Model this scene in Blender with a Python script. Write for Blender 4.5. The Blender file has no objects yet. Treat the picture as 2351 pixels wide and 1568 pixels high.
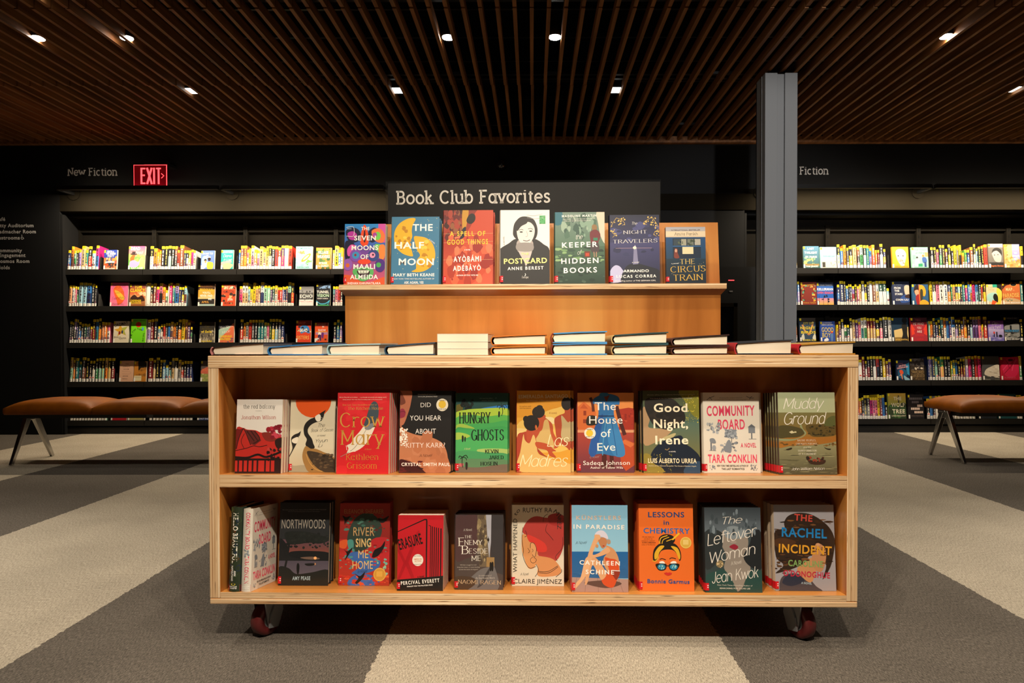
import bpy, math, random
from mathutils import Vector, Matrix
from mathutils.geometry import tessellate_polygon
scene = bpy.context.scene
COL = scene.collection
R = math.radians

# ---------------------------------------------------------------- camera
F, CX, HY, EYE = 1567.0, 1222.0, 790.0, 0.877          # focal length (px), vanishing point x, horizon y, eye height
PITCH, ROLL = R(0.85), R(0.11)
PX, PY = CX, HY + F * math.tan(PITCH)                    # principal point in the 2351 x 1568 frame
cam_d = bpy.data.cameras.new('camera')
cam_d.sensor_fit = 'HORIZONTAL'; cam_d.sensor_width = 36.0; cam_d.lens = F / 2351 * 36
cam_d.shift_x = -(PX - 1175.5) / 2351; cam_d.shift_y = (PY - 784) / 2351
cam_d.clip_start = 0.05; cam_d.clip_end = 60
cam = bpy.data.objects.new('camera', cam_d); COL.objects.link(cam)
CAM_R = Matrix.Rotation(R(90) - PITCH, 4, 'X') @ Matrix.Rotation(-ROLL, 4, 'Z')
cam.matrix_world = Matrix.Translation((0, 0, EYE)) @ CAM_R
scene.camera = cam

# ---------------------------------------------------------------- view, world
vs = scene.view_settings
scene.display_settings.display_device = 'sRGB'
vs.view_transform = 'Standard'; vs.look = 'None'; vs.gamma = 1.0; vs.use_curve_mapping = False
vs.exposure = 0.45
scene.cycles.use_denoising = True
scene.cycles.max_bounces = 6; scene.cycles.diffuse_bounces = 4; scene.cycles.glossy_bounces = 3
scene.cycles.sample_clamp_indirect = 4.0
world = bpy.data.worlds.new('world'); scene.world = world; world.use_nodes = True
bg = world.node_tree.nodes['Background']; bg.inputs[0].default_value = (0.6, 0.66, 0.8, 1); bg.inputs[1].default_value = 0.0025

def spot(name, loc, target, power, size, blend, col, radius=0.04):
    d = bpy.data.lights.new(name, 'SPOT'); d.energy = power; d.spot_size = R(size); d.spot_blend = blend
    d.color = col; d.shadow_soft_size = radius
    o = bpy.data.objects.new(name, d); COL.objects.link(o)
    o.location = loc
    o.rotation_euler = (Vector(target) - Vector(loc)).to_track_quat('-Z', 'Y').to_euler()
    return o
def area(name, loc, rot, sx, sy, power, col):
    d = bpy.data.lights.new(name, 'AREA'); d.shape = 'RECTANGLE'; d.size = sx; d.size_y = sy; d.energy = power; d.color = col
    o = bpy.data.objects.new(name, d); COL.objects.link(o); o.location = loc; o.rotation_euler = rot
    return o
WARM = (1.0, 0.87, 0.70); NEUT = (1.0, 0.90, 0.76)
CEIL_Z = 2.83
# track spots over and in front of the display cart
spot('track_spot', (-0.40, 0.12, 2.80), (-0.05, 1.75, 0.0), 205, 64, 1.0, WARM, 0.025)
spot('track_spot', (0.42, 0.05, 2.80), (0.10, 1.75, 0.0), 188, 64, 1.0, WARM, 0.025)
spot('track_spot', (0.05, 0.98, 2.80), (0.0, 1.95, 0.2), 74, 90, 0.8, WARM, 0.025)
spot('track_spot', (-0.25, 1.66, 2.80), (-0.1, 1.90, 0.2), 48, 100, 0.7, WARM, 0.025)
spot('track_spot', (0.55, 1.66, 2.80), (0.4, 1.90, 0.2), 48, 100, 0.7, WARM, 0.025)
# floor pools left and right, in front of the benches
for x, y, p in ((-3.2, 4.42, 22), (-2.63, 4.42, 22), (-0.54, 4.42, 40), (0.147, 4.42, 40), (2.68, 4.42, 36), (3.6, 4.42, 22),
                (-3.3, 2.4, 190), (-2.2, 2.3, 150), (2.3, 2.3, 150), (3.3, 2.4, 180)):
    spot('downlight_beam', (x, y, 2.80), (x, y - 0.1, 0), p, 74, 0.9, NEUT, 0.04)
for x in (-2.71, -1.045, 0.65, 2.32, 3.79):
    spot('downlight_beam', (x, 5.37, 2.80), (x, 5.30, 0), 18, 62, 0.8, NEUT, 0.04)
# lamp that falls on the front of the steel column
spot('track_spot', (1.35, 0.6, 2.80), (1.79, 4.9, 1.6), 370, 40, 0.6, (1.0, 0.96, 0.92), 0.05)

# ---------------------------------------------------------------- pixel helpers
CAM_R3 = CAM_R.to_3x3()
def ray(px, py):
    return CAM_R3 @ Vector(((px - PX) / F, -(py - PY) / F, -1.0))
def at(px, py, Y):
    d = ray(px, py); s = Y / d.y
    return Vector((d.x * s, Y, EYE + d.z * s))
def on_z(px, py, z):
    d = ray(px, py); s = (z - EYE) / d.z
    return Vector((d.x * s, d.y * s, z))
def proj(p):
    q = CAM_R3.transposed() @ (Vector(p) - Vector((0, 0, EYE)))
    return PX + F * q.x / -q.z, PY - F * q.y / -q.z
def hit(px, py, p0, n):
    d = ray(px, py); o = Vector((0, 0, EYE)); s = (p0 - o).dot(n) / d.dot(n)
    return o + d * s

# ---------------------------------------------------------------- colours and materials
def lin(c): return c / 12.92 if c <= 0.04045 else ((c + 0.055) / 1.055) ** 2.4
def hx(s):
    return tuple(lin(int(s[i:i + 2], 16) / 255) for i in (0, 2, 4))
MATS = {}
def mat(name, col=(0.5, 0.5, 0.5), rough=0.6, metal=0.0, spec=0.5, coat=0.0, emit=None, es=0.0, trans=0.0, alpha=1.0):
    if isinstance(col, str): col = hx(col)
    m = bpy.data.materials.new(name); m.use_nodes = True
    b = m.node_tree.nodes['Principled BSDF']
    b.inputs['Base Color'].default_value = (*col, 1); b.inputs['Roughness'].default_value = rough
    b.inputs['Metallic'].default_value = metal; b.inputs['Specular IOR Level'].default_value = spec
    b.inputs['Coat Weight'].default_value = coat; b.inputs['Transmission Weight'].default_value = trans; b.inputs['Alpha'].default_value = alpha
    if emit: b.inputs['Emission Color'].default_value = (*emit, 1); b.inputs['Emission Strength'].default_value = es
    MATS[name] = m
    return m
def nodes(m): return m.node_tree, m.node_tree.nodes, m.node_tree.links, m.node_tree.nodes['Principled BSDF']
def tex_coord(nt, scale, rot=(0, 0, 0)):
    tc = nt.nodes.new('ShaderNodeTexCoord'); mp = nt.nodes.new('ShaderNodeMapping')
    mp.inputs['Scale'].default_value = scale; mp.inputs['Rotation'].default_value = rot
    nt.links.new(tc.outputs['Object'], mp.inputs['Vector']); return mp
def noise(nt, vec, scale, detail=3, rough=0.5, dist=0.0):
    n = nt.nodes.new('ShaderNodeTexNoise'); n.inputs['Scale'].default_value = scale; n.inputs['Detail'].default_value = detail
    n.inputs['Roughness'].default_value = rough; n.inputs['Distortion'].default_value = dist
    nt.links.new(vec.outputs[0], n.inputs['Vector']); return n
def ramp(nt, src, stops):
    r = nt.nodes.new('ShaderNodeValToRGB'); e = r.color_ramp.elements
    while len(e) < len(stops): e.new(0.5)
    for k, (p, c) in enumerate(stops):
        e[k].position = p; e[k].color = (*(hx(c) if isinstance(c, str) else c), 1)
    nt.links.new(src, r.inputs['Fac']); return r
def bump(nt, src, b, strength, dist=0.002):
    n = nt.nodes.new('ShaderNodeBump'); n.inputs['Strength'].default_value = strength; n.inputs['Distance'].default_value = dist
    nt.links.new(src, n.inputs['Height']); nt.links.new(n.outputs[0], b.inputs['Normal'])

def veneer(name, axis):                                   # amber varnished fir plywood face, grain along axis
    m = mat(name, rough=0.38, coat=0.15); nt, N, L, b = nodes(m)
    sc = [9, 9, 9]; sc['xyz'.index(axis)] = 0.55
    mp = tex_coord(nt, sc)
    n1 = noise(nt, mp, 1.6, 4, 0.55, 1.2)
    w = N.new('ShaderNodeTexWave'); w.wave_type = 'RINGS'; w.inputs['Scale'].default_value = 0.55
    w.inputs['Distortion'].default_value = 7; w.inputs['Detail'].default_value = 2.5; w.inputs['Detail Scale'].default_value = 0.7
    L.new(mp.outputs[0], w.inputs['Vector'])
    mx = N.new('ShaderNodeMix'); mx.data_type = 'FLOAT'; mx.inputs['Factor'].default_value = 0.55
    L.new(w.outputs['Fac'], mx.inputs['A']); L.new(n1.outputs['Fac'], mx.inputs['B'])
    r = ramp(nt, mx.outputs['Result'], [(0.15, '8a4c14'), (0.5, 'b47030'), (0.85, 'c4853f')])
    L.new(r.outputs[0], b.inputs['Base Color'])
    bump(nt, mx.outputs['Result'], b, 0.05)
    return m
def plyedge(name, axis):                                  # laminated plywood edge, layers stacked along axis
    m = mat(name, rough=0.55); nt, N, L, b = nodes(m)
    sc = [2.2, 2.2, 2.2]; sc['xyz'.index(axis)] = 330
    mp = tex_coord(nt, sc); n1 = noise(nt, mp, 1.0, 1.0, 0.4)
    sc2 = [14, 14, 14]; sc2['xyz'.index(axis)] = 430
    mp2 = tex_coord(nt, sc2); n2 = noise(nt, mp2, 1.0, 0.0)
    r = ramp(nt, n1.outputs['Fac'], [(0.30, '9c7046'), (0.42, 'cba57a'), (0.58, 'd8b68c'), (0.72, 'efd9b8')])
    r2 = ramp(nt, n2.outputs['Fac'], [(0.22, '5a3a1e'), (0.29, 'ffffff')])
    mx = N.new('ShaderNodeMix'); mx.data_type = 'RGBA'; mx.blend_type = 'MULTIPLY'; mx.inputs['Factor'].default_value = 0.85
    L.new(r.outputs[0], mx.inputs['A']); L.new(r2.outputs[0], mx.inputs['B'])
    L.new(mx.outputs['Result'], b.inputs['Base Color']); bump(nt, n1.outputs['Fac'], b, 0.2)
    return m
VEN_X, VEN_Y, VEN_Z = veneer('amber_plywood_x', 'x'), veneer('amber_plywood_y', 'y'), veneer('amber_plywood_z', 'z')
PLY_Z, PLY_X = plyedge('plywood_edge_flat', 'z'), plyedge('plywood_edge_upright', 'x')

def carpet():
    m = mat('striped_carpet', rough=0.95, spec=0.1); nt, N, L, b = nodes(m)
    tc = N.new('ShaderNodeTexCoord'); sp = N.new('ShaderNodeSeparateXYZ'); L.new(tc.outputs['Object'], sp.inputs[0])
    wob = noise(nt, tex_coord(nt, (60, 60, 60)), 1.0, 1)
    def mth(op, a, v=None, c=None):
        n = N.new('ShaderNodeMath'); n.operation = op
        for k, s in enumerate((a, v, c)):
            if s is None: continue
            if isinstance(s, (int, float)): n.inputs[k].default_value = s
            else: L.new(s, n.inputs[k])
        return n.outputs[0]
    x = mth('MULTIPLY_ADD', wob.outputs['Fac'], 0.02, sp.outputs['X'])
    fr = mth('FRACT', mth('MULTIPLY', mth('ADD', x, 8.43), 0.5))
    band = mth('GREATER_THAN', fr, 0.5)
    fib = noise(nt, tex_coord(nt, (420, 70, 200)), 1.0, 2, 0.6)
    fib2 = noise(nt, tex_coord(nt, (240, 240, 200)), 1.0, 2, 0.7)
    big = noise(nt, tex_coord(nt, (3, 3, 3)), 1.0, 2)
    mixf = mth('ADD', mth('MULTIPLY', fib.outputs['Fac'], 0.6), mth('MULTIPLY', fib2.outputs['Fac'], 0.4))
    light = ramp(nt, mixf, [(0.32, '6f675a'), (0.5, 'a79c8a'), (0.68, 'cdc1ac')])
    dark = ramp(nt, mixf, [(0.32, '34302c'), (0.5, '5c554d'), (0.68, '7f766b')])
    mx = N.new('ShaderNodeMix'); mx.data_type = 'RGBA'
    L.new(band, mx.inputs['Factor']); L.new(dark.outputs[0], mx.inputs['B']); L.new(light.outputs[0], mx.inputs['A'])
    mm = N.new('ShaderNodeMix'); mm.data_type = 'RGBA'; mm.blend_type = 'MULTIPLY'; mm.inputs['Factor'].default_value = 0.3
    rb = ramp(nt, big.outputs['Fac'], [(0.3, 'bbbbbb'), (0.7, 'ffffff')])
    L.new(mx.outputs['Result'], mm.inputs['A']); L.new(rb.outputs[0], mm.inputs['B'])
    L.new(mm.outputs['Result'], b.inputs['Base Color'])
    bump(nt, mixf, b, 0.9, 0.004)
    return m
CARPET = carpet()
BLACK = mat('black_wall_paint', (0.0025, 0.0025, 0.0028), 0.75, spec=0.25)
DECK = mat('black_ceiling_deck', (0.002, 0.002, 0.002), 0.9, spec=0.1)
SHELF = mat('black_powder_coated_steel', (0.013, 0.0115, 0.0095), 0.6, spec=0.3)
BACKP = mat('black_steel_back_panel', (0.007, 0.0060, 0.0046), 0.8, spec=0.04)
CANOPY = mat('lit_wall_paint', (0.0080, 0.0064, 0.0040), 0.85, spec=0.02)  # black wall paint again, lightened and warmed to carry the light bars' glow
RAILM = mat('black_steel_rail', (0.012, 0.012, 0.012), 0.35, spec=0.5)
def slatwood():
    m = mat('walnut_slat', rough=0.6); nt, N, L, b = nodes(m)
    n = noise(nt, tex_coord(nt, (30, 1.2, 30)), 1.0, 3)
    r = ramp(nt, n.outputs['Fac'], [(0.3, '5c3817'), (0.5, '7c4e24'), (0.7, '966234')]); L.new(r.outputs[0], b.inputs['Base Color'])
    return m
SLAT = slatwood()
STEEL = mat('grey_column_paint', (0.20, 0.205, 0.21), 0.6, spec=0.3)
CHROME = mat('polished_aluminium', (0.55, 0.54, 0.52), 0.22, 1.0)
ZINC = mat('zinc_caster_steel', (0.42, 0.44, 0.45), 0.4, 0.8)
WHEEL = mat('dark_red_wheel_rubber', (0.10, 0.012, 0.012), 0.35)
def leather():
    m = mat('tan_leather', rough=0.5, spec=0.14); nt, N, L, b = nodes(m)
    n = noise(nt, tex_coord(nt, (9, 9, 9)), 1.0, 3); g = noise(nt, tex_coord(nt, (240, 240, 240)), 1.0, 2)
    r = ramp(nt, n.outputs['Fac'], [(0.3, '7c4104'), (0.7, '935007')]); L.new(r.outputs[0], b.inputs['Base Color']); bump(nt, g.outputs['Fac'], b, 0.15, 0.001)
    return m
LEATHER = leather()
ACRYL = mat('clear_acrylic', (0.03, 0.03, 0.03), 0.04, alpha=0.07)
SIGNB = mat('black_sign_print', (0.012, 0.011, 0.010), 0.5, spec=0.4)
WHITE_LET = mat('white_sign_lettering', 'ece6dc', 0.6)
GREY_LET = mat('grey_wall_lettering', (0.6, 0.58, 0.56), 0.7)
RED_E = mat('red_lit_letters', (0.5, 0.02, 0.02), 0.5, emit=(1.0, 0.04, 0.045), es=3.2)
RED_P = mat('red_edge_lit_acrylic', (0.10, 0.0, 0.004), 0.2, emit=(1.0, 0.01, 0.02), es=0.05)
LAMP = mat('white_lamp_glow', (1, 1, 1), 0.5, emit=(1.0, 0.93, 0.82), es=60.0)
LAMP2 = mat('white_panel_glow', (1, 1, 1), 0.5, emit=(0.95, 1.0, 0.95), es=3.0)
LEDM = mat('warm_led_strip', (1, 1, 1), 0.5, emit=(1.0, 0.84, 0.62), es=14.0)
GLASSB = mat('glossy_black_glass', (0.006, 0.006, 0.007), 0.06, spec=0.8)
RIM = mat('lamp_rim_black', (0.01, 0.01, 0.01), 0.4)

def printmat(name, rough, coat):
    m = mat(name, rough=rough, spec=0.45, coat=coat); nt, N, L, b = nodes(m)
    a = N.new('ShaderNodeVertexColor'); a.layer_name = 'Col'; L.new(a.outputs[0], b.inputs['Base Color'])
    b.inputs['Coat Roughness'].default_value = 0.12
    return m
GLOSS = printmat('glossy_printed_jacket', 0.45, 0.35)
MATTE = printmat('matte_printed_cover', 0.6, 0.05)
def pages():
    m = mat('cream_page_edges', rough=0.85, spec=0.2); nt, N, L, b = nodes(m)
    n = noise(nt, tex_coord(nt, (4, 900, 4)), 1.0, 1); r = ramp(nt, n.outputs['Fac'], [(0.3, 'd4c5aa'), (0.5, 'e8dcc6'), (0.7, 'f0e8d6')]); L.new(r.outputs[0], b.inputs['Base Color'])
    bump(nt, n.outputs['Fac'], b, 0.25, 0.0006)
    return m
PAGES = pages()

# ---------------------------------------------------------------- mesh builder
class MB:
    def __init__(s): s.v = []; s.f = []; s.m = []; s.c = []
    def add(s, pts, faces, mi=0, col=None):
        o = len(s.v); s.v += [tuple(p) for p in pts]
        for f in faces:
            s.f.append([o + i for i in f]); s.m.append(mi); s.c.append(col)
    def box(s, a, b, mi=0, col=None, M=None, fm=None):
        x0, y0, z0 = a; x1, y1, z1 = b
        P = [(x0, y0, z0), (x1, y0, z0), (x1, y1, z0), (x0, y1, z0), (x0, y0, z1), (x1, y0, z1), (x1, y1, z1), (x0, y1, z1)]
        if M: P = [tuple(M @ Vector(p)) for p in P]
        FS = [(0, 1, 5, 4), (1, 2, 6, 5), (2, 3, 7, 6), (3, 0, 4, 7), (4, 5, 6, 7), (3, 2, 1, 0)]   # front right back left top bottom
        o = len(s.v); s.v += P
        for k, f in enumerate(FS):
            s.f.append([o + i for i in f]); s.m.append(fm[k] if fm else mi); s.c.append(col)
    def prism(s, prof, y0, y1, mi=0, col=None, axis='y'):          # closed profile of (u, w) extruded along axis
        n = len(prof)
        def P(u, w, t): return {'y': (u, t, w), 'x': (t, u, w), 'z': (u, w, t)}[axis]
        pts = [P(u, w, y0) for u, w in prof] + [P(u, w, y1) for u, w in prof]
        fs = [(i, (i + 1) % n, n + (i + 1) % n, n + i) for i in range(n)]
        tri = tessellate_polygon([[Vector((u, w, 0)) for u, w in prof]])
        fs += [tuple(t) for t in tri] + [tuple(n + i for i in reversed(t)) for t in tri]
        s.add(pts, fs, mi, col)
    def cyl(s, c, r, h, axis='z', n=24, mi=0, col=None, r2=None):
        r2 = r if r2 is None else r2; c = Vector(c); pts = []
        ax = {'x': (Vector((0, 1, 0)), Vector((0, 0, 1)), Vector((1, 0, 0))), 'y': (Vector((0, 0, 1)), Vector((1, 0, 0)), Vector((0, 1, 0))), 'z': (Vector((1, 0, 0)), Vector((0, 1, 0)), Vector((0, 0, 1)))}[axis]
        for k, rr in ((0, r), (1, r2)):
            for i in range(n):
                a = 2 * math.pi * i / n
                pts.append(c + ax[0] * math.cos(a) * rr + ax[1] * math.sin(a) * rr + ax[2] * h * k)
        s.add(pts, [(i, (i + 1) % n, n + (i + 1) % n, n + i) for i in range(n)] + [tuple(range(n - 1, -1, -1)), tuple(range(n, 2 * n))], mi, col)
    def bar(s, p, q, w, d, mi=0, up=(0, 0, 1), w2=None, d2=None):     # tapered rectangular bar
        p, q = Vector(p), Vector(q); t = (q - p).normalized(); u = t.cross(Vector(up))
        if u.length < 1e-5: u = t.cross(Vector((1, 0, 0)))
        u.normalize(); v = u.cross(t); w2 = w if w2 is None else w2; d2 = d if d2 is None else d2
        pts = [p + u * a * w / 2 + v * b * d / 2 for a, b in ((-1, -1), (1, -1), (1, 1), (-1, 1))] + [q + u * a * w2 / 2 + v * b * d2 / 2 for a, b in ((-1, -1), (1, -1), (1, 1), (-1, 1))]
        s.add(pts, [(0, 1, 5, 4), (1, 2, 6, 5), (2, 3, 7, 6), (3, 0, 4, 7), (4, 5, 6, 7), (3, 2, 1, 0)], mi)
    def build(s, name, mats, parent=None, loc=None, smooth=False, bevel=0.0, matrix=None):
        me = bpy.data.meshes.new(name); me.from_pydata(s.v, [], s.f)
        for m in (mats if isinstance(mats, (list, tuple)) else [mats]): me.materials.append(m)
        me.polygons.foreach_set('material_index', s.m)
        if any(c is not None for c in s.c):
            at_ = me.color_attributes.new('Col', 'FLOAT_COLOR', 'CORNER'); buf = []
            for f, c in zip(s.f, s.c):
                c = c if c is not None else (0.8, 0.8, 0.8)
                if isinstance(c[0], (tuple, list)):
                    for q in c: buf += [q[0], q[1], q[2], 1.0]
                else:
                    buf += [c[0], c[1], c[2], 1.0] * len(f)
            at_.data.foreach_set('color', buf)
        if smooth: me.polygons.foreach_set('use_smooth', [True] * len(s.f))
        me.update()
        o = bpy.data.objects.new(name, me); COL.objects.link(o)
        if parent: o.parent = parent
        if loc: o.location = loc
        if matrix is not None: o.matrix_world = matrix
        if bevel:
            b = o.modifiers.new('bevel', 'BEVEL'); b.width = bevel; b.segments = 2; b.limit_method = 'ANGLE'; b.angle_limit = R(40)
        return o
def tag(o, label=None, cat=None, group=None, kind=None):
    if label: o['label'] = label
    if cat: o['category'] = cat
    if group: o['group'] = group
    if kind: o['kind'] = kind
    return o
def empty(name, M=None, loc=None):
    o = bpy.data.objects.new(name, None); COL.objects.link(o); o.empty_display_size = 0.05
    if M is not None: o.matrix_world = M
    if loc is not None: o.location = loc
    return o
def copy_tree(o, parent=None):
    c = o.copy(); COL.objects.link(c)
    if parent: c.parent = parent
    for ch in o.children: copy_tree(ch, c)
    return c
# ---------------------------------------------------------------- lettering
# a pen-stroke alphabet (cap height 10, x-height 7) for slab, roman and script titles; sans titles use Blender's built-in font
SK = {
'A': '8.6|0,0 4.3,10|4.3,10 8.6,0|1.6,3.4 7,3.4', 'B': '7.6|1,0 1,10|1,10 4,10|a 4 7.7 2.4 2.3 90 -90|1,5.4 4,5.4|a 4.2 2.7 2.8 2.7 90 -90|1,0 4.2,0',
'C': '9|a 4.9 5 4.3 5 45 315', 'D': '8.6|1,0 1,10|1,10 3.6,10|a 3.6 5 4.4 5 90 -90|1,0 3.6,0', 'E': '7.2|1,0 1,10|1,10 6.6,10|1,5.2 5.6,5.2|1,0 6.8,0',
'F': '6.8|1,0 1,10|1,10 6.6,10|1,5.2 5.4,5.2', 'G': '9.6|a 4.9 5 4.3 5 45 355|9.2,4.6 5.8,4.6|9.1,4.6 9.1,0.6', 'H': '8.6|1,0 1,10|7.6,0 7.6,10|1,5.2 7.6,5.2', 'I': '3|1.5,0 1.5,10',
'J': '5.6|4.4,10 4.4,3|a 2.3 3 2.1 3 0 -160', 'K': '8|1,0 1,10|1,4 7.2,10|3.2,6.2 7.6,0', 'L': '6.6|1,0 1,10|1,0 6.4,0', 'M': '10.6|1,0 1,10|1,10 5.3,2|5.3,2 9.6,10|9.6,10 9.6,0',
'N': '9|1,0 1,10|1,10 8,0|8,0 8,10', 'O': '9.6|a 4.8 5 4.3 5 0 360', 'P': '7.2|1,0 1,10|1,10 4,10|a 4 7.4 2.7 2.6 90 -90|1,4.8 4,4.8', 'Q': '9.6|a 4.8 5 4.3 5 0 360|5.6,2 8.8,-1',
'R': '8|1,0 1,10|1,10 4,10|a 4 7.5 2.6 2.5 90 -90|1,5 4,5|3.8,5 7.4,0', 'S': '7.4|~6.6,8.3 5.6,9.6 3.8,10 1.8,9.2 1.2,7.6 2.2,6 4,5.1 5.9,4.2 6.7,2.6 6.1,.9 3.9,0 1.8,.4 .8,1.9',
'T': '8|4,0 4,10|.4,10 7.6,10', 'U': '8.6|1,10 1,3.2|a 4.3 3.2 3.3 3.2 180 360|7.6,3.2 7.6,10', 'V': '8.4|0.2,10 4.2,0|4.2,0 8.2,10', 'W': '12|0.2,10 3.2,0|3.2,0 6,9|6,9 8.8,0|8.8,0 11.8,10',
'X': '8|.6,0 7.4,10|.6,10 7.4,0', 'Y': '8|.4,10 4,4.6|7.6,10 4,4.6|4,4.6 4,0', 'Z': '7.6|.8,10 7,10|7,10 .6,0|.6,0 7.2,0',
'a': '7.6|a 3.6 3.5 3 3.5 0 360|6.6,7 6.6,0', 'b': '7.6|1,0 1,10|a 4 3.5 3 3.5 0 360', 'c': '6.6|a 3.7 3.5 3.1 3.5 50 310', 'd': '7.6|6.6,0 6.6,10|a 3.6 3.5 3 3.5 0 360',
'e': '7.2|a 3.7 3.5 3.2 3.5 0 318|.5,3.6 6.9,3.6', 'f': '4.8|a 4 8 1.7 2 30 180|2.3,8 2.3,0|.5,7 4.6,7', 'g': '7.6|a 3.6 3.5 3 3.5 0 360|6.6,7 6.6,-.8|a 3.7 -.8 2.9 2.2 0 -155',
'h': '7.6|1,0 1,10|a 3.8 4.2 2.8 2.8 180 0|6.6,4.2 6.6,0', 'i': '2.8|1.4,0 1.4,7|1.4,9.2 1.4,10', 'j': '3|1.8,7 1.8,-1.4|a .6 -1.4 1.2 1.6 0 -110|1.8,9.2 1.8,10', 'k': '7|1,0 1,10|1,2.8 5.6,7|2.8,4.4 6.2,0', 'l': '2.8|1.4,0 1.4,10',
'm': '11.4|1,0 1,7|a 3.4 4.4 2.4 2.6 180 0|5.8,4.4 5.8,0|a 8.1 4.4 2.3 2.6 180 0|10.4,4.4 10.4,0', 'n': '7.6|1,0 1,7|a 3.8 4.2 2.8 2.8 180 0|6.6,4.2 6.6,0', 'o': '7.6|a 3.8 3.5 3.3 3.5 0 360',
'p': '7.6|1,-3 1,7|a 4 3.5 3 3.5 0 360', 'q': '7.6|6.6,-3 6.6,7|a 3.6 3.5 3 3.5 0 360', 'r': '5.4|1,0 1,7|a 3.8 4.2 2.8 2.8 180 55', 's': '6|~5.2,5.8 4.4,6.8 3,7 1.5,6.5 1.1,5.3 1.8,4.2 3.1,3.6 4.5,3 5.2,1.8 4.7,.5 3,0 1.4,.3 .7,1.4',
't': '4.8|2.3,9 2.3,1.9|a 4 1.9 1.7 1.9 180 295|.5,7 4.6,7', 'u': '7.6|1,7 1,2.8|a 3.8 2.8 2.8 2.8 180 360|6.6,7 6.6,0', 'v': '6.8|.3,7 3.4,0|3.4,0 6.5,7', 'w': '10|.3,7 2.7,0|2.7,0 5,6.4|5,6.4 7.3,0|7.3,0 9.7,7',
'x': '6.6|.4,0 6.2,7|.4,7 6.2,0', 'y': '6.8|.3,7 3.5,0|6.5,7 2.4,-3', 'z': '6.2|.6,7 5.6,7|5.6,7 .5,0|.5,0 5.8,0', ',': '3|1.8,.8 1,-1.6', '.': '2.6|1.3,0 1.3,.9', "'": '2.4|1.3,10 1.1,7.6', '-': '4.6|.8,3.8 3.8,3.8',
'?': '6|~.8,8.2 1.6,9.6 3.2,10 4.9,9.2 5.1,7.4 4,5.9 3.1,4.6 3,3|3,0 3,.9', '>': '6|1,7 5,3.5|5,3.5 1,0', ' ': '4|', '&': '9|~8,0 5,3 2.4,7 2.6,9 4,10 5.4,9 5,7 2,4.2 1,2.4 2,.5 4,0 6,1 7.6,4',
'$': '7.6|a 3.2 3.2 2.6 2.8 150 400|3.4,8 3.4,4.6|3.4,5.6 6,5.6|6,5.6 7.2,2.6', '^': '8|~.4,.4 2,2.4 4,3.2', }
def arc(cx, cy, rx, ry, a0, a1, n=None):
    n = n or max(4, int(abs(a1 - a0) / 14))
    return [(cx + rx * math.cos(R(a0 + (a1 - a0) * i / n)), cy + ry * math.sin(R(a0 + (a1 - a0) * i / n))) for i in range(n + 1)]
def catmull(P, closed=False, k=5):
    n = len(P); out = []
    for i in range(n if closed else n - 1):
        if closed: a, b, c, d = P[(i - 1) % n], P[i], P[(i + 1) % n], P[(i + 2) % n]
        else: a, b, c, d = P[max(i - 1, 0)], P[i], P[i + 1], P[min(i + 2, n - 1)]
        for j in range(k):
            t = j / k
            out.append(tuple(0.5 * (2 * b[q] + (c[q] - a[q]) * t + (2 * a[q] - 5 * b[q] + 4 * c[q] - d[q]) * t * t + (3 * b[q] - a[q] - 3 * c[q] + d[q]) * t ** 3) for q in (0, 1)))
    if not closed: out.append(tuple(P[-1]))
    return out
def ribbon(P, tx, ty, closed=False):                      # a pen stroke: nib tx wide, ty tall
    n = len(P); L, Rr = [], []
    for i in range(n):
        if closed: a, b = P[(i - 1) % n], P[(i + 1) % n]
        else: a, b = P[max(i - 1, 0)], P[min(i + 1, n - 1)]
        dx, dy = b[0] - a[0], b[1] - a[1]; l = math.hypot(dx, dy) or 1
        nx, ny = -dy / l * tx / 2, dx / l * ty / 2
        L.append((P[i][0] + nx, P[i][1] + ny)); Rr.append((P[i][0] - nx, P[i][1] - ny))
    qs = [[L[i], Rr[i], Rr[i + 1], L[i + 1]] for i in range(n - 1)]
    if closed: qs.append([L[-1], Rr[-1], Rr[0], L[0]])
    return qs
def pen_text(s, tx=1.3, ty=1.3, serif=0.0, gap=1.0, shear=0.0):
    polys = []; x = 0.0
    for ch in s:
        g = SK.get(ch) or SK.get(ch.upper()) or SK['o']
        pa = g.split('|'); w = float(pa[0]); low = ch.islower()
        for st in pa[1:]:
            if not st: continue
            smooth = st[0] == '~'; closed = False
            if st[0] == 'a':
                q = [float(t) for t in st.split()[1:]]; closed = abs(q[5] - q[4]) >= 359
                P = arc(*q)
                if closed: P = P[:-1]
            else:
                P = [tuple(float(t) for t in p.split(',')) for p in st.lstrip('~').split()]
                if smooth: P = catmull(P)
            for quad in ribbon(P, tx, ty, closed): polys.append([(a + x, b) for a, b in quad])
            if serif and not smooth and st[0] != 'a':
                for (e, o2) in ((P[0], P[1]), (P[1], P[0])):
                    if abs(e[1] - o2[1]) > 1.2 * abs(e[0] - o2[0]) * 0.8 and abs(e[1] - o2[1]) > 1.5 and e[1] in (0.0, 7.0, 10.0, -3.0):
                        dn = ty / 2 if e[1] > o2[1] else -ty / 2
                        yb, yt = sorted((e[1], e[1] - 2 * dn)) if False else (e[1] - ty / 2 if e[1] > o2[1] else e[1] - ty / 2, e[1] + ty / 2)
                        xl, xr = e[0] - serif - tx / 2, e[0] + serif + tx / 2
                        if low and e[1] > o2[1] and ch not in 'vwxy': xr = e[0] + tx / 2
                        polys.append([(xl + x, yb), (xr + x, yb), (xr + x, yt), (xl + x, yt)])
        x += w + gap
    if shear: polys = [[(a + b * shear, b) for a, b in q] for q in polys]
    return polys
GLY = {}
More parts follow.
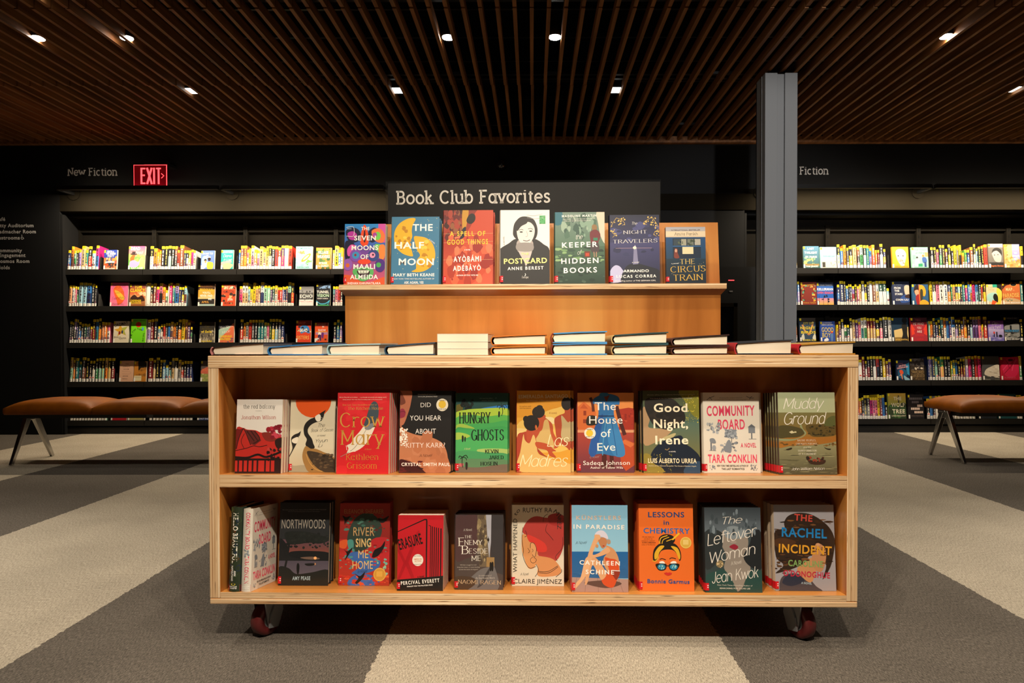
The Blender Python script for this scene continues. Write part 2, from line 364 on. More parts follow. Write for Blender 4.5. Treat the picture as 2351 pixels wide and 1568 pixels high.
def load_glyphs(chars):
    tmp = []
    for bold in (0, 1):
        for ch in chars:
            for body in (ch, ch + '|'):
                cu = bpy.data.curves.new('glyph', 'FONT'); cu.body = body; cu.offset = 0.022 if bold else 0.0; cu.resolution_u = 3
                o = bpy.data.objects.new('glyph', cu); COL.objects.link(o); tmp.append((bold, ch, body, o))
    bpy.context.view_layer.update(); dg = bpy.context.evaluated_depsgraph_get(); dg.update(); end = {}
    for bold, ch, body, o in tmp:
        e = o.evaluated_get(dg); me = e.to_mesh()
        if body == ch: GLY[bold, ch] = [[v.co.x, v.co.y] for v in me.vertices], [list(p.vertices) for p in me.polygons]
        else: end[bold, ch] = max([v.co.x for v in me.vertices] or [0])
        e.to_mesh_clear()
    base = {}
    for bold in (0, 1):
        vs_ = GLY[bold, '|'][0]; base[bold] = max(v[0] for v in vs_)
        for ch in chars: GLY[bold, ch] = (*GLY[bold, ch], end[bold, ch] - base[bold])
    for *_, o in tmp:
        cu = o.data; bpy.data.objects.remove(o); bpy.data.curves.remove(cu)
load_glyphs("ABCDEFGHIJKLMNOPQRSTUVWXYZabcdefghijklmnopqrstuvwxyz0123456789 |.,'?!&#:>-\u00c1\u00c9\u00d2\u00e9\u00dc")
def sans_text(s, bold=0, gap=0.0):
    polys = []; x = 0.0
    for ch in s:
        vs_, fs, adv = GLY.get((bold, ch)) or GLY[bold, 'O']
        for f in fs: polys.append([(vs_[i][0] + x, vs_[i][1]) for i in f])
        x += adv + gap
    return [[(a * 10 / 0.729, b * 10 / 0.729) for a, b in q] for q in polys]   # cap height 10
def text_polys(s, font):
    if font == 's': return sans_text(s, 0, 0.02)
    if font == 'b': return sans_text(s, 1, 0.05)
    if font == 'w': return sans_text(s, 1, 0.16)          # bold, widely spaced
    if font == 'l': return pen_text(s, 1.75, 1.5, 0.95, 1.5)    # slab
    if font == 'r': return pen_text(s, 1.15, 0.5, 0.7, 1.3)     # roman
    if font == 'd': return pen_text(s, 2.3, 0.5, 0.5, 1.4)      # fat face
    if font == 'c': return pen_text(s, 0.8, 0.55, 0, 0.1, 0.32)  # script
    if font == 'k': return pen_text(s, 1.0, 1.0, 0, 1.0)         # round pen
    return sans_text(s)
def fit_text(s, font, a, b, cap):
    """polygons of s laid on the line a -> b (y up), letters cap tall, stretched to its length"""
    P = text_polys(s, font); xs = [p[0] for q in P for p in q]
    if not xs: return []
    x0, x1 = min(xs), max(xs); dx, dy = b[0] - a[0], b[1] - a[1]; L = math.hypot(dx, dy); ux, uy = dx / L, dy / L
    sx, sy = L / (x1 - x0), cap / 10
    return [[(a[0] + ux * (p[0] - x0) * sx - uy * p[1] * sy, a[1] + uy * (p[0] - x0) * sx + ux * p[1] * sy) for p in q] for q in P]
def clip_poly(P, x0, y0, x1, y1):
    for ax, lim, sg in ((0, x0, 1), (0, x1, -1), (1, y0, 1), (1, y1, -1)):
        out = []
        for i in range(len(P)):
            a, b = P[i - 1], P[i]; ia, ib = (a[ax] - lim) * sg >= 0, (b[ax] - lim) * sg >= 0
            if ia != ib:
                t = (lim - a[ax]) / (b[ax] - a[ax]); out.append((a[0] + (b[0] - a[0]) * t, a[1] + (b[1] - a[1]) * t))
            if ib: out.append(b)
        P = out
        if len(P) < 3: return []
    return P
def art(mb, ops, frame, w, h, y=0.0, seed=1, step=0.000025, mi=0):
    """print ops onto the front face (x 0..w, z 0..h, facing -y). ops use the photo crop's coordinates, frame = the cover's corners there."""
    fx0, fy0, fx1, fy1 = frame; rnd = random.Random(seed)
    def X(x): return (x - fx0) / (fx1 - fx0) * w
    def Z(yy): return (fy1 - yy) / (fy1 - fy0) * h
    kx, kz = w / (fx1 - fx0), h / (fy1 - fy0); lay = [1]
    def put(poly, col, grad=None):
        P = clip_poly(poly, 0, 0, w, h)
        if len(P) < 3: return
        yy = y - step * lay[0]
        if grad:
            c0, c1, z0, z1 = grad; cc = []
            for p in P:
                t = min(1, max(0, (p[1] - z0) / (z1 - z0))); cc.append(tuple(a + (b - a) * t for a, b in zip(c0, c1)))
        if len(P) <= 4:
            ar = sum(P[i - 1][0] * P[i][1] - P[i][0] * P[i - 1][1] for i in range(len(P)))
            if ar < 0:
                P = P[::-1]
                if grad: cc = cc[::-1]
            mb.add([(p[0], yy, p[1]) for p in P], [tuple(range(len(P)))], mi, tuple(cc) if grad else col)
        else:
            for t in tessellate_polygon([[Vector((p[0], p[1], 0)) for p in P]]):
                a, b, c = (P[i] for i in t)
                if (b[0] - a[0]) * (c[1] - a[1]) - (b[1] - a[1]) * (c[0] - a[0]) < 0: t = (t[0], t[2], t[1])
                mb.add([(P[i][0], yy, P[i][1]) for i in t], [(0, 1, 2)], mi, tuple(cc[i] for i in t) if grad else col)
    for op in ops:
        k = op[0]
        if k == 'r': x0, y0, x1, y1, c = op[1:]; put([(X(x0), Z(y1)), (X(x1), Z(y1)), (X(x1), Z(y0)), (X(x0), Z(y0))], hx(c))
        elif k == 'g':
            x0, y0, x1, y1, ct, cb = op[1:]; put([(X(x0), Z(y1)), (X(x1), Z(y1)), (X(x1), Z(y0)), (X(x0), Z(y0))], None, (hx(cb), hx(ct), Z(y1), Z(y0)))
        elif k == 'c':
            cx, cy, rx, ry, c = op[1:6]; a = R(op[6]) if len(op) > 6 else 0; n = 22
            put([(X(cx) + (math.cos(t) * rx * math.cos(a) - math.sin(t) * ry * math.sin(a)) * kx, Z(cy) - (math.cos(t) * rx * math.sin(a) + math.sin(t) * ry * math.cos(a)) * kz) for t in (2 * math.pi * i / n for i in range(n))], hx(c))
        elif k in 'pq':                                       # polygon / smooth blob
            P = op[1]; P = [(P[i], P[i + 1]) for i in range(0, len(P), 2)]
            if k == 'q': P = catmull(P, True, 4)
            put([(X(a), Z(b)) for a, b in P], hx(op[2]))
        elif k == 'l':
            P = op[1]; P = [(P[i], P[i + 1]) for i in range(0, len(P), 2)]
            if len(P) > 2: P = catmull(P)
            for q in ribbon([(X(a), Z(b)) for a, b in P], op[2] * kx, op[2] * kx): put(q, hx(op[3]))
        elif k == 't':
            s, x0, y0, x1, y1, cap, c, f = op[1:9]
            for q in fit_text(s, f, (X(x0), Z(y0)), (X(x1), Z(y1)), cap * kz): put(q, hx(c))
        elif k == 'n':
            x0, y0, x1, y1, cnt, r0, r1, cols = op[1:9]; asp = op[9] if len(op) > 9 else 1.0
            for _ in range(cnt):
                cx, cy, r = rnd.uniform(x0, x1), rnd.uniform(y0, y1), rnd.uniform(r0, r1); a0 = rnd.uniform(0, 6)
                put([(X(cx + r * math.cos(a0 + t) * rnd.uniform(0.6, 1.1)), Z(cy + r * asp * math.sin(a0 + t) * rnd.uniform(0.6, 1.1))) for t in (0, 0.9, 1.8, 2.7, 3.6, 4.5, 5.4)], hx(rnd.choice(cols)))
                lay[0] += 0.02
        lay[0] += 1
# ---------------------------------------------------------------- room shell
def struct(o): o['kind'] = 'structure'; return o
WY = 6.67                                                  # face of the back wall
def wx(px, Y=WY): return (px - CX) * Y / F
def wz(py, Y=WY): return EYE + (HY - py) * Y / F
XL0, XL1 = wx(141), wx(976, 6.73)                          # left bookcase recess
XR0, XR1 = wx(1704, 6.73), 5.75                            # right bookcase recess
ZTOP = wz(484)
m = MB(); m.box((-7.2, -3.0, -0.05), (7.2, 7.2, 0.0)); struct(m.build('floor', CARPET))
m = MB(); m.box((-7.2, -3.0, 3.60), (7.2, 7.2, 3.70)); ceil = struct(m.build('ceiling', DECK))
m = MB()
for a, b, z0, z1 in ((-7.2, XL0, 0, 3.60), (XL1, XR0, 0, 3.60), (XR1, 7.2, 0, 3.60), (XL0, XL1, wz(436), 3.60), (XR0, XR1, wz(436), 3.60)):
    m.box((a, WY, z0), (b, WY + 0.5, z1))
struct(m.build('wall_back', BLACK))
m = MB()
for a, b in ((XL0, XL1), (XR0, XR1)): m.box((a, WY + 0.001, ZTOP), (b, WY + 0.12, wz(436)))
m.box((XL1, WY - 0.012, ZTOP), (XR0, WY, wz(447)))
struct(m.build('trim_1', CANOPY))
m = MB(); m.box((-7.2, 6.60, 2.815), (7.2, 6.66, 2.875)); struct(m.build('trim_2', SLAT))
# slatted ceiling: runs of walnut slats, panel by panel, below the black deck
PANEL = [-0.765, 0.425, 1.615, 2.805, 3.997, 5.187, 6.366, 6.60]
for k in range(len(PANEL) - 1):
    m = MB(); y0, y1 = PANEL[k] + 0.006, PANEL[k + 1] - 0.006; rnd = random.Random(k)
    jx, jz = rnd.uniform(-0.006, 0.006), rnd.uniform(0, 0.006)
    for i in range(-62, 62):
        x = 0.004 + i * 0.1001 + jx; z = CEIL_Z + jz + rnd.uniform(0, 0.003)
        m.box((x - 0.0115, y0, z), (x + 0.0115, y1, z + 0.062))
    for yy in (y0 + 0.02, y1 - 0.05):
        if y1 - y0 > 0.5: m.box((-6.2, yy, CEIL_Z + 0.064), (6.2, yy + 0.03, CEIL_Z + 0.085), 1)
    o = m.build('slat_panel', [SLAT, RAILM], ceil); o['label'] = 'run of parallel walnut ceiling slats'; o['kind'] = 'structure'
m = MB()
for i in range(16):
    y = 0.4 + i * 0.42; m.box((-6.5, y, 3.12), (6.5, y + 0.022, 3.145))
m.build('carrier_rail', RAILM, ceil)
# ---------------------------------------------------------------- steel column
CXC, CYC = 1.7825, 4.90
cl = empty('column', loc=(CXC, CYC, 0)); tag(cl, 'grey painted steel column beside the right bookcase', 'column', kind='structure')
m = MB(); T0, W, D = 0.018, 0.231, 0.20                    # wide-flange section boxed on both sides
m.box((-W / 2, 0.0, 0), (-0.028, T0, 2.81)); m.box((0.026, 0.0, 0), (W / 2, T0, 2.81))
m.box((-0.03, 0.022, 0), (0.03, 0.03, 2.81)); m.box((-W / 2, T0, 0), (-W / 2 + 0.016, D, 2.81)); m.box((W / 2 - 0.016, T0, 0), (W / 2, D, 2.81))
m.box((-W / 2, D - T0, 0), (W / 2, D, 2.81))
m.build('shaft', STEEL, cl, bevel=0.002)
m = MB(); m.box((-W / 2 - 0.002, 0.07, 0), (-W / 2, 0.078, 2.81)); m.build('seam', STEEL, cl)

# ---------------------------------------------------------------- bookcases
ROWZ = [1.618, 1.257, 0.898, 0.514, 0.132]
SY, SB = 6.722, 6.95                                       # front of the shelves, face of the back panel
def sx(px): return (px - CX) * SY / F
def bookcase(x0, x1, cuts, ups, label):
    rt = empty('bookcase', loc=((x0 + x1) / 2, SY, 0)); tag(rt, label, 'bookcase')
    ox, oy = (x0 + x1) / 2, SY
    def part(name, mb, mt=SHELF, **k):
        mb.v = [(a - ox, b - oy, c) for a, b, c in mb.v]; return mb.build(name, mt, rt, **k)
    m = MB(); m.box((x0, SB, 0), (x1, SB + 0.02, ZTOP - 0.002)); part('back_panel', m, BACKP)
    m = MB(); m.box((x0, WY + 0.12, ZTOP - 0.03), (x1, SB, ZTOP - 0.004)); part('top_panel', m, BLACK)
    for a, b in ((x0, x0 + 0.02), (x1 - 0.02, x1)):
        m = MB(); m.box((a, WY + 0.004, 0), (b, SB, ZTOP - 0.03)); part('side_panel', m, BLACK)
    m = MB(); m.box((x0 + 0.02, SY - 0.010, 0.0), (x1 - 0.02, SB, wz(981))); part('kick_plate', m)
    m = MB(); m.box((x0 + 0.02, SB - 0.035, wz(533, 6.93)), (x1 - 0.02, SB, wz(524, 6.93))); part('cross_rail', m, BACKP)
    for px in ups:
        x = wx(px, 6.91); m = MB(); m.box((x - 0.021, 6.905, 0.1), (x + 0.021, SB, wz(519, 6.9)))
        for i in range(26): m.box((x - 0.004, 6.9035, 2.0 - i * 0.06), (x + 0.004, 6.905, 2.0 - i * 0.06 + 0.03), 1)
        part('slotted_upright', m, [BACKP, DECK])
    for z in ROWZ:
        for a, b in zip(cuts[:-1], cuts[1:]):
            m = MB(); a2, b2 = a + 0.0025, b - 0.0025
            f = SY - 0.014; m.prism([(f, z - 0.052), (f, z + 0.0015), (6.90, z - 0.0187), (6.90, z - 0.026), (f + 0.004, z - 0.008), (f + 0.004, z - 0.052)], a2, b2, axis='x')
            part('shelf', m)
    return rt
cutsL = [XL0 + 0.02, sx(331), sx(546), sx(761), XL1 - 0.02]
cutsR = [XR0 + 0.02, sx(1922), sx(2136.5), sx(2347), XR1 - 0.02]
bookcase(XL0 + 0.003, XL1 - 0.003, cutsL, (183, 357, 566, 773), 'black steel wall bookcase beside the lit exit sign')
bookcase(XR0 + 0.003, XR1 - 0.003, cutsR, (1899, 2107, 2313), 'black steel wall bookcase behind the grey steel column')

# ---------------------------------------------------------------- LED bars on arms
BY = 6.417
def led_bar(x0, x1, ax, label):
    zc = 2.346; rt = empty('light_bar', loc=((x0 + x1) / 2, BY, zc)); tag(rt, label, 'light', 'light bars above the bookcases'); ox = (x0 + x1) / 2
    m = MB(); m.box((x0 - ox, -0.02, -0.016), (x1 - ox, 0.022, 0.02)); m.build('housing', RIM, rt)
    m = MB(); m.box((x0 - ox + 0.03, 0.0222, -0.008), (x1 - ox - 0.03, 0.0235, 0.006)); m.build('led_strip', LEDM, rt)
    for a in ax:
        m = MB(); m.bar((a - ox, 0.02, 0), (a - ox, WY - BY - 0.008, 0), 0.028, 0.028); m.build('arm', RIM, rt)
        m = MB(); m.cyl((a - ox, WY - BY - 0.010, 0), 0.06, 0.009, 'y', 32); m.build('wall_plate', CANOPY, rt)
    L = x1 - x0
    area('led_light', (ox, BY + 0.024, zc - 0.022), Vector((0, 0.22, -1)).to_track_quat('-Z', 'X').to_euler(), 0.02, L - 0.06, 22.0 * L, (1.0, 0.84, 0.62))
P = 1.542
for k, (a, pxl) in enumerate(((wx(174), 'left end of the left bookcase'), (wx(537), 'left bookcase right of the exit sign'), (wx(899), 'left bookcase, running behind the display sign'))):
    x1 = a + P if k < 2 else XL1
    led_bar(a + 0.02, x1 - 0.02, (a,), 'slim black light bar over ' + ('the ' if k else 'the ') + pxl)
for k, (a, t) in enumerate(((wx(1743), 'passing behind the column'), (wx(2105), 'its wall plate in open view'))):
    led_bar(a + 0.02, a + P - 0.02, (a,), 'slim black light bar over the right bookcase, ' + t)

# ---------------------------------------------------------------- ceiling lamps
for px, py, side in ((88, 107, 'leftmost round lamp in the slats'), (291, 105, 'round lamp next to the leftmost one, above the exit sign'), (1029, 95, 'brightest round lamp, left of centre above the sign'),
                     (1274, 97, 'round lamp just right of the brightest one'), (2172, 87, 'lone round lamp beyond the column')):
    p = at(px, py, 4.42); p.z = CEIL_Z + 0.012
    rt = empty('recessed_downlight', loc=p); tag(rt, 'white glowing ' + side, 'ceiling light', 'round ceiling lamps')
    m = MB(); m.cyl((0, 0, 0.004), 0.037, 0.004, 'z', 28); m.build('lens', LAMP, rt)
    m = MB(); m.cyl((0, 0, 0.009), 0.043, 0.09, 'z', 28); m.build('can', RIM, rt)
for px, py, t in ((430, 228, 'above the light bar left of the display'), (917, 222, 'between the slats left of the centre lamps'), (1412, 218, 'between the slats right of the centre lamps'),
                  (2328, 211, 'at the far end of the slats beyond the column'), (112, 1, 'nearest the top edge, over the left bench')):
    p = at(px, py, 5.37 if py > 100 else 3.87); p.z = CEIL_Z + 0.03
    x = round((p.x - 0.004) / 0.1001 - 0.5) + 0.5; p.x = 0.004 + x * 0.1001
    rt = empty('panel_light', loc=p); tag(rt, 'small white rectangular panel light ' + t, 'ceiling light', 'small rectangular ceiling lights')
    m = MB(); m.box((-0.036, -0.055, 0), (0.036, 0.055, 0.004)); m.build('diffuser', LAMP2, rt)
    m = MB(); m.box((-0.038, -0.058, 0.0045), (0.038, 0.058, 0.05)); m.build('housing', RIM, rt)

# ---------------------------------------------------------------- wall lettering and exit sign
def letters(name, rows, Y, mt, thick=0.0012):
    """rows: (text, x0, x1, baseline, cap, font) in photo pixels on the plane y = Y; x0 None = natural width, right aligned"""
    m = MB()
    for s, x0, x1, yb, cap, f in rows:
        a1 = (wx(x1, Y), wz(yb, Y)); c = cap * Y / F
        if x0 is None:
            P = text_polys(s, f); w = max(p[0] for q in P for p in q) - min(p[0] for q in P for p in q); a0 = (a1[0] - w * c / 10, a1[1])
        else: a0 = (wx(x0, Y), a1[1])
        for q in fit_text(s, f, a0, a1, c): m.add([(p[0], Y, p[1]) for p in q], [tuple(range(len(q)))])
    return m.build(name, mt)
o = letters('wall_lettering', [('New Fiction', 159.5, 274, 402, 16, 'l')], WY - 0.0015, GREY_LET); tag(o, 'grey slab lettering on the black wall beside the exit sign', 'lettering')
o = letters('wall_lettering', [('New Fiction', 1786, 1900.5, 402.5, 16, 'l')], WY - 0.0015, GREY_LET); tag(o, 'grey slab lettering half hidden behind the column', 'lettering')
o = letters('wall_directory', [('Caf\u00e9', None, 16, 505.5, 8.4, 'b'), ('Getty Auditorium', None, 80.6, 520, 8.4, 'b'), ('Radmacher Room', None, 85.7, 534, 8.4, 'b'), ('Restrooms', None, 48.6, 548, 8.4, 'b'),
     ('Community', None, 53.5, 577, 8.4, 'b'), ('Engagement', None, 61.3, 588, 8.4, 'b'), ('Cosmos Room', None, 70, 601.5, 8.4, 'b'), ('Holds', None, 25, 616, 8.4, 'b')], WY - 0.0015, GREY_LET)
tag(o, 'grey directory of room names on the black wall left of the bookcases', 'lettering')
m = MB(); c = (wx(55), wz(544)); u = WY / F                # wheelchair sign after the restrooms line
for q in ribbon([(c[0] + p[0] * u, c[1] + p[1] * u) for p in arc(-0.5, -1, 2.7, 2.7, 100, 330)], 1.1 * u, 1.1 * u) + ribbon([(c[0] + p[0] * u, c[1] + p[1] * u) for p in ((-1, 4), (-0.5, 0.6), (2, 0.4), (3.2, -3))], 1.2 * u, 1.2 * u):
    m.add([(p[0], WY - 0.0015, p[1]) for p in q], [(0, 1, 2, 3)])
m.add([(c[0] - 1.1 * u + 1.1 * u * math.cos(t), WY - 0.0015, c[1] + 5.6 * u + 1.1 * u * math.sin(t)) for t in (i * 0.6 for i in range(10))], [tuple(range(10))])
m.build('wheelchair_symbol', GREY_LET, o)
EY = 6.50
ex = empty('exit_sign', loc=(wx(349.5, EY), EY, wz(403, EY))); tag(ex, 'red lit exit sign over the left bookcase', 'sign'); e = EY / F
m = MB(); m.box((-37.5 * e, -0.004, -24 * e), (37.5 * e, 0.004, 24 * e)); m.build('acrylic_panel', RED_P, ex)
m = MB()
for a, b in (((-37.5, 23.2), (37.5, 24.2)), ((-37.5, -24.2), (-36.7, 24)), ((36.7, -24.2), (37.5, 24))): m.box((a[0] * e, -0.005, a[1] * e), (b[0] * e, 0.005, b[1] * e))
m.build('lit_edge', RED_E, ex)
m = MB()
for a, b in (((-22, 17.5), (-11, 14)), ((-22, 2), (-12, -1.2)), ((-22, -16), (-11, -19.5)), ((-22, 17.5), (-18, -19.5)), ((7, 17.5), (11, -19.5)), ((13.8, 17.5), (24.6, 14.2)), ((17.3, 17.5), (21.2, -19.5))):
    m.box((a[0] * e, -0.0055, b[1] * e), (b[0] * e, -0.0048, a[1] * e))
for a, b in (((-9, 17.5), (5.5, -19.5)), ((-9, -19.5), (5.5, 17.5))):
    for q in ribbon([(a[0] * e + 0.008, a[1] * e), (b[0] * e - 0.008, b[1] * e)], 4.6 * e, 3 * e): m.add([(p[0], -0.0052 , p[1]) for p in q], [(0, 1, 2, 3)])
for q in ribbon([(25.5 * e, 4.5 * e), (31.3 * e, -0.8 * e), (25.5 * e, -6.2 * e)], 1.8 * e, 1.8 * e): m.add([(p[0], -0.0052, p[1]) for p in q], [(0, 1, 2, 3)])
m.build('letters', RED_E, ex)
m = MB(); m.box((-0.05, -0.018, 24.3 * e), (0.17, 0.018, 24.3 * e + 0.028)); m.box((0.1, 0.0, 24.3 * e), (0.16, WY - EY - 0.001, 24.3 * e + 0.026)); m.build('mount', RIM, ex)
area('exit_glow', (wx(349.5, EY), EY, wz(429, EY)), (0, 0, 0), 0.28, 0.02, 0.35, (1, 0.02, 0.02))
area('exit_glow', (wx(349.5, EY), EY - 0.02, wz(400, EY)), (R(-140), 0, 0), 0.28, 0.02, 0.07, (1, 0.02, 0.02))
# dark dome camera and the kiosk between the bookcases
p = at(1151, 380, WY); o = MB(); o.cyl((0, -0.03, 0), 0.05, 0.03, 'y', 24, r2=0.055)
for k in range(5):
    a0, a1 = k * math.pi / 10, (k + 1) * math.pi / 10
    o.cyl((0, -0.03 - 0.04 * math.sin(a1), 0), 0.045 * math.cos(a1) + 1e-4, 0.04 * (math.sin(a1) - math.sin(a0)), 'y', 24, r2=0.045 * math.cos(a0))
o = o.build('security_camera', GLASSB, loc=(p.x, WY - 0.001, p.z)); tag(o, 'small dark dome camera high on the black wall behind the sign', 'camera')
kx = wx(1640, 6.6); kz = wz(745, 6.6)
rt = empty('kiosk', loc=(kx, 6.62, 0)); tag(rt, 'black wall kiosk with framed glass screen beside the column', 'kiosk')
m = MB(); m.box((-0.35, -0.01, 0.0), (wx(1735, 6.6) - kx, 0.045, 1.62)); m.build('body', BLACK, rt)
m = MB(); x1, z1 = wx(1692, 6.6) - kx, wz(697, 6.6); z0 = 0.72
for a, b in (((-0.30, z1 - 0.035), (x1, z1)), ((-0.30, z0), (x1, z0 + 0.035)), ((x1 - 0.035, z0), (x1, z1)), ((-0.30, z0), (-0.265, z1))): m.box((a[0], -0.035, a[1]), (b[0], -0.0105, b[1]))
m.build('screen_frame', CANOPY, rt)
m = MB(); m.box((-0.265, -0.02, z0 + 0.035), (x1 - 0.035, -0.0105, z1 - 0.035)); m.build('screen', GLASSB, rt)
m = MB(); m.box((wx(1672.5, 6.6) - kx, -0.012, wz(645.6, 6.6)), (wx(1686, 6.6) - kx, -0.0102, wz(643.4, 6.6))); m.build('indicator_light', mat('red_indicator', (0.8, 0.05, 0.05), emit=(1, 0.05, 0.06), es=1.6), rt)['label'] = 'thin red indicator light'
m = MB(); m.box((wx(1675, 6.6) - kx, -0.012, wz(671.5, 6.6)), (wx(1682.5, 6.6) - kx, -0.0102, wz(668, 6.6))); m.build('card_slot', mat('grey_plastic', (0.16, 0.16, 0.17), 0.5), rt)

# ---------------------------------------------------------------- tan leather benches
def bench(x0, n, label):
    S, D, Z0, Z1 = 0.640, 0.47, 0.372, 0.418
    rt = empty('bench', loc=(x0, 4.93, 0)); tag(rt, label, 'bench', 'leather benches')
    for k in range(n):                                      # one puffed cushion per seat
        m = MB(); nx, ny = 26, 18; a = k * S + 0.003; W = S - 0.006; rr = 0.055
        def P(i, j):
            u, v = i / nx, j / ny
            e = (1 - (2 * u - 1) ** 4) ** 0.6 * (1 - (2 * v - 1) ** 4) ** 0.5
            return (a + W * u, D * v, Z1 + 0.062 * e)
        g = [[P(i, j) for i in range(nx + 1)] for j in range(ny + 1)]
        pts = [p for row in g for p in row]; N1 = nx + 1
        fs = [(j * N1 + i, j * N1 + i + 1, (j + 1) * N1 + i + 1, (j + 1) * N1 + i) for j in range(ny) for i in range(nx)]
        rim = [(i, 0) for i in range(nx)] + [(nx, j) for j in range(ny)] + [(i, ny) for i in range(nx, 0, -1)] + [(0, j) for j in range(ny, 0, -1)]
        ids = [j * N1 + i for i, j in rim]; o = len(pts); nr = len(ids)
        cx, cy = a + W / 2, D / 2
        for zz, sc in ((Z1 - 0.018, 1.006), (Z0 + 0.012, 1.004), (Z0, 0.985)):
            pts += [(cx + (pts[i][0] - cx) * sc, cy + (pts[i][1] - cy) * sc, zz) for i in ids]
        prev = ids
        for q in range(3):
            cur = [o + q * nr + i for i in range(nr)]
            fs += [(prev[i], cur[i], cur[(i + 1) % nr], prev[(i + 1) % nr]) for i in range(nr)]; prev = cur
        fs.append(tuple(reversed(prev)))
        m.add(pts, fs); m.build('seat_cushion', LEATHER, rt, smooth=True)
    L = n * S
    m = MB(); m.box((0.05, 0.10, Z0 - 0.035), (L - 0.05, D - 0.10, Z0 - 0.001)); m.build('seat_rail', RAILM, rt)
    for xx in (0.03, L - 0.03):
        m = MB(); m.bar((xx, 0.20, Z0 - 0.008), (xx, 0.28, Z0 - 0.008), 0.06, 0.012)
        for s, yt, yb in ((-1, 0.215, 0.02), (1, 0.265, 0.45)):
            m.bar((xx, yt, Z0 - 0.012), (xx + (0.01 if xx < 1 else -0.01), yb, 0.0), 0.034, 0.05, w2=0.02, d2=0.026)
        m.bar((xx, 0.2, Z0 - 0.035), (xx, 0.28, Z0 - 0.035), 0.03, 0.05)
        m.build('leg_frame', CHROME, rt, bevel=0.003)
    if x0 < 0:
        m = MB(); px0, px1 = wx(321, 4.95) - x0, wx(336, 4.95) - x0; m.box((px0, 0.098, Z0 - 0.03), (px1, 0.0995, Z0 - 0.006)); m.build('name_plate', STEEL, rt)
bench(wx(4, 4.93), 4, 'tan leather bench with pillowed seats beside the left end of the display cart')
bench(wx(2208, 4.93), 4, 'tan leather bench in front of the right bookcase, beyond the column')
# ---------------------------------------------------------------- plywood display cart
CYAW = R(-1.135)
CARTM = Matrix.Translation((-0.006, 1.9565, 0)) @ Matrix.Rotation(CYAW, 4, 'Z')
cart = empty('display_cart', M=CARTM); tag(cart, 'two shelf plywood display cart on casters holding face out novels', 'display cart')
HW, CD, ST = 0.934, 0.66, 0.031
SLOPE = math.tan(R(5.4)); SD = 0.17
def cpart(name, m, mats, **k): return m.build(name, mats, cart, **k)
FB = [0, 1, 0, 1, 2, 2]
m = MB(); m.box((-HW, 0, 0.809), (HW, CD, 0.845), fm=[0, 0, 0, 0, 1, 1]); cpart('top_board', m, [PLY_Z, VEN_X], bevel=0.002)
for s in (-1, 1):
    m = MB(); a, b = sorted((s * HW, s * (HW - ST))); m.box((a, 0.001, 0.1395), (b, CD - 0.001, 0.8088), fm=[0, 1, 0, 1, 0, 0]); cpart('side_panel', m, [PLY_X, VEN_Z], bevel=0.0015)
m = MB(); m.box((-HW, 0, 0.122), (HW, CD, 0.139), fm=[0, 0, 0, 0, 1, 1]); cpart('base_board', m, [PLY_Z, VEN_X], bevel=0.003)
IW = HW - ST - 0.0005
def slopeboard(name, zt, zb, flip, flat=False):
    m = MB(); yb = SD
    prof = [(0.001, zb), (0.001, zt), (yb, zt - SLOPE * yb), (yb, zb if flat else zb - SLOPE * yb)]
    if flip: prof = [(CD - y, z) for y, z in prof][::-1]
    pts = [(-IW, y, z) for y, z in prof] + [(IW, y, z) for y, z in prof]
    if not flip: fs = [(0, 4, 5, 1), (1, 5, 6, 2), (2, 6, 7, 3), (3, 7, 4, 0), (3, 2, 1, 0), (4, 5, 6, 7)]; mi = [0, 1, 0, 1, 0, 0]
    else: fs = [(3, 2, 6, 7), (2, 1, 5, 6), (1, 0, 4, 5), (0, 3, 7, 4), (0, 1, 2, 3), (7, 6, 5, 4)]; mi = [0, 1, 0, 1, 0, 0]
    for f, q in zip(fs, mi): m.add([pts[i] for i in f], [tuple(range(4))], q)
    cpart(name, m, [PLY_Z, VEN_X])
for fl in (False, True):
    slopeboard('shelf_board', 0.500, 0.4637, fl); slopeboard('shelf_board', 0.157, 0.1395, fl, True)
    m = MB(); y0, y1 = (SD + 0.0005, SD + 0.0125) if not fl else (CD - SD - 0.0125, CD - SD - 0.0005); m.box((-IW, y0, 0.1395), (IW, y1, 0.8088)); cpart('back_panel', m, [VEN_Z])
# riser with its tilted book ledge
RW = 0.608; RYF = 0.256
m = MB(); m.box((-RW, RYF, 0.8455), (RW, CD - RYF, 1.034), fm=[0, 1, 0, 1, 0, 0]); cpart('riser', m, [VEN_Z, PLY_X])
m = MB(); lw, y0, zt = 0.622, 0.236, 1.070
def ledge_pts(): 
    return [(-lw, y0, zt - 0.0167), (lw, y0, zt - 0.0167), (lw, y0, zt), (-lw, y0, zt), (-RW, RYF, 1.0345), (RW, RYF, 1.0345),
            (lw, 0.33, zt - 0.0089), (-lw, 0.33, zt - 0.0089), (RW, 0.33, 1.0345), (-RW, 0.33, 1.0345)]
p = ledge_pts()
for f, q in (((0, 1, 2, 3), 0), ((4, 5, 1, 0), 1), ((3, 2, 6, 7), 1), ((1, 5, 8, 6), 1), ((1, 6, 2, 2), 1), ((0, 7, 9, 4), 1), ((0, 3, 7, 7), 1), ((7, 6, 8, 9), 1), ((9, 8, 5, 4), 1)):
    f = tuple(dict.fromkeys(f)); m.add([p[i] for i in f], [tuple(range(len(f)))], q)
cpart('book_ledge', m, [PLY_Z, VEN_X])
m = MB(); lt = R(8.0); zb = 1.0625; h = 0.222; yb = 0.312
M8 = Matrix.Translation((0, yb, zb)) @ Matrix.Rotation(-lt, 4, 'X')
m.box((-0.620, 0, 0), (0.620, 0.016, h), M=M8, fm=[0, 1, 0, 1, 1, 1]); cpart('ledge_back', m, [VEN_Z, PLY_Z])
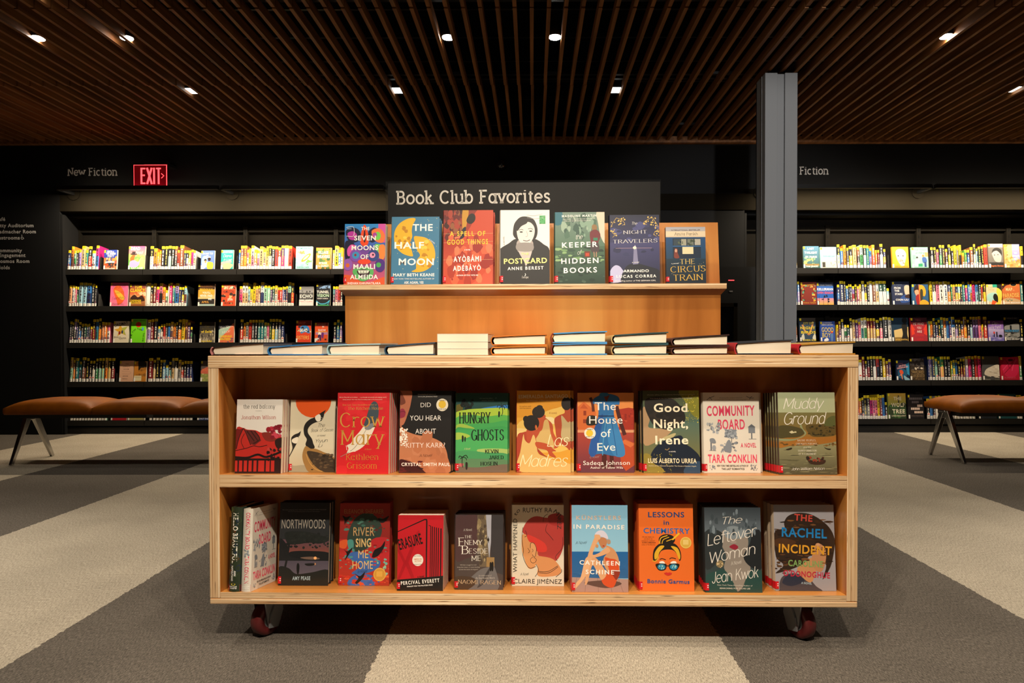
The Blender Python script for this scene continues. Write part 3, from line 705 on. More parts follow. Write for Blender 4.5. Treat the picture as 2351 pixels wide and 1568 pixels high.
# casters
for s, yw in ((-1, -24), (1, 24)):
    cx, cy, wr = s * 0.803, 0.085, 0.050
    ca = empty('caster'); ca.parent = cart; ca.location = (cx, cy, 0); ca.rotation_euler = (0, 0, R(yw))
    m = MB(); n = 32; prof = [(-0.019, 0.026), (-0.019, 0.044), (-0.012, 0.05), (0.012, 0.05), (0.019, 0.044), (0.019, 0.026)]
    pts = [(x, r * math.cos(2 * math.pi * i / n), wr + r * math.sin(2 * math.pi * i / n)) for i in range(n) for x, r in prof]; k = len(prof)
    m.add(pts, [(i * k + j, i * k + (j + 1) % k, ((i + 1) % n) * k + (j + 1) % k, ((i + 1) % n) * k + j) for i in range(n) for j in range(k)])
    m.build('wheel', WHEEL, ca, smooth=True, bevel=0)
    m = MB(); m.cyl((-0.018, 0, wr), 0.025, 0.036, 'x', 24); m.cyl((-0.031, 0, wr), 0.008, 0.062, 'x', 12); m.build('hub', ZINC, ca)
    m = MB()
    for q in (-1, 1):
        xa = q * 0.0245
        m.prism([(-0.03, 0.1215), (0.045, 0.1215), (0.03, wr - 0.012), (0.012, wr - 0.022), (-0.012, wr - 0.022), (-0.022, wr + 0.01)], xa - 0.0025, xa + 0.0025, axis='x')
    m.box((-0.027, -0.03, 0.112), (0.027, 0.045, 0.1195)); m.box((-0.045, -0.04, 0.1185), (0.045, 0.055, 0.1218)); m.build('fork', ZINC, ca)
    m = MB(); xa = -s * 0.031
    m.prism([(-0.02, wr - 0.02), (0.014, wr - 0.026), (0.034, wr + 0.02), (0.03, wr + 0.056), (0.01, wr + 0.06), (-0.012, wr + 0.018)], xa - 0.003, xa + 0.003, axis='x'); m.build('brake_lever', ZINC, ca)
for s in (-1, 1):
    src = [o for o in cart.children if o.name.startswith('caster')][0 if s < 0 else 1]
    c = copy_tree(src, cart); c.location = (s * 0.803, CD - 0.085, 0)
# acrylic sign behind the ledge
SGY, SGX0, SGX1, SGZ0, SGZ1 = 0.372, None, None, 1.035, None
SM = CARTM.inverted()
a = SM @ at(884.5, 416.5, 2.338); b = SM @ at(1517, 411.5, 2.325); x0, x1, z1 = a.x, b.x, (a.z + b.z) / 2
sg = empty('display_sign', M=CARTM @ Matrix.Translation(((x0 + x1) / 2, SGY, SGZ0))); tag(sg, 'black and clear acrylic sign with white slab title behind the top ledge', 'sign')
hw, hh = (x1 - x0) / 2, z1 - SGZ0
m = MB(); m.box((-hw, 0, 0), (hw, 0.0035, hh)); m.box((-hw, 0.0075, 0), (hw, 0.011, hh)); m.build('acrylic_holder', ACRYL, sg)
m = MB(); m.box((-hw + 0.008, 0.0042, 0.002), (hw - 0.002, 0.0068, hh - 0.007)); m.build('printed_insert', SIGNB, sg)
k = 2.33 / F
def sgp(px, py): q = SM @ at(px, py, 2.333); return (q.x - (x0 + x1) / 2, q.z - SGZ0)
m = MB()
for q in fit_text('Book Club Favorites', 'l', sgp(908.5, 466.5), sgp(1263, 463.8), 27.5 * k): m.add([(p[0], 0.0038, p[1]) for p in q], [(0, 1, 2, 3)])
m.build('sign_lettering', WHITE_LET, sg)
# ---------------------------------------------------------------- books on the cart
def cover_box(mb, w, h, t, front, spine, back, bt=0.0026, soft=False):
    """jacket or paperback cover: front board on y = 0 facing -y, spine at x = 0"""
    bulge = 0.0 if soft else min(0.006, t * 0.16); n = 2 if soft else 7
    arcp = [(-bulge * math.sin(math.pi * i / (n - 1)) if n > 2 else 0.0, t * i / (n - 1)) for i in range(n)]
    inn = [(x + bt, min(max(y, bt), t - bt)) for x, y in arcp]
    mb.add([(0, 0, 0), (w, 0, 0), (w, 0, h), (0, 0, h)], [(0, 1, 2, 3)], 0, front)
    mb.add([(0, t, 0), (w, t, 0), (w, t, h), (0, t, h)], [(1, 0, 3, 2)], 0, back)
    for a, b in zip(arcp[:-1], arcp[1:]): mb.add([(a[0], a[1], 0), (b[0], b[1], 0), (b[0], b[1], h), (a[0], a[1], h)], [(1, 0, 3, 2)], 0, spine)
    for y0, y1, c in ((0, bt, front), (t - bt, t, back)):
        mb.add([(w, y0, 0), (w, y1, 0), (w, y1, h), (w, y0, h)], [(0, 1, 2, 3)], 0, c)
        yi = y1 if y0 == 0 else y0
        mb.add([(bt, yi, 0), (w, yi, 0), (w, yi, h), (bt, yi, h)], [(0, 1, 2, 3) if y0 > 0 else (3, 2, 1, 0)], 0, back)
        for z in (0, h): mb.add([(0, y0, z), (w, y0, z), (w, y1, z), (0, y1, z)], [(0, 1, 2, 3) if z else (3, 2, 1, 0)], 0, c)
    for i in range(len(arcp) - 1):
        a, b, c, d = arcp[i], arcp[i + 1], inn[i + 1], inn[i]
        for z in (0, h): mb.add([(p[0], p[1], z) for p in (a, b, c, d)], [(3, 2, 1, 0) if z else (0, 1, 2, 3)], 0, spine)
def make_book(name, M, w, h, t, front, spine, ops, frame, soft=False, sticker=True, back=None, gloss=True, seed=1, spine_ops=None):
    rt = empty(name, M=M); front, spine = hx(front), hx(spine); back = hx(back) if back else spine
    bt = 0.0009 if soft else 0.0026
    m = MB(); cover_box(m, w, h, t, front, spine, back, bt, soft); art(m, ops, frame, w, h, 0.0, seed)
    if spine_ops:                                          # lettering on the spine (x = 0 side), read downwards
        s = MB(); art(s, spine_ops[1], spine_ops[0], t, h, 0.0, seed)
        o = len(m.v); m.v += [(-min(0.006, t * 0.16) * math.sin(math.pi * (1 - p[0] / t)) * (not soft) - 0.0002 + p[1], t - p[0], p[2]) for p in s.v]
        m.f += [[i + o for i in f] for f in s.f]; m.m += s.m; m.c += s.c
    m.build('cover' if soft else 'jacket', GLOSS if gloss else MATTE, rt)
    m = MB(); i = bt + 0.0003; e = 0.0 if soft else 0.004
    m.box((i, i, e * 0.8), (w - (0.0004 if soft else 0.005), t - i, h - e)); m.build('page_block', PAGES, rt)
    if sticker:
        m = MB(); z0, z1 = 0.006, 0.006 + h * 0.085; red = hx('c11220'); b = 0.0 if soft else min(0.006, t * 0.16)
        m.box((-0.0004, -0.0019, z0), (0.009, -0.0015, z1), 0, red)
        n = 7; P = [(-b * math.sin(math.pi * k / (n - 1)) - 0.0004, t * k / (n - 1)) for k in range(n)]
        P[0] = (P[0][0], -0.0019)
        for a, c in zip(P[:-1], P[1:]): m.add([(a[0], a[1], z0), (c[0], c[1], z0), (c[0], c[1], z1), (a[0], a[1], z1)], [(1, 0, 3, 2)], 0, red)
        for zz in (0.35, 0.62): m.box((0.0045, -0.00195, z0 + (z1 - z0) * zz), (0.008, -0.0019, z0 + (z1 - z0) * (zz + 0.13)), 0, (0.8, 0.7, 0.7))
        q = m.build('spine_label', GLOSS, rt); q['label'] = 'red sticker round the foot of the spine'
    return rt
PL = {'U': (Vector((0, 0, 0.500)), 5.4), 'L': (Vector((0, 0, 0.157)), 5.4)}
def place(where, bl, br, tl, ymax=0.13):
    """pose of a cover from its photo corners: bottom left, bottom right, top left -> (matrix, width, height)"""
    if where == 'T':
        lean = R(5.4); y0 = bl[2]; D = 1.9565 + y0
        a, b = SM @ at(bl[0], bl[1], D), SM @ at(br[0], br[1], D); z = 1.070 - SLOPE * (y0 - 0.236) + 0.0016
        P0 = Vector((a.x, y0, z)); w = b.x - a.x; yaw = br[2] if len(br) > 2 else 0
    else:
        p0, la = PL[where]; lean = R(la); nn = CARTM.to_3x3() @ Vector((0, math.sin(lean), math.cos(lean)))
        a, b = (SM @ hit(*q[:2], CARTM @ p0, nn) for q in (bl, br))
        a.y = max(0.012, min(a.y, ymax)); b.y = max(0.012, min(b.y, ymax))
        a.x = (SM @ at(bl[0], bl[1], 1.9565 + a.y)).x; b.x = (SM @ at(br[0], br[1], 1.9565 + b.y)).x
        d = b - a; yaw = max(R(-6), min(R(6), math.atan2(d.y, d.x))); w = d.length
        P0 = Vector((a.x, a.y, p0.z - SLOPE * a.y + 0.0005))
    B = Matrix.Translation(P0) @ Matrix.Rotation(-lean, 4, 'X') @ Matrix.Rotation(yaw, 4, 'Z')
    lo, hi = 0.1, 0.34
    for _ in range(30):
        mid = (lo + hi) / 2
        if proj(CARTM @ (B @ Vector((0, 0, mid))))[1] > tl[1]: lo = mid
        else: hi = mid
    return CARTM @ B, w, (lo + hi) / 2
CROP = {'Z1': (770, 390, 4.5212), 'Z2': (1250, 390, 4.5212), 'U1': (500, 870, 5.5976), 'U2': (900, 870, 5.5976), 'U3': (1310, 870, 5.5976), 'U4': (1600, 870, 6.0282),
        'L1': (480, 1120, 5.5976), 'L2': (890, 1120, 5.5976), 'L3': (1300, 1120, 5.5976), 'L4': (1590, 1120, 5.5976)}
def cpx(c, x, y): ox, oy, s = CROP[c]; return (ox + x / s, oy + y / s)
NTH = ['', 'second', 'third', 'fourth', 'fifth', 'sixth']
def hero(where, crop, fr, bl, br, t, n, dx, front, spine, ops, look, label, soft=False, sticker=True, y0=0.246, back=None, gloss=True, dz=0.0):
    """fr: the cover's art rectangle in the crop; bl, br: its bottom corners; n copies stand behind it, each dx aside"""
    a, b, c = cpx(crop, *bl), cpx(crop, *br), cpx(crop, bl[0], fr[1])
    if where == 'T': a = (*a, y0); 
    M, w, h = place(where, a, b, c, SD - 0.028 - (n + 1) * (t + 0.0024) - 0.003)
    bk = make_book('display_book', M, w, h, t, front, spine, ops, fr, soft, sticker, back, gloss, seed=len(look))
    tag(bk, label, 'book', 'face out novels on the cart')
    for k in range(1, n + 1):
        lim = SD - 0.004
        o = copy_tree(bk); o.name = 'display_book'
        o.matrix_world = M @ Matrix.Translation((dx * k, (t + 0.0024) * k, 0.0))
        tag(o, (NTH[k] + ' copy back in the stack of ' + look) if n > 1 else 'copy right behind the ' + look, 'book', 'spare copies behind the face out novels')
    return bk

W_ = 'f1ece4'; K_ = '121110'
# --- top ledge
hero('T', 'Z1', (80, 562, 505, 1200), (74, 1185), (503, 1185), 0.032, 0, 0, '2f7cbc', '28406c', [
    ('g', 80, 562, 505, 800, '2d84c4', '3a58a8'), ('g', 80, 800, 505, 1200, '52409a', 'c8505a'), ('r', 430, 562, 505, 760, 'c94f9a'), ('q', [80, 1100, 200, 1120, 330, 1180, 505, 1120, 505, 1200, 80, 1200], 'd8542c'),
    ('q', [90, 640, 150, 600, 220, 620, 250, 680, 230, 740, 170, 760, 120, 740], '1a1c38'), ('q', [330, 640, 390, 600, 440, 640, 430, 720, 370, 760, 320, 720], '1a1c38'), ('q', [85, 760, 150, 740, 190, 800, 150, 900, 95, 940], '191a36'),
    ('q', [110, 660, 165, 640, 210, 680, 180, 730, 130, 720], 'b23296'), ('q', [360, 640, 440, 610, 500, 680, 480, 760, 400, 740], 'e2713a'), ('c', 425, 690, 32, 45, '70c24e'), ('c', 395, 680, 22, 26, 'a03a92'),
    ('q', [245, 760, 255, 640, 285, 570, 320, 640, 330, 760, 290, 800], 'e2471f'), ('q', [275, 720, 288, 600, 300, 720, 290, 760], '3a1320'), ('q', [110, 830, 150, 780, 200, 800, 170, 880, 120, 900], 'd24f9e'),
    ('q', [400, 780, 470, 790, 490, 880, 440, 920, 410, 860], '6cc15c'), ('q', [440, 800, 500, 790, 500, 920, 450, 930], 'e8803a'), ('c', 200, 895, 62, 65, '7c4aa4'), ('c', 385, 895, 60, 60, '34437e'), ('c', 200, 893, 38, 38, '3c8bb8'), ('c', 374, 892, 30, 30, 'e391b0'),
    ('c', 196, 890, 12, 14, '8c2a2a'), ('c', 380, 888, 10, 12, '3a2030'), ('c', 290, 960, 68, 28, 'e0452a'), ('c', 120, 990, 48, 62, '8f56a8'), ('c', 118, 998, 20, 22, 'd0622c'), ('c', 455, 1000, 55, 70, '4b2c78'), ('c', 440, 995, 26, 26, '4aa050'),
    ('q', [170, 1060, 230, 1020, 350, 1020, 390, 1060, 370, 1120, 290, 1165, 220, 1140], '5aa85c'), ('q', [215, 1060, 280, 1040, 350, 1060, 330, 1110, 270, 1130], '351424'),
    ('p', [225, 1050, 240, 1085, 255, 1048, 270, 1085, 285, 1046, 300, 1085, 315, 1048, 330, 1082, 345, 1052], 'dfe4cf'), ('l', [96, 600, 170, 595, 172, 690, 100, 690], 4, W_),
    ('t', 'The Booker Prize', 104, 618, 150, 618, 10, W_, 's'), ('t', 'THE', 252, 628, 338, 628, 34, W_, 'b'), ('t', 'SEVEN', 180, 735, 406, 735, 50, W_, 'b'), ('t', 'MOONS', 155, 838, 434, 838, 50, W_, 'b'), ('t', 'OF', 250, 932, 334, 932, 48, W_, 'b'),
    ('t', 'MAALI', 178, 1036, 404, 1036, 52, W_, 'b'), ('t', 'ALMEIDA', 146, 1143, 436, 1143, 48, W_, 'b'), ('t', 'SHEHAN KARUNATILAKA', 120, 1196, 464, 1196, 22, W_, 'b')],
    'mask cover', 'multicoloured paperback with a painted mask, first on the top ledge', soft=True)
hero('T', 'Z1', (572, 488, 1072, 1200), (570, 1182), (1070, 1182), 0.024, 1, 0.001, '3f7594', '356780', [
    ('n', 590, 500, 1060, 1080, 26, 3, 5, ['d9c565']), ('q', [820, 508, 740, 508, 650, 560, 603, 640, 598, 730, 620, 810, 680, 870, 740, 897, 796, 905, 792, 870, 780, 830, 760, 800, 752, 770, 770, 740, 788, 700, 782, 640, 790, 580], 'd9a928'),
    ('q', [806, 700, 860, 696, 940, 715, 1000, 770, 1028, 850, 1028, 930, 990, 1010, 930, 1055, 860, 1072, 785, 1065, 830, 1040, 832, 1000, 836, 960, 850, 930, 870, 905, 868, 880, 840, 840, 822, 780], 'dba62a'),
    ('n', 620, 560, 770, 860, 14, 10, 28, ['c58b1c', 'e6c04a', 'b57a1c']), ('n', 870, 740, 1000, 1020, 16, 10, 30, ['c58b1c', 'e6c04a', 'b57a1c']),
    ('t', 'THE', 792, 636, 1002, 636, 72, W_, 'b'), ('t', 'HALF', 603, 822, 912, 822, 70, W_, 'b'), ('t', 'MOON', 650, 996, 1018, 996, 70, W_, 'b'), ('t', 'A NOVEL', 962, 730, 1024, 780, 14, W_, 's'),
    ('t', 'MARY BETH KEANE', 593, 1115, 1026, 1115, 32, W_, 'b'), ('t', 'NEW YORK TIMES BESTSELLING AUTHOR OF', 596, 1148, 1024, 1148, 14, W_, 's'), ('t', 'ASK AGAIN, YES', 710, 1192, 912, 1192, 26, W_, 'b')],
    'blue moon cover', 'slate blue book with two golden half moons on the top ledge')
hero('T', 'Z1', (1118, 420, 1622, 1200), (1115, 1182), (1634, 1182), 0.026, 1, 0.0028, 'b1402a', '7c1d18', [
    ('g', 1118, 420, 1622, 800, '7a2a20', 'a8331e'), ('g', 1118, 800, 1622, 1200, 'a63420', 'c8553a'), ('n', 1118, 430, 1300, 720, 40, 8, 40, ['5d1d1c', '8a5230', '3a1714', '9c3b2a'], 1.6), ('q', [1310, 420, 1370, 420, 1360, 520, 1340, 620, 1310, 620], 'b9862c'),
    ('q', [1460, 420, 1640, 420, 1640, 900, 1400, 1200, 1118, 1200, 1118, 1000, 1200, 900, 1320, 700, 1400, 580], 'bb4429'), ('n', 1180, 700, 1610, 1180, 46, 10, 60, ['cf5c3a', 'a33420', 'd8724c', '91261c'], 1.5), ('q', [1370, 480, 1400, 455, 1435, 470, 1440, 520, 1410, 560, 1370, 560, 1350, 530], '1d1512'),
    ('q', [1290, 700, 1310, 620, 1345, 600, 1330, 700, 1280, 730], '1a1c28'), ('l', [1118, 670, 1630, 665], 2.5, 'd8a070'), ('l', [1118, 765, 1630, 750], 2.5, 'd8a070'), ('l', [1118, 945, 1630, 940], 2.5, 'd8a070'),
    ('t', 'A SPELL OF', 1182, 692, 1544, 690, 50, 'e9b92f', 'w'), ('t', 'GOOD THINGS', 1156, 784, 1570, 778, 54, 'e9b92f', 'w'), ('t', 'A NOVEL', 1330, 846, 1394, 846, 14, W_, 'b'), ('t', 'AY\u00d2B\u00c1MI', 1222, 966, 1502, 960, 58, W_, 'w'), ('t', 'AD\u00c9B\u00c1Y\u00d2', 1218, 1060, 1500, 1054, 54, W_, 'w'), ('t', 'AUTHOR OF STAY WITH ME', 1252, 1114, 1472, 1112, 14, W_, 'b')],
    'red cloth cover', 'red book with a swirl of red cloth and yellow title on the top ledge')
hero('T', 'Z1', (1716, 418, 2222, 1195), (1712, 1182), (2224, 1182), 0.026, 0, 0, 'e6e1db', 'd8d2ca', [
    ('q', [1720, 820, 1800, 770, 1880, 720, 2060, 720, 2160, 780, 2226, 860, 2226, 1200, 1716, 1200, 1716, 860], '2b2a29'), ('q', [1845, 640, 1860, 560, 1910, 500, 1970, 486, 2050, 510, 2090, 580, 2098, 660, 2070, 730, 1990, 760, 1890, 730, 1850, 690], '2e2a28'),
    ('q', [1895, 740, 2040, 740, 2045, 850, 1970, 870, 1892, 850], 'a79d97'), ('q', [1885, 600, 1930, 560, 2010, 545, 2060, 590, 2068, 660, 2040, 740, 1980, 795, 1930, 770, 1892, 700], 'ddd5ce'), ('q', [1900, 830, 2040, 830, 1985, 1000, 1960, 960], 'c0b6b0'), ('q', [1892, 770, 2042, 770, 2042, 850, 1892, 845], '8f8883'),
    ('q', [1880, 600, 1920, 550, 1990, 530, 1985, 560, 1930, 590, 1890, 640], '2e2a28'), ('l', [1905, 632, 1930, 622, 1952, 630], 5, '4a4340'), ('l', [2000, 618, 2030, 614, 2050, 624], 5, '4a4340'), ('c', 1930, 650, 16, 7, '3b3532'), ('c', 2028, 642, 16, 7, '3b3532'), ('l', [1985, 640, 1995, 690, 1975, 700], 4, 'a79d97'), ('l', [1950, 738, 1990, 745, 2020, 732], 7, '6a5752'),
    ('r', 2118, 478, 2180, 565, '54a463'), ('n', 2122, 482, 2176, 560, 14, 4, 10, ['7cbf86', '3c8a4c']), ('l', [1985, 470, 2060, 480, 2150, 460], 2.5, 'b8b2ac'), ('l', [1990, 500, 2080, 510, 2180, 490], 2.5, 'b8b2ac'),
    ('t', 'A NOVEL', 1760, 788, 1756, 694, 14, '8a8580', 's'), ('t', 'THE', 1930, 893, 2008, 891, 24, 'ece28a', 'b'), ('t', 'POSTCARD', 1752, 984, 2196, 975, 56, 'efe98c', 'b'), ('t', 'ANNE BEREST', 1790, 1050, 2160, 1042, 34, W_, 'w'), ('t', 'Europa', 1938, 1134, 2004, 1134, 22, W_, 'r'), ('l', [1970, 1085, 1976, 1100, 1966, 1112], 6, W_)],
    'portrait cover', 'white book with a grey portrait of a dark haired woman on the top ledge')
hero('T', 'Z2', (118, 440, 620, 1195), (112, 1178), (628, 1178), 0.026, 0, 0, '3c5a4c', '274a44', [
    ('g', 118, 440, 620, 800, '6f8478', '52705c'), ('g', 118, 800, 620, 1195, '45624c', '24382f'), ('q', [118, 440, 190, 440, 185, 560, 118, 570], '2b6674'), ('q', [540, 440, 630, 440, 630, 760, 580, 700, 555, 560], 'd8c4ae'), ('n', 200, 460, 520, 700, 34, 12, 46, ['7f9a86', '4c6a58', '93a894', '3a554a'], 1.6), ('n', 118, 800, 620, 1000, 40, 10, 50, ['6f9262', '31493c', '89a874', '22382e'], 0.4),
    ('n', 118, 1000, 620, 1180, 30, 10, 40, ['1f332b', '32493c', '43584a'], 0.5), ('q', [490, 600, 500, 575, 530, 575, 545, 605, 530, 630, 500, 630], '8a6a44'), ('q', [475, 650, 510, 628, 545, 632, 575, 670, 572, 720, 555, 760, 555, 850, 490, 850, 480, 760, 470, 700], '6b2a30'), ('q', [482, 770, 555, 770, 558, 860, 486, 860], '463a3e'), ('l', [510, 860, 514, 915], 9, 'a8826a'), ('l', [535, 860, 534, 915], 9, 'a8826a'), ('r', 505, 712, 550, 742, '2f7a5c'), ('r', 415, 855, 472, 915, '6e3020'), ('r', 425, 872, 462, 905, 'b8432c'),
    ('t', 'MADELINE MARTIN', 188, 494, 538, 488, 24, W_, 'w'), ('t', 'NEW YORK TIMES BESTSELLING AUTHOR OF', 200, 520, 520, 514, 9, W_, 's'), ('t', 'THE LAST BOOKSHOP IN LONDON', 212, 540, 480, 534, 10, W_, 's'), ('t', 'the', 330, 728, 400, 722, 50, W_, 'c'), ('t', 'KEEPER', 188, 816, 548, 806, 56, W_, 'w'), ('t', 'of', 345, 890, 392, 886, 46, W_, 'c'), ('t', 'HIDDEN', 180, 984, 556, 976, 56, W_, 'w'), ('t', 'BOOKS', 204, 1082, 540, 1074, 56, W_, 'w')],
    'green street cover', 'dim green book with a woman in a red jacket on the top ledge')
hero('T', 'Z2', (672, 468, 1178, 1190), (682, 1174), (1196, 1174), 0.026, 0, 0, '262a44', '1b1d30', [
    ('g', 672, 468, 1178, 760, '22253a', '35375c'), ('g', 672, 760, 1178, 1190, '40406a', '1f2236'), ('n', 700, 560, 1160, 900, 24, 16, 60, ['33365a', '2a2d4c', '474a78'], 0.7), ('q', [672, 1060, 720, 1000, 770, 1010, 810, 1060, 860, 1090, 820, 1160, 672, 1175], 'b9b6d6'), ('q', [830, 1020, 930, 980, 1060, 1010, 1178, 1060, 1178, 1190, 800, 1190], '23262f'),
    ('p', [905, 990, 915, 820, 945, 820, 960, 985], '7f7d9c'), ('p', [912, 820, 928, 785, 945, 820], 'b8b4cc'), ('l', [730, 820, 1100, 818], 4, 'a88a96'), ('c', 924, 815, 18, 15, 'ffe9c8'), ('l', [682, 600, 700, 560, 740, 500], 4, 'c9a85a'), ('l', [740, 500, 790, 520, 826, 560, 800, 578], 4, 'c9a85a'), ('l', [1166, 600, 1150, 560, 1110, 500], 4, 'c9a85a'), ('l', [1110, 490, 1060, 520, 1020, 550, 1050, 575], 4, 'c9a85a'),
    ('n', 675, 500, 830, 590, 14, 6, 13, ['d3b262']), ('n', 1020, 490, 1172, 590, 14, 6, 13, ['d3b262']), ('n', 675, 610, 740, 705, 8, 6, 12, ['d3b262']), ('n', 1120, 600, 1175, 700, 8, 6, 12, ['d3b262']), ('l', [690, 650, 720, 680, 700, 705], 4, 'c9a85a'), ('l', [1170, 620, 1120, 670, 1150, 695], 4, 'c9a85a'),
    ('t', 'The', 900, 574, 954, 572, 30, W_, 'c'), ('t', 'NIGHT', 808, 670, 1050, 664, 34, 'ddd8d8', 'r'), ('t', 'TRAVELERS', 704, 768, 1156, 758, 36, 'ddd8d8', 'r'), ('t', 'a novel', 896, 975, 966, 972, 14, W_, 's'), ('t', 'ARMANDO', 806, 1072, 1066, 1070, 28, W_, 'b'), ('t', 'LUCAS CORREA', 736, 1130, 1140, 1124, 30, W_, 'w'), ('t', 'Bestselling author of THE GERMAN GIRL', 724, 1168, 1136, 1164, 14, W_, 's')],
    'lighthouse cover', 'dark navy book with a lighthouse and gold vines on the top ledge')
hero('T', 'Z2', (1250, 594, 1656, 1190), (1262, 1170), (1672, 1168), 0.020, 0, 0, '1d3f5e', '1f3c48', [
    ('g', 1250, 690, 1656, 930, '1f4a78', '1d3f58'), ('g', 1250, 930, 1656, 1190, '1a3142', '14202c'), ('g', 1250, 594, 1656, 702, '9fa3b0', 'cdb89a'), ('r', 1250, 640, 1656, 692, 'd9c6a8'), ('r', 1320, 715, 1608, 925, '1a2a3c'), ('r', 1330, 722, 1395, 790, '33424c'), ('r', 1408, 722, 1460, 790, '9c9a88'), ('r', 1470, 722, 1535, 790, '6f7468'), ('r', 1545, 722, 1605, 786, 'aaa69a'), ('r', 1320, 793, 1608, 803, '2c5f94'), ('r', 1418, 805, 1530, 880, 'd8cda4'), ('q', [1335, 850, 1345, 820, 1368, 830, 1370, 870, 1385, 920, 1335, 920], '7a3a30'), ('c', 1352, 845, 12, 18, 'c89a80'), ('n', 1380, 724, 1600, 788, 14, 5, 16, ['3c4638', '55604c']),
    ('t', 'INTERNATIONAL BESTSELLER', 1306, 634, 1604, 632, 13, '6d5a52', 'b'), ('t', 'Amita Parikh', 1338, 682, 1578, 680, 28, '5a5046', 'r'), ('t', 'a novel', 1304, 986, 1376, 984, 14, W_, 's'), ('t', 'THE', 1392, 986, 1544, 982, 50, 'd9b765', 'r'), ('t', 'CIRCUS', 1294, 1074, 1650, 1062, 60, 'd9ac4a', 'r'), ('t', 'TRAIN', 1322, 1160, 1624, 1152, 60, 'd9ac4a', 'r'), ('n', 1260, 930, 1650, 1100, 20, 2, 4, ['cfc69a'])],
    'train window cover', 'dark blue paperback with a lit train window, last on the top ledge', soft=True)
# --- upper compartment
hero('U', 'U1', (190, 263, 785, 1210), (183, 1208), (784, 1210), 0.018, 4, 0.0, 'dad3c9', '9c1c1c', [
    ('q', [185, 665, 280, 630, 330, 650, 440, 660, 520, 690, 620, 690, 790, 760, 790, 1215, 185, 1215], 'b32a22'), ('q', [185, 660, 240, 650, 275, 640, 240, 720, 215, 840, 185, 900], '6d1a18'), ('l', [283, 632, 320, 700, 385, 850], 10, '2a1512'), ('l', [283, 632, 230, 760, 200, 900], 9, '2a1512'), ('p', [300, 655, 430, 665, 520, 790, 440, 850, 390, 840], '5f2420'), ('l', [330, 670, 430, 800], 14, '381814'), ('l', [380, 665, 480, 800], 14, '381814'), ('l', [430, 668, 500, 770, 420, 830], 14, '381814'), ('l', [300, 700, 260, 800, 300, 890], 7, '2a1512'),
    ('l', [190, 920, 330, 890, 420, 860, 500, 870, 600, 850], 8, '2a1512'), ('q', [530, 690, 700, 700, 740, 760, 690, 800, 580, 790], '7d2a20'), ('q', [700, 790, 790, 760, 790, 900, 720, 880], '2b1814'), ('n', 650, 600, 780, 750, 22, 18, 34, ['a32636', '7c1626', 'c04050']), ('c', 610, 650, 32, 34, '8e1a24'), ('c', 740, 610, 30, 24, '701420'), ('n', 580, 880, 790, 1040, 30, 14, 34, ['2a1512', 'a32a28', '1e0f0d', 'b23a34']), ('l', [190, 1005, 350, 1010, 480, 970, 600, 1000, 790, 930], 26, '1d1210'), ('r', 185, 1020, 790, 1045, '1d1210'),
    ('r', 222, 1040, 242, 1190, '2a1412'), ('r', 284, 1040, 304, 1190, '2a1412'), ('r', 346, 1040, 366, 1190, '2a1412'), ('r', 408, 1040, 430, 1190, '2a1412'), ('r', 470, 1040, 492, 1190, '2a1412'), ('r', 570, 1040, 590, 1190, '2a1412'), ('r', 640, 1040, 655, 1190, '2a1412'), ('r', 700, 1040, 790, 1215, '2b1614'), ('r', 185, 1186, 700, 1215, '2b1614'),
    ('t', 'the red balcony', 275, 378, 690, 378, 50, '34302c', 'r'), ('t', 'A NOVEL', 436, 415, 520, 415, 9, '6a645c', 'r'), ('t', 'Jonathan Wilson', 252, 516, 702, 514, 46, 'a4352c', 'r')],
    'red balcony scene', 'white book with a red painted balcony at the left end of the upper shelf', soft=True, sticker=False)
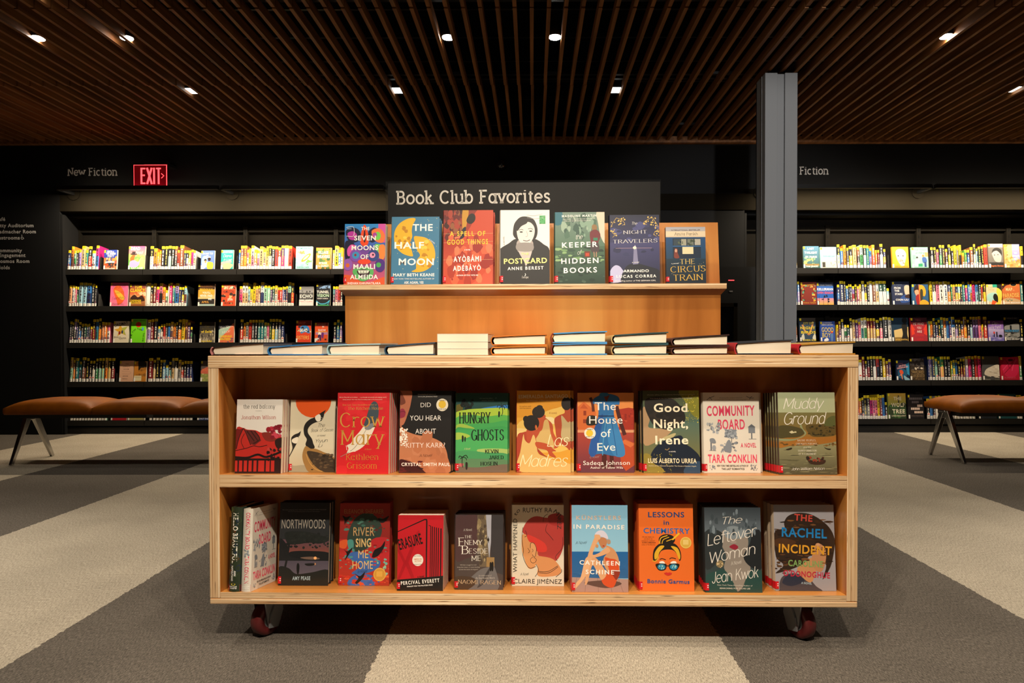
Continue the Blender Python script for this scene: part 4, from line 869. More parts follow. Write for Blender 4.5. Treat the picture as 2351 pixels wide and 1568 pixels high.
hero('U', 'U1', (892, 268, 1482, 1200), (890, 1198), (1480, 1200), 0.022, 1, -0.003, 'cfc6ab', 'b8ae92', [
    ('g', 892, 900, 1482, 1200, 'cdc4a8', 'b9ae92'), ('c', 1190, 290, 232, 210, 'd8541a'), ('q', [892, 1110, 960, 1120, 1080, 1110, 1240, 1130, 1240, 1200, 892, 1200], 'a39a80'), ('q', [1100, 850, 1115, 780, 1080, 720, 1070, 640, 1095, 570, 1150, 520, 1210, 495, 1260, 460, 1290, 440, 1330, 430, 1330, 480, 1300, 540, 1230, 560, 1170, 590, 1130, 640, 1130, 700, 1180, 770, 1200, 830, 1220, 890, 1150, 910], '211f1c'), ('p', [1270, 450, 1356, 398, 1330, 455], '211f1c'), ('q', [1215, 490, 1265, 455, 1290, 480, 1285, 540, 1240, 545], 'e3dcc8'), ('c', 1300, 510, 10, 12, '0e0c0b'), ('l', [1290, 500, 1312, 500, 1308, 522, 1290, 520], 3, 'c0b8a0'),
    ('q', [1100, 868, 1170, 900, 1230, 900, 1330, 940, 1482, 1020, 1482, 1210, 1180, 1210, 1090, 1100, 1062, 980], '9a7440'), ('q', [1120, 940, 1230, 940, 1360, 980, 1482, 1040, 1482, 1200, 1330, 1190, 1200, 1090], '3d3226'), ('n', 1180, 960, 1470, 1180, 40, 10, 34, ['4d4030', '2d251c', '5e4c36'], 0.5), ('l', [1112, 970, 1160, 1080, 1240, 1160, 1330, 1190], 7, 'c49a54'),
    ('q', [892, 990, 930, 900, 915, 820, 912, 760, 950, 720, 1000, 700, 1030, 680, 1010, 740, 990, 820, 950, 900, 892, 1010], '24211d'), ('q', [925, 780, 1000, 750, 985, 830, 930, 820], 'ded6c0'), ('p', [1000, 712, 1038, 668, 1020, 740], '24211d'), ('c', 935, 756, 9, 11, '0e0c0b'),
    ('t', 'The', 1265, 620, 1350, 615, 44, '1e1b18', 'c'), ('t', 'Book of Goose', 1168, 684, 1460, 672, 40, '1e1b18', 'c'), ('t', 'a novel', 1252, 742, 1362, 738, 24, '1e1b18', 'c'), ('t', 'Yiyun', 1236, 820, 1390, 812, 44, '1e1b18', 'c'), ('t', 'Li', 1266, 880, 1330, 876, 42, '1e1b18', 'c')],
    'goose cover', 'cream book with dark geese and an orange sun on the upper shelf', sticker=True)
hero('U', 'U1', (1510, 178, 2172, 1222), (1506, 1210), (2184, 1222), 0.019, 4, 0.0008, 'c01f24', 'b01a20', [
    ('n', 1510, 190, 2172, 1200, 18, 40, 110, ['b81c22', 'c8262a', 'ba2026']), ('q', [1640, 960, 1660, 900, 1640, 860, 1690, 830, 1720, 770, 1790, 690, 1850, 600, 1880, 500, 1900, 420, 1930, 330, 1975, 288, 2020, 320, 2036, 400, 2030, 500, 2000, 600, 1960, 700, 1920, 780, 1860, 860, 1780, 920, 1700, 945], 'd9cdb8'), ('q', [1850, 600, 1880, 500, 1900, 420, 1930, 330, 1975, 288, 2020, 320, 2036, 400, 2030, 500, 2000, 600, 1930, 640, 1900, 620], '3c464c'), ('q', [1860, 640, 1900, 590, 1990, 570, 1950, 640, 1900, 660], '76777a'), ('l', [1560, 1005, 1650, 955, 1760, 860, 1900, 620], 6, '8a8070'), ('l', [1650, 940, 1750, 935], 7, 'e0d6c4'), ('l', [1640, 920, 1630, 860], 6, 'e0d6c4'),
    ('t', '"Crow Mary left me breathless . . . a profoundly educational and satisfying read."', 1530, 242, 2132, 242, 12, 'e8d6c0', 's'), ('t', 'Sadeqa Johnson, New York Times bestselling author of The House of Eve', 1574, 270, 2080, 270, 11, 'e8d6c0', 's'), ('t', 'New York Times bestselling author of', 1574, 346, 2010, 342, 20, 'b98a45', 'r'), ('t', 'The Kitchen House', 1644, 400, 2090, 396, 38, 'b98a45', 'r'),
    ('t', 'Crow', 1546, 622, 2118, 616, 180, 'b98b3c', 'r'), ('t', 'Mary', 1558, 846, 2116, 844, 178, 'b98b3c', 'r'), ('t', 'A Novel', 1866, 918, 1950, 918, 20, 'b98a45', 'r'), ('t', 'Kathleen', 1630, 1046, 2044, 1042, 76, 'c07a2c', 'r'), ('t', 'Grissom', 1646, 1156, 2026, 1154, 76, 'c07a2c', 'r')],
    'red feather cover', 'bright red book with a white feather on the upper shelf', soft=True, sticker=False)
hero('U', 'U2', (90, 152, 752, 1192), (84, 1190), (752, 1192), 0.024, 2, 0.002, '1a1817', '141211', [
    ('q', [90, 150, 235, 150, 230, 300, 200, 420, 150, 560, 120, 590, 90, 585], 'a86448'), ('q', [90, 160, 130, 220, 160, 300, 120, 330, 90, 320], '6d3828'), ('q', [90, 400, 130, 380, 162, 425, 150, 480, 110, 500, 90, 495], '8c2c40'), ('l', [90, 425, 130, 415, 158, 428], 5, '4a1420'), ('q', [90, 640, 180, 670, 300, 710, 480, 740, 620, 800, 680, 880, 712, 1000, 714, 1200, 90, 1200], 'b4724e'), ('n', 120, 720, 680, 1180, 22, 40, 110, ['bb7a56', 'aa6846', 'b06c48']), ('q', [90, 1030, 200, 1040, 320, 1090, 420, 1180, 420, 1200, 90, 1200], '3c1214'), ('n', 90, 1050, 380, 1190, 12, 16, 46, ['58191c', '2a0c0e'], 0.4),
    ('n', 92, 620, 188, 850, 70, 9, 14, ['e9dfd0', 'cdbfae', 'f4ede2']), ('c', 634, 332, 77, 80, 'ded4bc'), ('c', 634, 325, 48, 50, 'd8b23a'), ("t", "REESE'S", 596, 282, 676, 282, 16, '2a2620', 'b'), ('t', 'BOOK CLUB', 586, 394, 684, 392, 16, '2a2620', 'b'), ('t', '"Intoxicating and seductive."', 318, 204, 552, 202, 14, 'bdb6ad', 's'), ('t', 'TAYLOR JENKINS REID', 318, 234, 570, 232, 15, 'bdb6ad', 's'),
    ('t', 'DID', 356, 362, 488, 358, 60, 'cfc8c0', 's'), ('t', 'YOU HEAR', 220, 530, 622, 528, 66, 'e2dcd4', 's'), ('t', 'ABOUT', 292, 698, 556, 696, 66, 'e0d8d0', 's'), ('t', 'KITTY KARR?', 172, 876, 676, 872, 66, 'e6cfc2', 's'), ('t', 'A Novel', 345, 992, 515, 985, 34, '4a2418', 'c'), ('t', 'CRYSTAL SMITH PAUL', 118, 1104, 742, 1104, 42, 'efe4d8', 'b')],
    'pearl necklace cover', 'black book with a pearl necklace and bare shoulder on the upper shelf', sticker=False)
hero('U', 'U2', (820, 180, 1482, 1192), (814, 1182), (1484, 1192), 0.026, 1, 0.003, '3d9450', '2f6e48', [
    ('r', 820, 180, 1482, 400, '1f4440'), ('q', [820, 300, 900, 330, 1060, 390, 1300, 380, 1482, 340, 1482, 180, 820, 180], '1f4440'), ('q', [820, 340, 900, 330, 900, 400, 820, 440], '5c5420'), ('q', [1130, 385, 1300, 350, 1482, 335, 1482, 400, 1300, 410], '2f74b4'), ('q', [820, 430, 950, 395, 1150, 380, 1482, 380, 1482, 500, 820, 520], 'a3bf3e'), ('q', [820, 500, 1000, 460, 1200, 480, 1482, 470, 1482, 640, 820, 660], '57a94c'), ('q', [820, 600, 1000, 580, 1300, 560, 1482, 540, 1482, 760, 820, 760], '43a055'), ('q', [830, 590, 920, 580, 1060, 640, 820, 660], '9ab84a'), ('q', [820, 640, 950, 630, 1100, 640, 1482, 620, 1482, 900, 820, 900], '3d9a52'), ('q', [820, 690, 940, 700, 1000, 740, 820, 780], '98b648'), ('q', [820, 790, 1100, 780, 1482, 770, 1482, 1000, 820, 1000], '48a35a'), ('q', [1100, 900, 1482, 900, 1482, 1000, 1200, 980], '9db865'), ('q', [820, 940, 1000, 920, 1200, 940, 1482, 960, 1482, 1100, 820, 1100], '43925a'), ('q', [820, 1040, 1100, 1020, 1482, 1040, 1482, 1200, 820, 1200], '56805a'), ('q', [830, 1090, 920, 1080, 900, 1130, 830, 1140], 'b85a60'), ('q', [820, 1120, 1100, 1130, 1482, 1090, 1482, 1200, 820, 1200], '6d5e50'),
    ('n', 890, 270, 1050, 380, 30, 8, 30, ['0f1614', '15201c'], 0.9), ('l', [1404, 475, 1418, 420, 1408, 350], 8, '16201a'), ('l', [1408, 345, 1360, 340, 1345, 365], 8, '16201a'), ('l', [1408, 345, 1450, 330, 1468, 360], 8, '16201a'), ('l', [1408, 345, 1380, 370, 1378, 390], 8, '16201a'), ('l', [1408, 345, 1440, 365, 1440, 390], 8, '16201a'), ('l', [1408, 345, 1400, 310], 7, '16201a'), ('q', [1362, 430, 1372, 412, 1384, 432, 1378, 485, 1362, 485], '17211b'), ('q', [896, 740, 908, 722, 922, 745, 916, 800, 900, 800], '17211b'), ('q', [930, 752, 938, 738, 948, 754, 944, 798, 932, 798], '17211b'),
    ('l', [912, 1130, 902, 1070, 906, 1000], 9, '1c1a18'), ('l', [906, 1000, 870, 985, 862, 1010], 9, '1c1a18'), ('l', [906, 1000, 950, 975, 975, 1010], 9, '1c1a18'), ('l', [906, 1000, 880, 1020], 9, '1c1a18'), ('l', [906, 1000, 950, 1010, 960, 1040], 8, '1c1a18'), ('q', [945, 1075, 960, 1062, 975, 1080, 970, 1150, 950, 1150], '26201c'),
    ('t', '"A haunting debut . . ."', 1120, 256, 1340, 252, 14, '8aa29a', 's'), ('t', 'HILARY MANTEL', 1150, 284, 1310, 282, 11, '8aa29a', 's'), ('t', 'HUNGRY', 860, 566, 1266, 562, 132, '17231c', 'd'), ('t', 'GHOSTS', 1018, 786, 1436, 780, 132, '17231c', 'd'), ('t', 'A Novel', 925, 908, 1008, 904, 26, 'd9d29a', 'c'), ('t', 'KEVIN', 1194, 948, 1368, 946, 44, '17201b', 'd'), ('t', 'JARED', 1246, 1024, 1434, 1022, 44, '17201b', 'd'), ('t', 'HOSEIN', 1138, 1104, 1356, 1100, 44, '17201b', 'd')],
    'green hills cover', 'green book of layered hills and palms on the upper shelf')
hero('U', 'U2', (1605, 150, 2295, 1205), (1602, 1200), (2296, 1206), 0.024, 1, 0.009, 'd49a35', '9c2c22', [
    ('r', 1605, 150, 2295, 500, 'cc8c28'), ('q', [1605, 600, 1800, 480, 1980, 420, 2110, 380, 2295, 380, 2295, 900, 1605, 900], 'ddb65c'), ('q', [1960, 500, 2070, 500, 2100, 580, 1960, 560], 'e6d49c'), ('q', [1605, 740, 1680, 690, 1780, 660, 1605, 640], 'e2c47c'), ('q', [2090, 520, 2150, 470, 2220, 440, 2220, 380, 2295, 370, 2295, 880, 2240, 880, 2130, 800, 2100, 640], 'a8482c'), ('q', [2180, 470, 2260, 560, 2295, 560, 2295, 800, 2180, 760, 2185, 600], 'b6a274'), ('c', 2245, 320, 66, 85, '26211e'),
    ('q', [1805, 470, 1900, 440, 1960, 490, 2060, 580, 2080, 700, 2150, 840, 2080, 900, 1850, 860, 1840, 700, 1880, 600], 'b4512f'), ('c', 1885, 430, 82, 76, '28231f'), ('c', 1900, 368, 40, 30, '28231f'), ('q', [1960, 540, 2010, 540, 2040, 700, 2080, 900, 1840, 900, 1850, 720, 1930, 660], 'c9a867'), ('c', 1964, 486, 14, 24, 'b4512f'),
    ('q', [1605, 760, 1690, 690, 1760, 680, 1830, 690, 1860, 820, 1870, 960, 1700, 1150, 1660, 1205, 1605, 1205], 'a5402a'), ('q', [1740, 640, 1880, 620, 1900, 690, 1800, 830, 1740, 800], 'ae4a2e'), ('c', 1795, 570, 100, 102, '24201d'), ('c', 1722, 520, 36, 42, '24201d'), ('c', 1852, 622, 13, 28, 'b9552f'), ('l', [1858, 610, 1866, 640, 1856, 656], 7, 'd99c3c'), ('q', [1690, 720, 1710, 790, 1770, 830, 1820, 720, 1860, 830, 1880, 960, 1960, 1000, 2100, 1050, 2295, 1100, 2295, 1205, 1690, 1205, 1610, 1100, 1650, 950], 'd3b06a'), ('q', [1850, 815, 2000, 840, 2070, 900, 2110, 930, 2060, 940, 2110, 1010, 2030, 990, 1990, 920, 1870, 890], 'b24e2e'), ('q', [1870, 900, 1960, 980, 2010, 1010, 1900, 970], '9c3f28'),
    ('t', 'ESMERALDA SANTIAGO', 1630, 250, 2264, 244, 46, 'd8c8a4', 'b'), ('t', 'Best selling author of When I Was Puerto Rican', 1730, 286, 2134, 284, 13, 'f0e0b8', 's'), ('t', 'A novel', 2022, 452, 2120, 450, 24, '8a3a24', 'r'), ('t', 'Las', 1995, 870, 2276, 862, 150, 'f3e3b4', 'c'), ('t', 'Madres', 1640, 1132, 2262, 1124, 152, 'f3e3b4', 'c'), ('t', '"A magnificent read."', 1640, 360, 1790, 358, 12, '6a4a1c', 's'), ('t', 'CRISTINA GARCIA', 1642, 384, 1788, 382, 11, '6a4a1c', 's')],
    'three women cover', 'golden book with three dark haired women on the upper shelf')
hero('U', 'U3', (100, 178, 800, 1200), (92, 1192), (812, 1206), 0.026, 1, 0.006, 'a8453c', '7c2c34', [
    ('g', 100, 178, 800, 620, 'd98e4e', 'e2803c'), ('g', 100, 640, 800, 1200, 'a8412e', '5c3240'), ('p', [105, 360, 180, 290, 240, 340, 330, 420, 330, 660, 105, 660], 'cf6a34'), ('p', [130, 380, 180, 320, 235, 385], 'b8552a'), ('r', 175, 410, 210, 470, '8e3a22'), ('r', 170, 520, 215, 570, '8e3a22'), ('p', [620, 390, 740, 370, 800, 380, 800, 660, 620, 660], 'a63424'), ('n', 640, 400, 790, 640, 14, 8, 20, ['8c2a20', 'b9442c']), ('r', 100, 655, 800, 690, 'cf9068'), ('p', [620, 830, 700, 770, 815, 830, 815, 1100, 700, 1180, 640, 1100], 'b04a2a'), ('p', [690, 780, 820, 835, 760, 880, 640, 810], 'c96a3a'),
    ('l', [262, 240, 290, 320, 300, 420], 36, '5a2c22'), ('l', [590, 350, 640, 560, 690, 720], 46, '4a2420'), ('l', [430, 960, 430, 1060, 420, 1150], 60, '4a2220'), ('l', [520, 960, 530, 1150], 50, '4a2220'), ('q', [300, 260, 400, 200, 440, 190, 540, 200, 620, 240, 625, 330, 570, 340, 560, 480, 640, 720, 690, 960, 560, 990, 400, 960, 240, 960, 290, 700, 360, 480, 350, 330, 300, 320], '2f6ca4'), ('q', [470, 490, 560, 490, 640, 720, 690, 970, 560, 985, 480, 800], '3a7db4'), ('q', [380, 490, 420, 490, 330, 960, 245, 960, 290, 700], '28559a'), ('l', [460, 500, 420, 800, 410, 980], 12, '4a90bc'), ('l', [520, 500, 560, 760, 590, 980], 9, '265a92'), ('l', [358, 478, 560, 478], 14, '1c2c50'), ('p', [425, 210, 465, 300, 505, 210], '6d3626'), ('c', 436, 200, 60, 26, '2a6ea0'), ('q', [230, 480, 330, 480, 350, 560, 330, 590, 215, 590], '2e2a22'),
    ('c', 255, 698, 72, 72, 'e6ddca'), ('c', 250, 697, 44, 44, 'ddb936'), ("t", "REESE'S", 214, 656, 292, 656, 14, '2a2620', 'b'), ('t', 'BOOK CLUB', 206, 752, 302, 750, 14, '2a2620', 'b'),
    ('t', 'The', 316, 402, 582, 400, 108, W_, 's'), ('t', 'House', 246, 576, 664, 574, 104, W_, 's'), ('t', 'of', 392, 748, 518, 746, 110, W_, 's'), ('t', 'Eve', 346, 922, 570, 920, 104, W_, 's'), ('t', 'a novel', 250, 1020, 370, 1010, 30, 'b89a94', 'c'), ('t', 'Sadeqa Johnson', 168, 1104, 748, 1100, 56, W_, 's'), ('t', 'Author of Yellow Wife', 258, 1150, 662, 1150, 30, W_, 's')],
    'blue dress cover', 'book with a blue dress and orange street on the upper shelf')
hero('U', 'U3', (945, 150, 1650, 1210), (936, 1200), (1658, 1214), 0.028, 1, -0.007, '47604e', '26302e', [
    ('g', 945, 150, 1650, 520, '3e4228', '5c6e54'), ('g', 945, 520, 1650, 1210, '4c665a', '7a7034'), ('q', [1400, 150, 1660, 150, 1660, 480, 1560, 460, 1480, 300], '7c7a28'), ('n', 1440, 180, 1645, 560, 90, 3, 9, ['c2b030', '8c8a2c', 'd0c040']), ('q', [945, 380, 1000, 420, 1030, 520, 1010, 620, 1100, 640, 1230, 640, 1310, 660, 1210, 760, 1080, 830, 945, 830], 'a98a66'), ('q', [985, 260, 1120, 230, 1300, 250, 1400, 330, 1470, 450, 1460, 560, 1330, 650, 1200, 650, 1080, 600, 1010, 480, 970, 360], '24201d'), ('n', 1000, 290, 1440, 620, 26, 20, 70, ['2c2622', '1d1a18', '322a24'], 0.5), ('q', [1180, 770, 1280, 720, 1340, 700, 1350, 720, 1260, 800], 'b3a878'), ('q', [1030, 1010, 1080, 900, 1180, 810, 1300, 760, 1420, 730, 1470, 830, 1560, 900, 1650, 1010, 1660, 1210, 1030, 1210], '15202f'), ('q', [945, 980, 1030, 980, 1060, 1080, 1180, 1150, 1180, 1210, 945, 1210], '8a7c34'), ('n', 950, 960, 1300, 1200, 70, 3, 9, ['c0ac3c', '8f8436', '5c642f']), ('q', [1500, 1100, 1660, 1060, 1660, 1210, 1450, 1210], '2c4660'), ('l', [1216, 905, 1245, 915, 1270, 890], 10, '8a744c'),
    ('t', '"Powerful, uplifting, and deeply personal, Good Night, Irene is a testament"', 1000, 212, 1600, 206, 12, 'c4bfb0', 's'), ('t', 'Kristin Hannah, #1 New York Times bestselling author of The Nightingale', 1036, 256, 1566, 252, 11, 'e0dccc', 's'), ('t', 'Good', 1082, 426, 1504, 424, 112, 'ece2c4', 'b'), ('t', 'Night,', 1076, 634, 1508, 630, 116, 'ece2c4', 'b'), ('t', 'Irene', 1096, 842, 1508, 838, 112, 'ece2c4', 'b'), ('t', 'A NOVEL', 1262, 944, 1350, 942, 13, W_, 'b'), ('t', 'LUIS ALBERTO URREA', 1002, 1082, 1606, 1082, 60, 'ece0bc', 'b'), ('t', 'Author of the National Bestseller The House of Broken Angels', 1008, 1126, 1600, 1128, 16, 'd8d0b0', 's')],
    'dark nape cover', 'green and yellow book with the back of a dark haired head on the upper shelf')
COMM = [('t', '"A pitch-perfect comedy of manners."', 330, 268, 630, 264, 13, '3a352f', 's'), ('t', 'JOANNE FLUENT, Bestselling author of My Cottage Year', 264, 298, 692, 294, 11, '3a352f', 's'), ('l', [160, 290, 200, 262, 262, 236], 7, '5c5f66'), ('l', [190, 250, 215, 270, 230, 296], 7, '5c5f66'), ('l', [690, 238, 740, 262, 790, 262], 7, '5c5f66'), ('l', [735, 285, 742, 260, 770, 240], 7, '5c5f66'),
    ('t', 'COMMUNITY', 156, 506, 798, 500, 140, 'd23c5c', 'b'), ('t', 'BOARD', 304, 690, 662, 686, 138, 'dd4464', 'b'), ('n', 150, 610, 330, 745, 30, 8, 24, ['8f959c', '70757c', 'a9adb0'], 1.4), ('c', 470, 750, 82, 64, '90979f'), ('n', 395, 690, 548, 810, 36, 10, 22, ['7c838b', 'a3a9ae', '666c74']), ('l', [478, 870, 480, 810, 450, 780], 9, '5c5f66'), ('n', 340, 870, 550, 1000, 26, 10, 26, ['82898f', '666b72', '9aa0a6'], 0.8), ('q', [410, 870, 450, 830, 480, 900, 470, 1000, 420, 1000, 380, 980], '7f868e'), ('p', [700, 660, 750, 618, 802, 658], '61666d'), ('r', 708, 660, 796, 740, '787e85'), ('r', 742, 740, 758, 815, '61666d'), ('l', [710, 820, 810, 820], 6, '8a8f94'), ('r', 196, 850, 216, 975, '6b7078'), ('q', [190, 820, 240, 812, 268, 850, 262, 880, 200, 870], '7c8289'), ('c', 245, 940, 26, 36, '959a9f'), ('l', [180, 975, 272, 978], 5, '7c8289'),
    ('t', 'A NOVEL', 600, 934, 806, 932, 60, 'd84060', 'b'), ('t', 'TARA CONKLIN', 160, 1138, 812, 1138, 112, 'df4866', 'b'), ('t', 'NEW YORK TIMES BESTSELLING AUTHOR OF', 278, 1194, 694, 1194, 24, '33302c', 'b'), ('t', 'THE LAST ROMANTICS', 338, 1238, 642, 1236, 26, '33302c', 'b'), ('n', 180, 1175, 250, 1235, 12, 6, 16, ['7c8289', '9aa0a6']), ('n', 730, 1165, 815, 1240, 18, 5, 14, ['6d737a', '8d939a'])]
hero('U', 'U4', (108, 188, 858, 1278), (92, 1264), (864, 1280), 0.027, 1, 0.0145, 'dcd4c5', 'd4ccbd', COMM, 'cream sketch cover', 'cream book with pink title and grey sketches on the upper shelf')
hero('U', 'U4', (1128, 186, 1906, 1300), (1124, 1292), (1908, 1306), 0.0165, 5, -0.0015, '8a8460', '3c2c1c', [
    ('g', 1128, 186, 1906, 470, 'a3ab88', 'a8ac86'), ('g', 1128, 460, 1906, 720, '716a3e', '7c6330'), ('g', 1128, 700, 1906, 860, '8c6a30', '9a6426'), ('g', 1128, 850, 1906, 1300, '8c8660', '4a4632'), ('q', [1128, 650, 1280, 640, 1440, 680, 1480, 740, 1400, 790, 1250, 800, 1128, 800], '4c4426'), ('q', [1128, 815, 1320, 820, 1430, 790, 1480, 750, 1460, 700, 1420, 650, 1440, 620, 1460, 680, 1505, 740, 1440, 800, 1320, 840, 1128, 840], '8a9068'), ('q', [1500, 640, 1660, 620, 1906, 640, 1906, 760, 1700, 790, 1560, 770], '5c4a24'), ('q', [1760, 600, 1810, 530, 1906, 510, 1906, 640, 1760, 640], '55582f'), ('q', [1128, 860, 1300, 850, 1480, 790, 1700, 800, 1906, 790, 1906, 850, 1600, 900, 1300, 910, 1128, 940], '9c6426'), ('n', 1530, 640, 1900, 770, 40, 6, 26, ['2f2a16', '463a1c'], 0.6), ('n', 1140, 870, 1900, 910, 26, 8, 30, ['5c4420', '7a5626'], 0.5), ('n', 1140, 930, 1900, 1290, 70, 20, 90, ['9a946c', '5c573c', '454130', '807a56'], 0.06), ('p', [1270, 725, 1310, 705, 1350, 735, 1300, 745], 'cbbf96'), ('r', 1340, 715, 1370, 735, 'c4b88c'),
    ('q', [1220, 960, 1260, 945, 1300, 935, 1300, 955, 1250, 970], '2b2216'), ('q', [1740, 930, 1780, 945, 1830, 950, 1815, 965, 1770, 955], '2b2216'), ('q', [1495, 1060, 1540, 1100, 1640, 1110, 1750, 1100, 1730, 1150, 1620, 1165, 1530, 1140], '3a261a'), ('n', 1520, 1060, 1720, 1120, 16, 10, 24, ['4a2a1c', '2c2018', '8a3a26']), ('q', [1490, 1060, 1520, 1050, 1540, 1090, 1500, 1100], '2c2018'),
    ('t', 'Muddy', 1200, 412, 1762, 404, 148, 'e6dfd2', 'c'), ('t', 'Ground', 1208, 622, 1790, 612, 160, 'e6dfd2', 'c'), ('t', 'NATIVE PEOPLES,', 1380, 850, 1632, 848, 24, 'ece2cc', 'r'), ('t', "CHICAGO'S PORTAGE,", 1358, 894, 1652, 892, 22, 'ece2cc', 'r'), ('t', 'and the', 1456, 942, 1566, 940, 24, 'ece2cc', 'c'), ('t', 'TRANSFORMATION', 1380, 988, 1634, 986, 22, 'ece2cc', 'r'), ('t', 'OF A CONTINENT', 1388, 1030, 1628, 1030, 22, 'ece2cc', 'r'), ('t', 'John William Nelson', 1288, 1240, 1736, 1232, 36, 'efe8da', 'c')],
    'river landscape cover', 'olive landscape book with white script at the right end of the upper shelf', soft=True)
# --- lower compartment
hero('L', 'L1', (872, 190, 1512, 1200), (862, 1190), (1510, 1202), 0.028, 1, -0.002, '1c1e20', '141618', [
    ('g', 872, 190, 1512, 640, '232527', '2a2c2e'), ('g', 872, 640, 1512, 800, '5c4450', '7a4438'), ('q', [872, 640, 950, 680, 1000, 800, 872, 900], '1a1b1c'), ('q', [940, 560, 1100, 540, 1300, 560, 1512, 640, 1400, 690, 1250, 680, 1100, 700, 980, 690], '202422'), ('n', 950, 560, 1500, 740, 60, 8, 26, ['1c201e', '262a28'], 0.8), ('q', [1020, 790, 1250, 780, 1512, 800, 1512, 900, 1250, 890, 1020, 850], '15181a'), ('g', 872, 900, 1512, 1060, '4c4652', '58525e'), ('q', [1150, 860, 1300, 850, 1400, 870, 1350, 885, 1220, 880], '6a5448'), ('c', 1340, 866, 20, 18, 'f0b070'), ('c', 1340, 938, 10, 14, 'c08a5c'), ('q', [1210, 935, 1330, 930, 1320, 955, 1240, 960], '17181a'), ('q', [872, 980, 1000, 990, 1100, 1060, 1300, 1040, 1512, 1010, 1512, 1202, 872, 1202], '1a1e1c'), ('q', [1105, 950, 1120, 926, 1138, 950, 1140, 1000, 1132, 1055, 1112, 1055, 1104, 1000], '0f1214'), ('l', [1000, 680, 980, 850, 950, 1000], 26, '1a1c1c'),
    ('t', '"A clever gripping story I wait to share." WILLIAM KENT KRUEGER', 900, 284, 1470, 280, 13, '8c8a86', 's'), ('t', 'New York Times bestselling author of The River We Remember', 976, 304, 1386, 302, 10, '8c8a86', 's'), ('t', 'NORTHWOODS', 896, 506, 1460, 506, 118, '9c9488', 's'), ('t', 'AMY PEASE', 1052, 1134, 1284, 1132, 46, '9fb4bc', 'b')],
    'dark lake cover', 'nearly black book with a dusk lake scene on the lower shelf')
hero('L', 'L1', (1658, 196, 2302, 1205), (1648, 1196), (2304, 1206), 0.026, 1, -0.003, 'a02a22', '8c201c', [
    ('g', 1658, 196, 2302, 640, '9c2a22', '8c2622'), ('g', 1658, 640, 2302, 1205, 'b22a2a', 'a83220'), ('q', [1780, 520, 1860, 380, 1980, 320, 2120, 360, 2200, 500, 2160, 640, 2000, 760, 1860, 800, 1760, 680], '2f3e36'), ('n', 1700, 340, 2260, 560, 40, 12, 44, ['4c7a6c', '2f4a40', '5a2a24', '3d6a5c'], 0.5), ('q', [1658, 670, 1760, 650, 1740, 750, 1660, 740], 'd85a2c'), ('q', [1760, 660, 1830, 650, 1840, 740, 1790, 780], '4c8f86'), ('q', [1820, 800, 1960, 800, 2160, 870, 2170, 980, 2000, 1060, 1820, 1060, 1930, 960, 1760, 860], '3a62a4'), ('q', [2080, 640, 2302, 640, 2302, 900, 2180, 900, 2050, 840], 'b5282c'), ('n', 2000, 640, 2300, 960, 24, 10, 40, ['c23a34', '8c1c20', '4c9488'], 0.4), ('n', 1660, 760, 1840, 1000, 30, 8, 34, ['4c8f86', 'a8281f', 'c64a30'], 0.5), ('q', [1860, 1080, 2080, 1080, 2120, 1200, 1780, 1200], '3f64a8'), ('n', 1660, 1080, 2300, 1200, 44, 12, 46, ['d85030', 'c23424', '3a5aa0', 'e0642c'], 0.5), ('n', 2150, 860, 2300, 1080, 20, 8, 22, ['6fae9c', 'd8502c', '8fbf9f']),
    ('q', [1690, 350, 1740, 370, 1800, 350, 1760, 400, 1720, 450, 1715, 400], '1a1716'), ('q', [2150, 380, 2210, 390, 2290, 350, 2230, 430, 2170, 430], '1a1716'), ('q', [1715, 760, 1760, 790, 1830, 740, 1790, 820, 1730, 900, 1755, 820], '171416'), ('q', [2110, 770, 2190, 730, 2240, 660, 2230, 740, 2160, 840, 2080, 860], '1a1416'), ('q', [1860, 1060, 1930, 1090, 1990, 1040, 1970, 1110, 1900, 1180, 1870, 1170, 1910, 1110], '171416'), ('c', 2180, 1070, 80, 82, 'd9a648'), ('c', 2180, 1070, 68, 70, 'c9933a'), ('r', 2140, 1030, 2215, 1095, 'd9a648'),
    ('t', 'ELEANOR SHEARER', 1712, 324, 2220, 324, 56, 'ae7a4c', 's'), ('t', 'RIVER', 1834, 598, 2104, 598, 112, 'c29a66', 's'), ('t', 'SING', 1868, 732, 2066, 730, 104, 'dcb878', 'b'), ('t', 'ME', 1904, 872, 2032, 870, 104, 'd8b474', 's'), ('t', 'HOME', 1832, 1004, 2092, 1002, 104, 'dcb676', 's'), ('t', 'a novel', 1900, 1050, 2026, 1042, 34, '1e2a48', 'c')],
    'red jungle cover', 'red and teal book with dark birds on the lower shelf')
